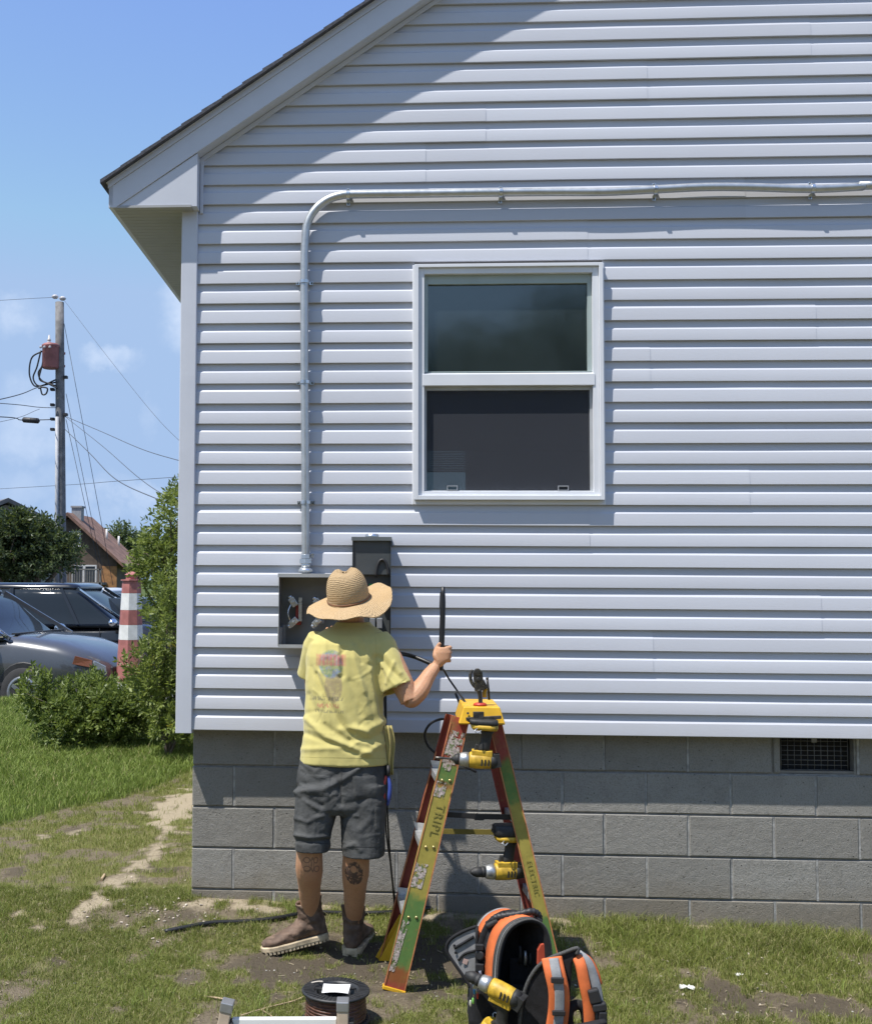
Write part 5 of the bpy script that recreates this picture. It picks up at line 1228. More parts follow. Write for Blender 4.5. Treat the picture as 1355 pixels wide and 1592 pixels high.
# stitched-on cloth pieces: back pockets, hem bands and seams laid on the garments
from mathutils.bvhtree import BVHTree
def tree_of(o):
    return BVHTree.FromPolygons([v.co+OX for v in o.data.vertices], [tuple(p.vertices) for p in o.data.polygons])
def patch(o, tree, name, quad_, nx, ny, off, mat_):
    vs, ok = [], []
    for j in range(ny+1):
        for i in range(nx+1):
            u, v = i/nx, j/ny
            px = (quad_[0][0]*(1-u)+quad_[1][0]*u)*(1-v)+(quad_[3][0]*(1-u)+quad_[2][0]*u)*v; py = (quad_[0][1]*(1-u)+quad_[1][1]*u)*(1-v)+(quad_[3][1]*(1-u)+quad_[2][1]*u)*v
            d = ray(px, py).normalized(); h = tree.ray_cast(CAM, d)
            ok.append(h[0] is not None); e = off if 0 < i < nx and 0 < j < ny else .0004
            vs.append((h[0]-d*e) if h[0] is not None else Vector((0, 0, 0)))
    fs = []
    for j in range(ny):
        for i in range(nx):
            q_ = (j*(nx+1)+i, j*(nx+1)+i+1, (j+1)*(nx+1)+i+1, (j+1)*(nx+1)+i)
            if all(ok[k] for k in q_) and max((vs[a]-vs[b]).length for a in q_ for b in q_) < .05: fs.append(q_)
    used = sorted({k for f in fs for k in f}); mp = {k: n_ for n_, k in enumerate(used)}
    mb = MB(); mb.add([vs[k] for k in used], [tuple(mp[k] for k in f) for f in fs], 0, True); return mb.build(name, mat_, o)
tS, tP = tree_of(sh_o), tree_of(so2)
M_SEAM = pmat('dark canvas seam', (.035, .036, .037), .9, bump=.4, bscale=200); M_HEM = pmat('yellow hem', (.47, .41, .14), .9, var=.1, bump=.4, bscale=160)
patch(so2, tP, 'back_pocket', [(476, 1203), (514, 1206), (512, 1240), (477, 1236)], 14, 12, .0035, M_SHORT); patch(so2, tP, 'back_pocket', [(548, 1207), (588, 1205), (588, 1240), (550, 1243)], 14, 12, .0035, M_SHORT)
patch(so2, tP, 'seat_seam', [(530.5, 1190), (532.5, 1190), (530, 1248), (528, 1248)], 2, 24, .0012, M_SEAM)
patch(so2, tP, 'hem_seam', [(459.5, 1308), (512, 1311), (512, 1312.5), (459.5, 1309.5)], 22, 2, .0010, M_SEAM); patch(so2, tP, 'hem_seam', [(533, 1316), (596, 1316), (596, 1317.5), (533, 1317.5)], 24, 2, .0010, M_SEAM)
patch(so2, tP, 'side_pocket', [(582, 1255), (598, 1254), (597, 1292), (583, 1293)], 8, 12, .0030, M_SHORT)
patch(sh_o, tS, 'bottom_hem', [(469, 1176.5), (601, 1178.5), (601.5, 1179.6), (468.5, 1177.6)], 50, 2, .0008, M_HEM)
patch(sh_o, tS, 'sleeve_hem', [(594, 1077), (631, 1054), (632, 1055), (595, 1078.2)], 18, 2, .0008, M_HEM)
patch(sh_o, tS, 'shoulder_seam', [(583, 990), (584.5, 990), (586.5, 1034), (585, 1034)], 2, 18, .0008, M_HEM)
# --- boots
def boot(loc, yaw, pitch=0.0, sc=1.0):
    M = Matrix.Translation(loc) @ Euler((0, pitch, yaw)).to_matrix().to_4x4() @ Matrix.Scale(sc, 4)
    T = lambda x, y, z: M @ Vector((x, y, z))
    mb = MB(); st = [(-.082, .020, .085), (-.070, .033, .115), (-.040, .040, .135), (0, .042, .135), (.035, .043, .118), (.07, .045, .094), (.11, .048, .078), (.15, .048, .070), (.185, .040, .064), (.208, .024, .054), (.216, .010, .046)]
    rings = []
    for x, w, h in st:
        r_ = []
        for i in range(20):
            a = 2*math.pi*i/20; cs, sn = math.cos(a), math.sin(a); zc = (h+.026)/2; hh_ = (h-.026)/2
            r_.append(T(x, w*math.copysign(abs(cs)**.8, cs), zc+hh_*math.copysign(abs(sn)**(.75 if sn < 0 else 1.0), sn)))
        rings.append(r_)
    mb.loft(rings)
    def sr(x, z, a, b): return [T(x+a*math.cos(2*math.pi*i/20), b*math.sin(2*math.pi*i/20), z+.010*math.cos(2*math.pi*i/20)*-1) for i in range(20)]
    mb.loft([sr(-.018, .075, .064, .042), sr(-.020, .115, .060, .043), sr(-.022, .150, .058, .046), sr(-.024, .180, .061, .050), sr(-.025, .193, .063, .052), sr(-.025, .190, .055, .044), sr(-.024, .150, .050, .040)])
    me = remesh(mb, .0045, 3, .5)
    bo = finish(me, 'boot', M_BOOT, pr_, lambda co, n: .0022*noise.noise(co*34)+.0018*noise.noise(co*70)+.002*math.sin(co.z*120+3*noise.noise(co*20)))
    mb = MB(); out = [(-.086, .012), (-.080, .030), (-.05, .043), (0, .044), (.05, .046), (.10, .052), (.15, .053), (.19, .043), (.214, .026), (.224, .010)]
    ol = [(x, -w) for x, w in out]+[(x, w) for x, w in out[::-1]]
    mb.loft([[T(x*.995, y*.97, .010) for x, y in ol], [T(x, y, .014) for x, y in ol], [T(x, y, .029) for x, y in ol], [T(x*.98, y*.95, .033) for x, y in ol]], 0, True, False); so_ = mb.build('midsole', M_SOLE, bo)
    mb = MB()
    for s in (-1, 1):
        for k in range(17):
            x = -.076+.0175*k; w = np.interp(x, [o_[0] for o_ in out], [o_[1] for o_ in out])
            if w > .015: mb.box(T(x, s*(w-.012), .006), (.0115*sc, .022*sc, .012*sc), (M.to_3x3().normalized()), 0)
    mb.loft([[T(x*.93, y*.8, .004) for x, y in ol], [T(x*.93, y*.8, .0095) for x, y in ol]], 0, True, False); mb.build('lug_tread', M_SOLE, so_)
    return bo
boot(ftL+Vector((-.015, .0, .036)), R(192), R(11), 1.0)
boot(ftR+Vector((.004, .075, .0)), R(78), 0, 1.08)
# --- straw hat
def straw_mat():
    m, t = newmat('woven straw'); co = t.obj(); x, y, z = t.xyz(co)
    r_ = t.m('SQRT', t.m('ADD', t.m('MULTIPLY', x, x), t.m('MULTIPLY', y, y))); ang = t.m('ARCTAN2', y, x)
    wob_ = t.m('MULTIPLY', t.m('SUBTRACT', t.noise(co, 14.0, 4.0, .6), .5), .016)
    ring = t.m('SINE', t.m('MULTIPLY', t.m('ADD', t.m('ADD', r_, wob_), t.m('MULTIPLY', z, -.9)), 620.0)); tw = t.m('SINE', t.m('ADD', t.m('MULTIPLY', ang, 92.0), t.m('MULTIPLY', t.m('ADD', r_, z), 900.0)))
    n1 = t.noise(co, 95.0, 5.0, .75); n2 = t.noise(co, 9.0, 3.0)
    h = t.m('ADD', t.m('ADD', t.m('MULTIPLY', ring, .30), t.m('MULTIPLY', tw, .30)), t.m('MULTIPLY', n1, 2.4))
    base = t.mix(n1, (.36, .23, .11), (.70, .53, .32)); base = t.mix(t.ramp(n2, .35, .7), base, (.55, .38, .20)); base = t.mix(t.m('MULTIPLY', t.ramp(h, .5, -.3), .4), base, (.25, .14, .055))
    t.out(t.bsdf(Base_Color=base, Roughness=.7, Specular_IOR_Level=.25, Normal=t.bump(h, .7, .005))); return m
M_STRAW = straw_mat()
hat = bpy.data.objects.new('straw_hat', None); 
hl = at(542, 932, -.497)
hM = Matrix.Translation(hl) @ Euler((R(17), R(-9), 0)).to_matrix().to_4x4()
def crown(a, k):
    f = k/9
    r_ = (.099, .100, .100, .098, .094, .088, .079, .066, .044, .012)[k]; z = (0, .018, .038, .058, .080, .100, .118, .133, .144, .147)[k]
    cs, sn = math.cos(a), math.sin(a)
    x, y = r_*cs*.95, r_*sn*1.05
    dent = .022*math.exp(-(x/.030)**2)*sst(.085, .14, z)*(1 if y > -.02 else .35)
    pinch = 1-.20*sst(.07, .14, z)*abs(cs)*sst(-.2, .6, sn)
    return Vector((x*pinch, y, z-dent+.004*math.sin(3*a+1)*f))
N_ = 56; rings = [[crown(2*math.pi*i/N_, k) for i in range(N_)] for k in range(9, -1, -1)]
def brim(a, r_, off=0.0):
    f = (r_-.099)/.098; z = -.012*f-.014*f*f+.018*f*f*math.sin(2*a+.3)+.010*f*math.sin(3*a)+.007*f*math.sin(5*a+2)+.004*f*math.sin(9*a+1)
    z += .020*f*f*sst(.2, 1.0, math.cos(a))
    return Vector((r_*math.cos(a)*.985, r_*math.sin(a)*.99, z+off))
rr_ = [.103, .115, .130, .145, .162, .178, .191, .199, .2015]
rings += [[brim(2*math.pi*i/N_, r_) for i in range(N_)] for r_ in rr_]
rings += [[brim(2*math.pi*i/N_, r_, -.004) for i in range(N_)] for r_ in rr_[::-1]]
rings += [[crown(2*math.pi*i/N_, k)*.965+Vector((0, 0, -.003)) for i in range(N_)] for k in range(0, 10)]
mb = MB(); mb.loft(rings, 0, False, True)
hat_o = mb.build('straw_hat', M_STRAW, None); hat_o.parent = pr_; hat_o.matrix_parent_inverse = Matrix.Identity(4)
hat_o.location = hl-OX; hat_o.rotation_euler = (R(17), R(-9), 0)
mb = MB(); mb.loft([[crown(2*math.pi*i/N_, 0)*1.0+Vector((.0025*math.cos(2*math.pi*i/N_)*(1+q_), .0025*math.sin(2*math.pi*i/N_)*(1+q_), .002+.008*j)) for i in range(N_)] for j, q_ in ((0, 0), (.3, 1), (.8, 1), (1.1, 0))], 0, False, True)
bo = mb.build('hat_band', pmat('brown hat cord', (.22, .105, .05), .7), hat_o, local=True)
# --- things carried
M_BLK = pmat('black rubber jacket', (.012, .012, .013), .42, var=.1)
mb = MB(); mb.tube(spline([rod0-rd*.035, rod0, rod0.lerp(rod1, .5)+Vector((.002, 0, 0)), rod1], 5), [.0125]*14+[.0105, .0085], 12); ro_ = root('cable_end', tuple(rod0), 'stiff black cable end held upright in the raised fist', 'cable'); mb.build('jacket', M_BLK, ro_)
mb = MB(); a = rod0.lerp(rod1, .72)+Vector((-.0105, -.006, 0)); mb.bar(a, rod0.lerp(rod1, .93)+Vector((-.0095, -.006, 0)), .008, .006); mb.build('tape_flap', pmat('dull black tape', (.03, .03, .032), .6), ro_)
mb = MB(); mb.tube(spline([at(560, 1000, -.20), at(604, 1012, -.30), at(640, 1020, -.42), at(668, 1031, -.47), at(686, 1038, -.47), at(698, 1056, -.44), at(712, 1076, -.50), at(722, 1090, -.60), at(728, 1105, -.62)], 8), [.0095]*28+[.008, .0065, .0055, .005]+[.0045]*33, 10)
tag(mb.build('feed_cable', M_BLK), 'black feed cable running from the box past the wrist to the ladder top', 'cable')
mb = MB(); mb.tube(spline([at(708, 1078, -.40), at(716, 1098, -.45), at(724, 1120, -.50), at(706, 1121, -.50), at(686, 1118, -.48), at(668, 1126, -.46), at(660, 1143, -.45), at(668, 1163, -.45), at(690, 1178, -.47), at(715, 1188, -.50), at(740, 1200, -.50)], 8), .006, 8)
tag(mb.build('looped_wire', M_BLK), 'thin black wire hanging in an open loop left of the ladder top', 'cable')
mb = MB(); mb.tube(spline([at(592, 1010, -.16), at(598, 1100, -.20), at(600, 1180, -.24), at(602, 1260, -.26), at(606, 1330, -.24), at(611, 1380, -.20), at(616, 1408, -.14)], 6), .0045, 8); mb.tube(spline([at(596, 1010, -.16), at(600, 1100, -.21), at(599, 1200, -.25), at(600, 1290, -.27), at(608, 1350, -.25), at(613, 1408, -.16)], 6), .004, 8)
tag(mb.build('drop_wires', M_BLK), 'pair of thin dark wires dropping from the meter enclosure to the ground', 'cable')
mb = MB()
gp = [gnd(*p)+Vector((0, 0, .013)) for p in ((256, 1453), (290, 1446), (330, 1439), (380, 1437), (430, 1432), (480, 1423), (540, 1424), (600, 1423), (650, 1418), (700, 1412))]
mb.tube(spline(gp, 6), .011, 10); tag(mb.build('ground_cable', M_BLK), 'black cable lying on the soil behind the boots along the foundation', 'cable')
# pliers hanging from the belt with a limp yellow rag
pl = root('pliers', tuple(at(602, 1220, -.60)), 'red and blue handled pliers hanging at the right hip', 'pliers')
for s, c_, nm in ((-1, (.42, .05, .035), 'red grip'), (1, (.04, .07, .30), 'blue grip')):
    mb = MB(); mb.tube(spline([at(602+s*1.5, 1206, -.62), at(601+s*5, 1222, -.625), at(600.5+s*4.5, 1238, -.625), at(600+s*2.5, 1252, -.62)], 5), smooth_r([.006, .009, .0095, .006], 5), 10); mb.build('handle', pmat(nm, c_, .45), pl)
mb = MB(); mb.tube([at(603, 1190, -.61), at(603, 1207, -.62)], .010, 10); mb.build('jaw', M_BLKP, pl)
mb = MB(); n = 9
vs = []; fs = []
for k in range(13):
    py = 1128+k*6.4
    for j in range(n):
        px = 598+(j/(n-1))*(10+2*math.sin(k*.5))+4*math.sin(k*.20)
        vs.append(at(px, py, -.600+.010*math.sin(j*1.1+k*.15)+.018*(j/(n-1)-.5)))
for k in range(12):
    for j in range(n-1): fs.append((k*n+j, k*n+j+1, (k+1)*n+j+1, (k+1)*n+j))
mb.add(vs, fs, 0, True); rg = mb.build('rag', pmat('olive yellow rag', (.40, .34, .13), .9, bump=.3), None); sd_ = rg.modifiers.new('thick', 'SOLIDIFY'); sd_.thickness = .005
tag(rg, 'limp olive yellow rag hanging at the right side below the t-shirt', 'rag')

# ================================================================== STEPLADDER AND TOOLS
G = gnd(612, 1541); yN = G.y; yNT = yN+.045; yFa = gnd(603, 1489).y; yFT = yFa-.05
lad = root('stepladder', (at(740, 1540, (yN+yFa)/2).x, (yN+yFa)/2, G.z), 'small worn red fibreglass stepladder with yellow and green paint and a yellow cap', 'stepladder')
def rail_mat(name, zones, red=(.22, .045, .032)):
    m, t = newmat(name); co = t.obj(); x, y, z = t.xyz(co)
    zz = t.m('ADD', z, t.m('MULTIPLY', t.m('SUBTRACT', t.noise(co, 22.0, 5.0, .65), .5), .10)); fl = t.noise(co, 70.0, 5.0, .7)
    base = t.mix(fl, red, [min(1, c*1.7) for c in red])
    for a, b, col in zones:
        col = list(col)
        k = t.m('MULTIPLY', t.ramp(zz, a-.02, a+.02), t.ramp(zz, b+.02, b-.02)); base = t.mix(k, base, t.mix(t.noise(co, 35.0, 4.0), [c*.75 for c in col], [c*1.2 for c in col]))
    wear = t.ramp(t.noise(co, 48.0, 6.0, .75), .60, .68); scr = t.ramp(t.noise(t.n('ShaderNodeMapping', Vector=co, Scale=(9.0, 9.0, 1.0)).outputs[0], 12.0, 6.0, .8), .58, .66); base = t.mix(t.m('MULTIPLY', scr, .35 if zones else .15), base, (.33, .20, .10)); base = t.mix(t.m('MULTIPLY', wear, .6), base, (.28, .15, .06))
    dirt = t.ramp(t.noise(co, 14.0, 6.0, .7), .50, .75); base = t.mix(t.m('MULTIPLY', dirt, .6 if zones else .25), base, (.15, .13, .035)); base = t.mix(t.m('MULTIPLY', t.ramp(t.noise(co, 5.0, 5.0, .7), .48, .62), .40 if zones else .0), base, (.30, .26, .06))
    t.out(t.bsdf(Base_Color=base, Roughness=.55, Specular_IOR_Level=.35, Normal=t.bump(fl, .15, .002))); return m
YEL, GRN = (.36, .30, .065), (.105, .20, .055)
M_RED2 = rail_mat('red fibreglass', [])
M_FN = rail_mat('front rail paint', [(.03, .10, (.26, .09, .03)), (.10, .43, GRN), (.40, .86, YEL), (.875, .965, GRN)])
M_RN = rail_mat('rear rail paint', [(.02, .36, GRN), (.34, .86, YEL), (.82, 1.0, GRN)])
M_EDGE = pmat('orange worn edge', (.50, .19, .08), .5, var=.25, scale=30)
M_YPL = pmat('yellow moulded plastic', (.66, .38, .020), .42, var=.10, scale=14, bump=.08, bscale=150)
M_STK = pmat('flaking sticker', (.44, .37, .34), .8, var=.4, scale=90, col2=(.14, .18, .07), c2scale=70, c2lo=.5, c2hi=.6)
M_STEP = pmat('aluminium step', (.50, .51, .51), .4, .6, var=.15, scale=20)
def rail(p0, p1, w0, w1, dep, side, mat_, name='rail'):
    """C channel: web faces -side; returns the rail object, local z runs along the rail"""
    d = (p1-p0); L = d.length; zax = d.normalized(); yax = Vector((0, 1, 0)); xax = yax.cross(zax).normalized(); yax = zax.cross(xax)
    Mw = Matrix((xax, yax, zax)).transposed().to_4x4(); Mw.translation = p0
    mb = MB(); n = 20
    for sgn, (ya, yb) in ((0, (0, .005)),):
        rings = []
        for k in range(n+1):
            z = L*k/n; w = (w0+(w1-w0)*k/n)/2; s = side; e = .004
            prof = [(-w, 0), (w, 0), (w, dep), (w-e, dep), (w-e, e), (-w+e, e), (-w+e, dep), (-w, dep)]
            rings.append([Vector((a, b*s, z)) for a, b in prof])
        mb.loft(rings, 0, True, False)
    o = mb.build(name, mat_, lad, local=True, bevel=.0012)
    ML = wmat(lad).inverted() @ Mw; o.location = ML.translation; o.rotation_euler = ML.to_euler()
    mb = MB()
    for s2 in (-1, 1):
        mb.bar(Vector((s2*(w0/2-.001), -.0012*side, .0)), Vector((s2*(w1/2-.001), -.0012*side, L)), .006, .002, (0, -1, 0))
    return o, L, Mw
fnB, fnT = Vector((G.x, yN, G.z)), at(716, 1116, yNT)
rB = at(873, 1537, yN); rnB, rnT = Vector((rB.x, yN, zg(rB.x, yN))), at(768, 1116, yNT)
ff = gnd(604, 1489); ffB, ffT = Vector((ff.x, yFa, ff.z)), at(704, 1112, yFT)
rr0 = at(845, 1482, yFa); rfB, rfT = Vector((rr0.x, yFa, zg(rr0.x, yFa))), at(752, 1112, yFT)
o_fn, Lf, M_fn = rail(fnB, fnT, .090, .076, .030, 1, M_FN)
o_ff, _, _ = rail(ffB, ffT, .080, .070, .030, -1, M_RED2)
o_rn, Lr, M_rn = rail(rnB, rnT, .060, .054, .024, 1, M_RN)
o_rf, _, _ = rail(rfB, rfT, .056, .050, .024, -1, M_RED2)
# bright worn edges of the channels
for o, w0, w1, L in ((o_fn, .090, .076, Lf), (o_rn, .060, .054, Lr)):
    for s2 in (-1, 1):
        mb = MB(); mb.bar(Vector((s2*(w0/2-.0022), -.0014, .01)), Vector((s2*(w1/2-.0022), -.0014, L-.03)), .0044, .0022, (0, -1, 0)); mb.build('worn_edge', M_EDGE, o, local=True)
for s2 in (-1, 1):
    mb = MB(); mb.bar(Vector((s2*.038, -.0312, .01)), Vector((s2*.033, -.0312, .95)), .0046, .002, (0, -1, 0)); mb.build('worn_edge', M_EDGE, o_ff, local=True)
# stickers flaking off, rivets and painted words
rs = random.Random(4)
def sticker(o, x0, x1, z0, z1, tilt, seed):
    mb = MB(); n, m_ = 16, 40
    for i in range(n):
        for j in range(m_):
            u, v = x0+(x1-x0)*i/n, z0+(z1-z0)*j/m_; xs = u+tilt*(v-(z0+z1)/2)
            if noise.noise(Vector((u*70, v*40, seed)))+.6*noise.noise(Vector((u*330, v*300, seed))) > -.10-.25*(1 if abs(v-(z0+z1)/2) < (z1-z0)*.3 else -.3):
                a, b = (x1-x0)/n, (z1-z0)/m_
                mb.add([(xs, -.0016, v), (xs+a, -.0016, v), (xs+a+tilt*b, -.0016, v+b), (xs+tilt*b, -.0016, v+b)], [(0, 1, 2, 3)])
    ob = mb.build('sticker', M_STK, o, local=True, fix=False); return ob
sticker(o_fn, -.040, -.012, .075, .29, .05, 3); sticker(o_fn, -.038, .012, .43, .535, .03, 8); sticker(o_fn, -.034, .010, .815, .88, .0, 14); sticker(o_fn, -.030, .030, .96, 1.10, .05, 21); sticker(o_fn, -.026, .010, .93, .975, .0, 27)
def words(txt, o, x, z, size, mat_, ext=.0004):
    cu = bpy.data.curves.new('letters', 'FONT'); cu.body = txt; cu.size = size; cu.extrude = ext; cu.space_character = 1.15
    to = bpy.data.objects.new('letters', cu); COL.objects.link(to); dg = bpy.context.evaluated_depsgraph_get(); dg.update()
    me = bpy.data.meshes.new_from_object(to.evaluated_get(dg)); bpy.data.objects.remove(to)
    me.materials.clear(); me.materials.append(mat_); ob = link('letters', me, o)
    # reads downwards: text x -> -z of the rail, text y -> +x of the rail, facing -y
    Mt = Matrix(((0, 1, 0, x), (0, 0, -1, -.0021), (-1, 0, 0, z), (0, 0, 0, 1))); ob.location = Mt.translation; ob.rotation_euler = Mt.to_euler(); return ob
M_INK = pmat('faded brown ink', (.25, .21, .045), .8, var=.3, scale=80)
words('TRIPL', o_fn, -.012, .79, .050, M_INK); words('ELECTRIC', o_rn, -.009, .58, .030, M_INK)
steps_z = []
for py in (1405, 1300, 1200):
    zc = at(650, py, (yN+yFa)/2).z; f = (zc-fnB.z)/(fnT.z-fnB.z); a = fnB.lerp(fnT, f); b = ffB.lerp(ffT, (zc-ffB.z)/(ffT.z-ffB.z))
    mb = MB(); mb.bar(a+Vector((0, .005, 0)), b+Vector((0, -.005, 0)), .078, .004, (0, 0, 1)); dx = (fnT-fnB).normalized()*.03
    mb.bar(a+Vector((.037, .005, -.014)), b+Vector((.037, -.005, -.014)), .004, .03, (0, 0, 1)); mb.bar(a+Vector((-.037, .005, -.014)), b+Vector((-.037, -.005, -.014)), .004, .03, (0, 0, 1))
    mb.build('step', M_STEP, lad)
    # gusset triangle under the step on the far rail
    mb = MB(); c = b+Vector((-.010, -.034, 0)); mb.prism([c+Vector((-.030, 0, .035)), c+Vector((.030, 0, .030)), c+Vector((-.002, 0, -.085))], (0, -.003, 0)); mb.build('gusset', pmat('white painted metal', (.62, .60, .57), .5, .2, var=.2, scale=30), lad)
    for s2 in (-.016, .016):
        mb = MB(); mb.lathe([(.0065, 0), (.006, .003), (.002, .0045)], (a.x+s2, yN-.0015+.045*f, zc-.01), (0, -1, 0), 10); mb.build('rivet', pmat('brass rivet', (.55, .45, .20), .35, .7), lad)
for zf in (.32, .62):
    mb = MB(); a, b = rnB.lerp(rnT, zf), rfB.lerp(rfT, zf); mb.bar(a+Vector((0, .004, 0)), b+Vector((0, -.004, 0)), .022, .03, (0, 0, 1)); mb.build('rear_brace', M_STEP, lad)
M_SPR = pmat('black steel strap', (.03, .03, .032), .5, .4)
mb = MB(); z = at(740, 1270, yN+.02).z; fa, fb = (z-fnB.z)/(fnT.z-fnB.z), (z-rnB.z)/(rnT.z-rnB.z)
a, b = fnB.lerp(fnT, fa)+Vector((.03, .034, 0)), rnB.lerp(rnT, fb)+Vector((-.01, .030, -.006)); m_ = a.lerp(b, .5)+Vector((0, 0, -.004))
mb.bar(a, m_, .022, .005, (0, -1, 0)); mb.bar(m_, b, .022, .005, (0, -1, 0)); mb.bar(m_+Vector((-.02, 0, -.002)), m_+Vector((.02, 0, -.002)), .026, .007, (0, -1, 0)); mb.build('spreader', M_SPR, lad)
mb = MB(); z = at(735, 1291, yFa-.03).z; fa, fb = (z-ffB.z)/(ffT.z-ffB.z), (z-rfB.z)/(rfT.z-rfB.z)
a, b = ffB.lerp(ffT, fa)+Vector((.03, -.034, 0)), rfB.lerp(rfT, fb)+Vector((-.01, -.03, 0)); mb.bar(a, b, .022, .005, (0, -1, 0)); mb.build('spreader', pmat('olive strap', (.19, .15, .03), .6), lad)
# feet
mb = MB(); d = (fnT-fnB).normalized(); mb.bar(fnB-d*.004+Vector((0, .012, 0)), fnB+d*.012+Vector((0, .012, 0)), .098, .036, (0, -1, 0)); mb.build('foot', M_YPL, lad, bevel=.003)
mb = MB(); mb.bar(rnB-(rnT-rnB).normalized()*.004, rnB+(rnT-rnB).normalized()*.03, .068, .034, (0, -1, 0)); mb.build('foot', M_YPL, lad, bevel=.003)
mb = MB(); d = (ffT-ffB).normalized()
mb.prism([ffB+Vector((-.045, -.036, -.004)), ffB+Vector((.036, -.036, -.004)), ffB+d*.20+Vector((.040, -.036, 0)), ffB+d*.205+Vector((.012, -.036, 0))], (0, .005, 0)); mb.bar(ffB+Vector((-.043, -.02, 0)), ffB+d*.2+Vector((.014, -.02, 0)), .036, .004, (0, -1, 0)); mb.bar(ffB+Vector((-.046, -.02, .0)), ffB+Vector((.04, -.02, .0)), .036, .006, (0, -1, 0)); mb.build('foot', M_YPL, lad, bevel=.002)
# yellow cap
mb = MB(); ya, yb = yN+.018, yFT+.035
def cp(px, py, y): return at(px, py, y)
zt_c = at(748, 1099, ya).z; zb_c = at(748, 1126, ya).z
def cring(z, gx, y0_, y1_, sk):
    xa, xb = at(721, 1099, ya).x-gx, at(776, 1099, ya).x+gx; xc, xd = at(715, 1083, yb).x-gx, at(765, 1083, yb).x+gx
    return [Vector((xa, y0_, z)), Vector((xb, y0_, z)), Vector((xd, y1_, z)), Vector((xc, y1_, z))]
mb.loft([cring(zb_c, .021, ya-.016, yb+.01, 0), cring(zb_c+.006, .022, ya-.017, yb+.011, 0), cring(zt_c-.004, .003, ya-.002, yb+.002, 0), cring(zt_c, .0, ya+.001, yb, 0)], 0, True, False)
capo = mb.build('top_cap', M_YPL, lad, bevel=.007, bseg=3)
for px in (727, 748):
    mb = MB(); mb.lathe([(.005, 0), (.005, .003)], at(px, 1109, ya-.014), (0, -1, .3), 10); mb.build('cap_hole', M_BLKP, capo)
mb = MB(); mb.lathe([(.030, -.004), (.026, .004), (.018, .007)], at(746, 1095, ya+.05)*1.0, (0, 0, 1), 16); mb.build('red_collar', pmat('red plastic', (.42, .045, .025), .45), capo)

# --- cordless tools
M_DY = pmat('yellow tool housing', (.52, .33, .030), .5, var=.3, scale=30, col2=(.25, .17, .03), c2scale=35, c2lo=.55, c2hi=.7); M_DB = pmat('black tool rubber', (.022, .022, .022), .6, var=.25, scale=60, bump=.2, bscale=200); M_DS = pmat('silver gear case', (.46, .47, .47), .35, .75, var=.12, scale=40)
def drill(name, label, M, bit=False, bh=1.0):
    rt = root(name, (0, 0, 0), label, 'drill')
    X = (-1, 0, 0)
    mb = MB(); mb.lathe([(.020, -.062), (.031, -.058), (.034, -.03), (.035, .01), (.034, .035), (.030, .040)], (0, 0, 0), X, 20); mb.box((.012, 0, -.028), (.085, .052, .03)); mb.build('housing', M_DY, rt, local=True, bevel=.003)
    mb = MB(); mb.lathe([(.012, -.078), (.028, -.074), (.0325, -.060), (.0325, -.050)], (0, 0, 0), X, 20)
    mb.box((.074, 0, -.004), (.03, .05, .052), (0, R(12), 0))
    for s in (-1, 1):
        for k in range(3): mb.box((.040-.014*k, s*.0345, .004), (.006, .004, .026))
    mb.build('motor_cap', M_DB, rt, local=True)
    mb = MB(); mb.lathe([(.031, .0405), (.0315, .055), (.028, .074), (.024, .080)], (0, 0, 0), X, 20); mb.build('gear_case', M_DS, rt, local=True)
    if bit:
        mb = MB(); mb.lathe([(.023, .0805), (.024, .088), (.021, .098), (.010, .104), (.008, .112)], (0, 0, 0), X, 16); mb.build('chuck', M_DB, rt, local=True)
        mb = MB(); mb.lathe([(.0035, .110), (.0045, .118), (.0045, .150), (.0062, .152), (.0062, .178), (.004, .180)], (0, 0, 0), X, 8); mb.build('bit', pmat('bit steel', (.12, .11, .10), .4, .7), rt, local=True)
    else:
        mb = MB(); mb.lathe([(.022, .0805), (.0225, .094), (.0195, .096), (.0215, .098), (.0215, .118), (.015, .132), (.009, .138), (.008, .142)], (0, 0, 0), X, 18); mb.build('chuck', M_DB, rt, local=True)
    mb = MB(); mb.loft([oval((.014, 0, -.030), .026, .020, 18), oval((.020, 0, -.055), .0235, .0185, 18), oval((.026, 0, -.085), .0215, .018, 18), oval((.030, 0, -.112), .023, .019, 18), oval((.026, 0, -.128), .036, .026, 18)]); go = mb.build('grip', M_DB, rt, local=True)
    mb = MB(); mb.box((-.010, 0, -.052), (.018, .014, .030), (0, R(-15), 0)); mb.build('trigger', M_DB, go, local=True, bevel=.004)
    mb = MB(); mb.loft([oval((.022, 0, -.126), .050, .033, 18, 4), oval((.020, 0, -.134), .056, .036, 18, 4), oval((.018, 0, -.148), .058, .037, 18, 4)], 0, True, True); mb.build('foot_plate', M_DY, rt, local=True)
    mb = MB(); mb.loft([oval((.018, 0, -.1485), .055, .036, 18, 5), oval((.016, 0, -.1485-.0095*bh), .060, .0385, 18, 5), oval((.014, 0, -.1485-.0415*bh), .060, .038, 18, 5), oval((.014, 0, -.1485-.0475*bh), .052, .032, 18, 5)]); mb.box((-.0475, 0, -.170), (.006, .03, .012*bh)); mb.build('battery', M_DB, rt, local=True)
    mb = MB(); mb.tube(spline([(-.01, .036, -.135), (-.02, .048, -.128), (-.012, .050, -.118), (.006, .040, -.128)], 5), .0028, 6); mb.build('belt_hook', M_DS, rt, local=True)
    rt.location = M.translation; rt.rotation_euler = M.to_euler(); return rt
flip = Euler((math.pi, 0, 0)).to_matrix().to_4x4()
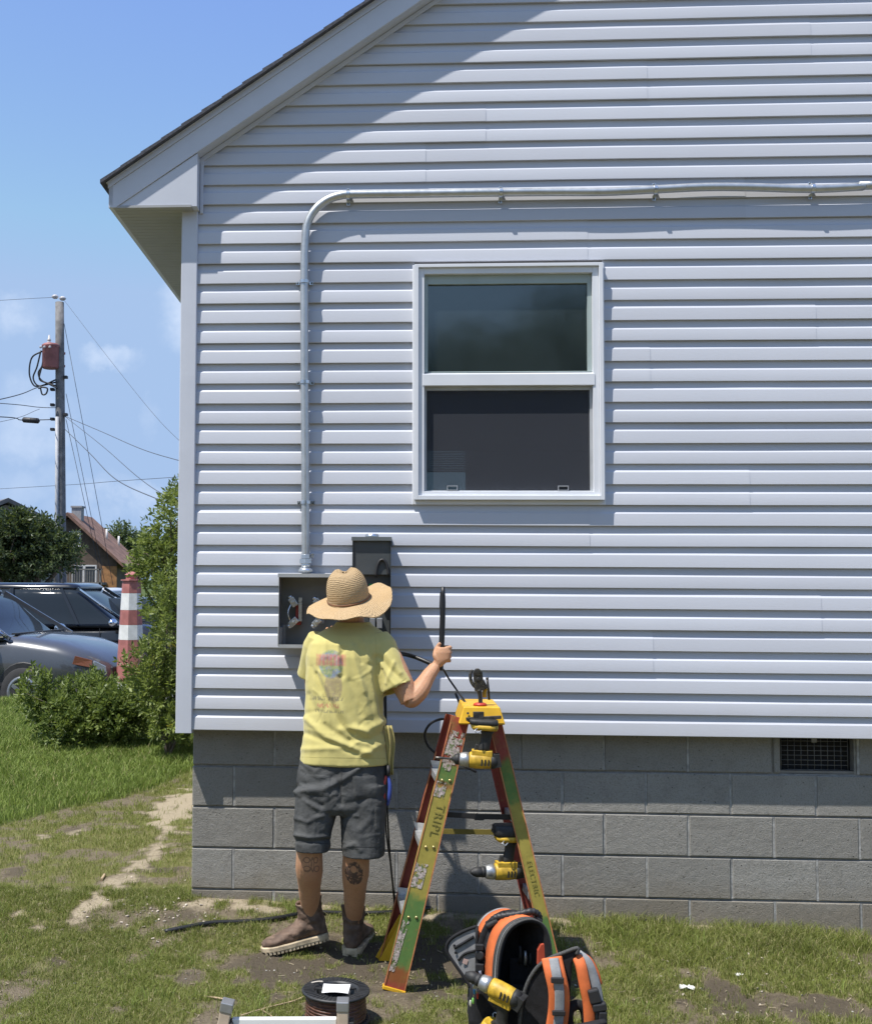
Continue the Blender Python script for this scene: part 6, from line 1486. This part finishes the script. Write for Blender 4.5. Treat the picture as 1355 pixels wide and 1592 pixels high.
drill('impact_driver', 'yellow and black impact driver hanging upside down from the ladder cap', Matrix.Translation(at(744, 1182, yN-.03)) @ Euler((0, R(2), R(-4))).to_matrix().to_4x4() @ flip @ Matrix.Scale(.92, 4), True, .45)
drill('cordless_drill', 'cordless drill hanging upside down by its battery inside the ladder legs', Matrix.Translation(at(782, 1355, yN+.06)) @ Euler((0, R(1), R(12))).to_matrix().to_4x4() @ flip @ Matrix.Scale(.92, 4))
mb = MB(); a = at(716, 1113, yN-.012)
hk = root('tool_hook', tuple(at(748, 1115, yN-.01)), 'dark steel hook bar on the ladder cap that carries the impact driver', 'hook')
mb.bar(at(724, 1118, yN-.012), at(779, 1115, yN-.012), .014, .010); mb.bar(at(735, 1112, yN-.012), at(752, 1112, yN-.012), .03, .012); mb.build('bar', pmat('worn dark steel', (.07, .062, .055), .5, .5, var=.4, scale=50), hk, bevel=.002)
mb = MB(); mb.lathe([(.009, -.01), (.009, .01)], at(729, 1119, yN-.018), (0, -1, 0), 12); mb.build('pivot', M_BLKP, hk)
# crimping tool standing in the cap
ct = root('crimping_tool', tuple(at(747, 1092, ya+.05)), 'dark steel crimping tool standing upright in the ladder cap', 'crimper')
M_STL = pmat('oily dark steel', (.060, .056, .050), .38, .6, var=.4, scale=60, col2=(.16, .14, .09), c2scale=40)
yc_ = ya+.05
def cq(px, py, dy=0): return at(px, py, yc_+dy)
mb = MB(); mb.tube(spline([cq(747, 1096), cq(746, 1082), cq(744, 1072)], 5), smooth_r([.013, .012, .015], 5), 12, squash=.7); mb.build('lower_body', M_STL, ct)
mb = MB(); mb.bar(cq(745, 1074), cq(742, 1044), .040, .016, (0, -1, 0)); mb.bar(cq(748, 1058), cq(755, 1071), .022, .014, (0, -1, 0)); mb.lathe([(.016, -.01), (.016, .01)], cq(742, 1045), (0, -1, 0), 14); mb.lathe([(.009, -.012), (.009, .012)], cq(743, 1056), (0, -1, 0), 10); mb.build('jaw_head', M_STL, ct, bevel=.003)
mb = MB(); mb.tube(spline([cq(734, 1041), cq(731, 1049), cq(732, 1058), cq(736, 1066), cq(741, 1070)], 5), smooth_r([.004, .007, .0075, .0065, .005], 5), 8); mb.bar(cq(737, 1054), cq(741, 1063), .012, .012, (0, -1, 0)); mb.build('side_lever', M_STL, ct)
mb = MB(); mb.tube([cq(757, 1055, .03), cq(759, 1072, .03), cq(760, 1088, .03)], .005, 8); mb.lathe([(.006, 0), (.006, .008)], cq(757, 1056, .03), (0, 0, 1), 8); mb.build('thin_rod', M_STL, ct)
mb = MB(); mb.tube(spline([cq(753, 1084, .02), cq(753, 1076, .02), cq(755, 1070, .02)], 4), .009, 8); mb.build('yellow_grip', M_DY, ct)
# grey tube stood against the far rail
mb = MB(); a, b = at(700, 1180, yFa-.06), at(704, 1147, yFa-.06); dd = (b-a).normalized(); L_ = (b-a).length
mb.lathe([(.015, -.06), (.0185, -.05), (.0185, L_), (.017, L_+.003)], a, tuple(dd), 18); gt = root('tube', tuple(a), 'grey metal tube with a dark lid resting on the ladder step beside the far rail', 'tube'); mb.build('barrel', pmat('grey tube', (.36, .39, .43), .3, .5), gt)
mb = MB(); mb.lathe([(.0175, L_+.004), (.018, L_+.022), (.012, L_+.028)], a, tuple(dd), 16); mb.build('lid', M_BLKP, gt)

# ================================================================== BACKPACK
M_CORD = pmat('black ballistic nylon', (.016, .016, .018), .8, var=.3, scale=40, bump=.4, bscale=420, spec=.3); M_ORG = pmat('orange nylon', (.64, .150, .040), .7, var=.12, scale=20, bump=.3, bscale=420); M_GRYW = pmat('grey webbing', (.26, .27, .28), .7, var=.15, scale=30, bump=.35, bscale=380); M_ZIP = pmat('dark zipper', (.06, .06, .058), .6, var=.3, scale=200, bump=.6, bscale=500); M_LIN = pmat('grey lining', (.24, .24, .245), .75, var=.15, scale=25, bump=.3, bscale=350)
yk = -1.27
base_k = gnd(815, 1588)
bp = root('backpack', (at(815, 1560, yk).x, yk, zg(at(815, 1560, yk).x, yk)), 'open black and orange tool backpack with its panels folded out, in front of the ladder', 'backpack')
A_px = [(770, 1600), (771, 1560), (773, 1520), (776, 1486), (783, 1460), (794, 1443), (810, 1433), (826, 1430), (841, 1435), (850, 1447), (855, 1466), (857, 1490), (858, 1530), (858, 1600)]
A = spline([at(px, py, yk) for px, py in A_px], 3)
VV = Vector((-.095, .150, .0))
ctr = sum(A, Vector())/len(A)
def ar(f, inset=0.0):
    out = []
    for p in A:
        q_ = p+VV*f; c = ctr+VV*f; bul = 1+.04*math.sin(math.pi*f)
        d = (q_-c); d2 = Vector((d.x, 0, d.z)); L_ = d2.length; out.append(c+d*bul-d2/L_*inset if L_ > 1e-6 else q_)
    return out
mb = MB()
for a, b, mi, pr2 in ((0, .05, 1, .004), (.05, .09, 3, 0), (.09, .15, 1, .003), (.15, .42, 2, .001), (.42, .47, 0, .0), (.47, .66, 0, .004), (.66, .88, 2, .001), (.88, .93, 3, .002), (.93, 1.0, 0, .0)):
    mb.loft([ar(a, 0), ar(a, -pr2), ar(b, -pr2), ar(b, 0)], mi, False, True, closed=False)
mb.loft([ar(1.0), ar(1.0, .02), ar(.98, .05)], 0, False, True, closed=False); mb.add(ar(.99, .045), [list(range(len(A)))], 0)
mb.loft([ar(0), ar(.002, .010), ar(.06, .012), ar(.98, .010)], 0, False, True, closed=False)
mb.build('shell', [M_CORD, M_ZIP, M_ORG, M_GRYW], bp, fix=False)
mb = MB()
def ip(px, py, dy): return at(px, py, yk+dy)
mb.prism([ip(776, 1600, .06), ip(778, 1535, .06), ip(800, 1531, .06), ip(826, 1534, .06), ip(856, 1530, .06), ip(857, 1600, .06)], (0, .012, 0)); mb.prism([ip(790, 1600, .10), ip(792, 1490, .10), ip(838, 1488, .10), ip(840, 1600, .10)], (0, .008, 0)); mb.build('inner_pockets', M_CORD, bp, bevel=.004)
mb = MB(); mb.prism([ip(835, 1502, .018), ip(835, 1478, .018), ip(840, 1468, .018), ip(848, 1466, .018), ip(851, 1480, .018), ip(851, 1502, .018)], (0, .03, 0)); mb.build('orange_pocket', pmat('red orange lining', (.42, .06, .025), .8), bp, bevel=.004)
for px, py0, py1, mt_ in ((808, 1498, 1470, M_DB), (816, 1500, 1478, M_DS), (824, 1500, 1482, M_DB), (831, 1502, 1487, M_DY)):
    mb = MB(); mb.tube([ip(px, py0, .09), ip(px+1, (py0+py1)/2, .09), ip(px, py1, .09)], [.006, .007, .005], 8); tag(mb.build('hand_tool', mt_), 'small hand tool standing in a pocket inside the dark backpack', 'hand tool', 'hand tools standing in the backpack pockets')
# top handle with ribbed grip
mb = MB(); hp2 = spline([at(764, 1437, yk+.09), at(768, 1428, yk+.08), at(782, 1424, yk+.07), at(805, 1421, yk+.06), at(826, 1417, yk+.06), at(836, 1422, yk+.07), at(838, 1432, yk+.08)], 8)
mb.tube(hp2, [.0125+.0022*math.sin(k*2.1) for k in range(len(hp2))], 12); mb.build('handle', M_BLKP, bp)
mb = MB(); mb.box(at(764, 1434, yk+.085), (.05, .05, .018), (0, R(-30), 0)); mb.box(at(836, 1428, yk+.08), (.03, .05, .018), (0, R(40), 0)); mb.build('handle_mount', M_DB, bp, bevel=.006)
# webbing and buckle down the side panel
side_c = [A[k]+VV*.56+Vector((-.010, -.006, .002)) for k in range(4, 20)]
mb = MB(); mb.tube(side_c, .014, 8, squash=.35, up=(0, -1, 0)); mb.build('side_strap', M_CORD, bp)
mb = MB(); c = A[8]+VV*.5+Vector((-.018, -.012, 0)); mb.lathe([(.016, -.006), (.020, 0), (.016, .006)], c+Vector((0, 0, .005)), (-.5, -1, 0), 14); mb.box(c+Vector((0, 0, .035)), (.03, .016, .022)); mb.box(c+Vector((0, 0, -.04)), (.032, .018, .028)); mb.build('buckle', M_BLKP, bp, bevel=.003)
mb = MB(); mb.tube(spline([c+Vector((0, -.01, -.05)), c+Vector((.008, -.015, -.085)), c+Vector((-.006, -.015, -.115)), c+Vector((.004, -.012, -.15))], 5), .011, 8, squash=.5); mb.build('loose_strap', pmat('blue grey webbing', (.15, .17, .22), .7, bump=.3, bscale=400), bp)
# grey pocket panel folded out to the left
FL = [(741, 1440), (722, 1447), (704, 1457), (696, 1466), (694, 1476), (698, 1486), (716, 1512), (733, 1536), (740, 1532)]
P0 = [at(px, py, yk+.10+(741-px)*.0007) for px, py in FL]
mb = MB(); mb.prism(P0, (.004, .016, 0)); fo = mb.build('side_flap', M_LIN, bp, bevel=.003)
mb = MB(); mb.tube(spline(P0+[P0[0]], 4), .0065, 8); mb.build('piping', M_CORD, fo)
mb = MB(); q1 = lambda px, py: at(px, py, yk+.10+(741-px)*.0007-.004)
mb.tube(spline([q1(706, 1474), q1(720, 1466), q1(736, 1456)], 4), .0055, 6); mb.tube(spline([q1(712, 1493), q1(722, 1483), q1(738, 1478)], 4), .005, 6); mb.lathe([(.005, 0), (.005, .003)], q1(708, 1481), (0, -1, 0), 10); mb.lathe([(.005, 0), (.005, .003)], q1(706, 1470), (0, -1, 0), 10); mb.build('pocket_edge', M_CORD, fo)
mb = MB(); mb.box(q1(723, 1495), (.018, .003, .018), (0, R(20), 0)); mb.build('care_label', pmat('pale pink label', (.55, .38, .33), .8), fo)
# black back panel folded down to the right, with the two shoulder straps
yq = yk-.10
BPX = [(806, 1605), (811, 1560), (820, 1528), (834, 1505), (852, 1491), (874, 1482), (897, 1474), (896, 1484), (889, 1500), (886, 1540), (884, 1605)]
mb = MB(); P1 = [at(px, py, yq-(px-806)*.0004) for px, py in BPX]; mb.prism(P1, (.006, .030, 0)); po = mb.build('back_panel', M_CORD, bp, bevel=.008)
mb = MB(); mb.tube(spline(P1[:8], 5), .0075, 8); mb.build('panel_piping', M_ZIP, po)
def ribbon(pts, w, th, mat_, name, parent, y0):
    L_ = spline([at(px, py, y0+dy) for px, py, dy in pts], 6); mb = MB(); rings = []
    for k, p in enumerate(L_):
        d = (L_[min(k+1, len(L_)-1)]-L_[max(k-1, 0)]).normalized(); s = d.cross(Vector((0, -1, .2))).normalized(); n_ = s.cross(d).normalized()
        rings.append([p+s*w/2*cx_+n_*th/2*cy_ for cx_, cy_ in ((-1, -.4), (-.8, -1), (.8, -1), (1, -.4), (1, .4), (.8, 1), (-.8, 1), (-1, .4))])
    mb.loft(rings); return mb.build(name, mat_, parent)
s1 = ribbon([(857, 1489, -.03), (862, 1512, -.055), (868, 1540, -.06), (868, 1570, -.055), (863, 1605, -.05)], .074, .020, M_ORG, 'shoulder_strap', bp, yq)
ribbon([(860, 1490, -.045), (864, 1512, -.072), (869, 1540, -.077), (869, 1570, -.072), (866, 1605, -.066)], .034, .006, M_GRYW, 'strap_webbing', s1, yq)
mb = MB(); mb.box(at(866, 1524, yq-.082), (.046, .012, .020)); mb.box(at(868, 1575, yq-.078), (.046, .012, .018)); mb.build('strap_buckle', M_BLKP, s1, bevel=.003)
s2 = ribbon([(894, 1482, -.01), (902, 1500, -.04), (908, 1530, -.05), (914, 1560, -.05), (917, 1605, -.05)], .040, .020, M_ORG, 'shoulder_strap', bp, yq)
ribbon([(897, 1483, -.02), (912, 1496, -.035), (922, 1520, -.04), (929, 1552, -.04), (932, 1605, -.04)], .036, .010, M_GRYW, 'strap_webbing', s2, yq)
ribbon([(900, 1482, -.012), (916, 1492, -.02), (927, 1512, -.025), (932, 1530, -.025)], .018, .012, M_ORG, 'strap_piping', s2, yq)
mb = MB(); mb.box(at(923, 1548, yq-.06), (.040, .03, .05), (0, R(-14), 0)); mb.box(at(931, 1565, yq-.06), (.05, .03, .03), (0, R(-10), 0)); mb.box(at(936, 1582, yq-.06), (.03, .03, .05)); mb.build('strap_buckle', M_BLKP, s2, bevel=.006)
mb = MB(); mb.tube(spline([at(884, 1600, yq-.02), at(884, 1572, yq-.02), at(896, 1562, yq-.01), at(908, 1570, yq-.01), at(912, 1600, yq-.01)], 6), .018, 10); mb.tube(spline([at(868, 1600, yq-.10), at(900, 1596, yq-.10), at(940, 1588, yq-.08)], 6), .018, 10, squash=.5); mb.build('waist_belt', M_CORD, bp)
# lower side pouch and clipped bits
mb = MB(); mb.loft([oval(at(752, py, yk+.02), a, .05, 18, 3) for py, a in ((1605, .055), (1580, .060), (1555, .058), (1535, .05), (1528, .04))]); mb.build('side_pouch', M_CORD, bp)
kc = root('key_clip', tuple(at(738, 1545, yk-.07)), 'little bunch of bright blue, red and green clips hanging on the left of the backpack', 'key clip')
for px, py, c_, nm in ((737, 1541, (.05, .28, .60), 'blue clip'), (742, 1548, (.45, .04, .03), 'red clip'), (735, 1556, (.22, .55, .12), 'green clip'), (731, 1560, (.55, .55, .48), 'pale clip')):
    mb = MB(); mb.ball(at(px, py, yk-.06), (.005, .004, .013), 10); mb.build('clip', pmat(nm, c_, .3, .3), kc)
mb = MB(); mb.lathe([(.010, -.002), (.0125, 0), (.010, .002)], at(739, 1534, yk-.06), (.2, -1, 0), 14); mb.tube([at(739, 1536, yk-.06), at(741, 1545, yk-.06)], .003, 6); mb.tube([at(739, 1536, yk-.06), at(735, 1552, yk-.06)], .002, 6); mb.build('ring', M_DS, kc)
drill('cordless_drill', 'yellow cordless drill leaning upright on the front of the backpack', Matrix.Translation(at(778, 1541, yk-.12)) @ Euler((R(6), R(16), R(-26))).to_matrix().to_4x4() @ Matrix.Scale(.98, 4))

# ================================================================== SPOOL AND LOW STAND
ysp = -1.17; sc_ = at(522, 1537, ysp); zg_s = zg(sc_.x, ysp); Hs = sc_.z-zg_s
sp = root('wire_spool', (sc_.x, ysp, zg_s), 'black ribbed plastic spool of brown wire with a white paper label lying on the ground', 'wire spool')
M_SPL = pmat('black spool plastic', (.024, .025, .027), .5, var=.25, scale=30); M_WIR = pmat('brown wire coils', (.105, .045, .028), .4, var=.35, scale=60)
for zz, up in ((Hs, -1), (.0, 1)):
    mb = MB(); z0_ = zg_s+zz-(.012 if up < 0 else -.002)
    mb.lathe([(.080, z0_), (.126, z0_), (.131, z0_+.003), (.131, z0_+.009), (.126, z0_+.012), (.088, z0_+.012), (.084, z0_+.010), (.080, z0_)], (sc_.x, ysp, 0), (0, 0, 1), 48, caps=False)
    for k in range(44):
        a = 2*math.pi*k/44; d = Vector((math.cos(a), math.sin(a), 0)); c = Vector((sc_.x, ysp, z0_+.0125)); mb.bar(c+d*.090, c+d*.125, .005, .003, (0, 0, 1))
    for k in range(5):
        a = 2*math.pi*k/5+.4; d = Vector((math.cos(a), math.sin(a), 0)); c = Vector((sc_.x, ysp, z0_+.004)); mb.bar(c+d*.02, c+d*.083, .014, .006, (0, 0, 1))
    mb.build('flange', M_SPL, sp)
mb = MB(); mb.lathe([(.080, zg_s+.012), (.080, zg_s+Hs-.010), (.074, zg_s+Hs-.010), (.074, zg_s+.012)], (sc_.x, ysp, 0), (0, 0, 1), 40, caps=False); mb.lathe([(.026, zg_s+.004), (.026, zg_s+Hs-.006), (.014, zg_s+Hs-.006)], (sc_.x, ysp, 0), (0, 0, 1), 20); mb.lathe([(.078, zg_s+.006), (.02, zg_s+.007)], (sc_.x, ysp, 0), (0, 0, 1), 30); mb.build('hub', M_SPL, sp)
mb = MB(); rsp = random.Random(3); pts = []
zlo, zhi = zg_s+.016, zg_s+Hs-.016; turns = 14
for k in range(turns*22):
    f = k/(turns*22); a = 2*math.pi*k/22; r_ = .112+.004*math.sin(k*.7)*.4+.003*noise.noise(Vector((k*.05, 0, 0))); pts.append(Vector((sc_.x+r_*math.cos(a), ysp+r_*math.sin(a), zlo+(zhi-zlo)*f+.0025*math.sin(a*2+k*.01))))
mb.tube(pts, .0048, 6); mb.lathe([(.081, zlo-.003), (.109, zlo-.003), (.109, zhi+.003), (.081, zhi+.003)], (sc_.x, ysp, 0), (0, 0, 1), 36, caps=False); mb.build('wire_winding', M_WIR, sp)
mb = MB(); n = 7; vs = []
pc = [at(500, 1546, ysp-.06), at(541, 1548, ysp-.06), at(545, 1530, ysp+.04), at(503, 1529, ysp+.04)]
for p in pc: p.z = zg_s+Hs+.003
for j in range(n):
    for i in range(n):
        u, v = i/(n-1), j/(n-1); p = pc[0].lerp(pc[1], u).lerp(pc[3].lerp(pc[2], u), v); p.z += .004*math.sin(u*3.1)*math.cos(v*2)+.001; vs.append(p)
mb.add(vs, [(j*n+i, j*n+i+1, (j+1)*n+i+1, (j+1)*n+i) for j in range(n-1) for i in range(n-1)], 0, True)
mb.build('paper_label', pmat('white label paper', (.78, .78, .77), .7, var=.06, col2=(.5, .5, .5), c2scale=60, c2lo=.66, c2hi=.7), sp)
mb = MB(); mb.tube(spline([at(484, 1528, ysp+.05), at(494, 1526, ysp+.05), at(502, 1526, ysp+.04)], 4), .003, 6); mb.build('wire_tail', pmat('pale wire tail', (.5, .45, .38), .5), sp)
yst = -1.50
st = root('low_stand', (at(440, 1580, yst).x, yst, zg(at(440, 1580, yst).x, yst)), 'low stand with two tan uprights capped in grey metal and a white rail', 'stand')
M_TAN = pmat('tan painted wood', (.50, .40, .30), .7, var=.1, scale=20); M_CAPM = pmat('grey metal cap', (.34, .35, .37), .4, .6, var=.1); M_WHR = pmat('white rail', (.76, .77, .75), .45, var=.04)
zs_ = zg(at(440, 1580, yst).x, yst)
for p0, p1, px_ in (((355, 1556), (346, 1600), 350), ((533, 1554), (533, 1600), 533)):
    t0, b0 = at(*p0, yst), at(*p1, yst); d = (b0-t0).normalized(); L_ = (zs_-t0.z)/d.z
    mb = MB(); mb.bar(t0+d*.032, t0+d*L_, .040, .055, (0, -1, 0)); po_ = mb.build('upright', M_TAN, st, bevel=.003)
    mb = MB(); mb.bar(t0, t0+d*.034, .044, .060, (0, -1, 0)); mb.build('metal_cap', M_CAPM, po_, bevel=.003)
    mb = MB(); c = t0+d*.10+Vector((.030, .0, 0)); mb.box(c, (.02, .05, .06)); mb.build('hinge_block', M_BLKP, po_, bevel=.003)
mb = MB(); a, b = at(352, 1588, yst+.0), at(533, 1588, yst+.0); mb.bar(a+Vector((.022, 0, -.012)), b+Vector((-.022, 0, -.012)), .05, .026, (0, -1, 0)); mb.build('rail', M_WHR, st, bevel=.003)
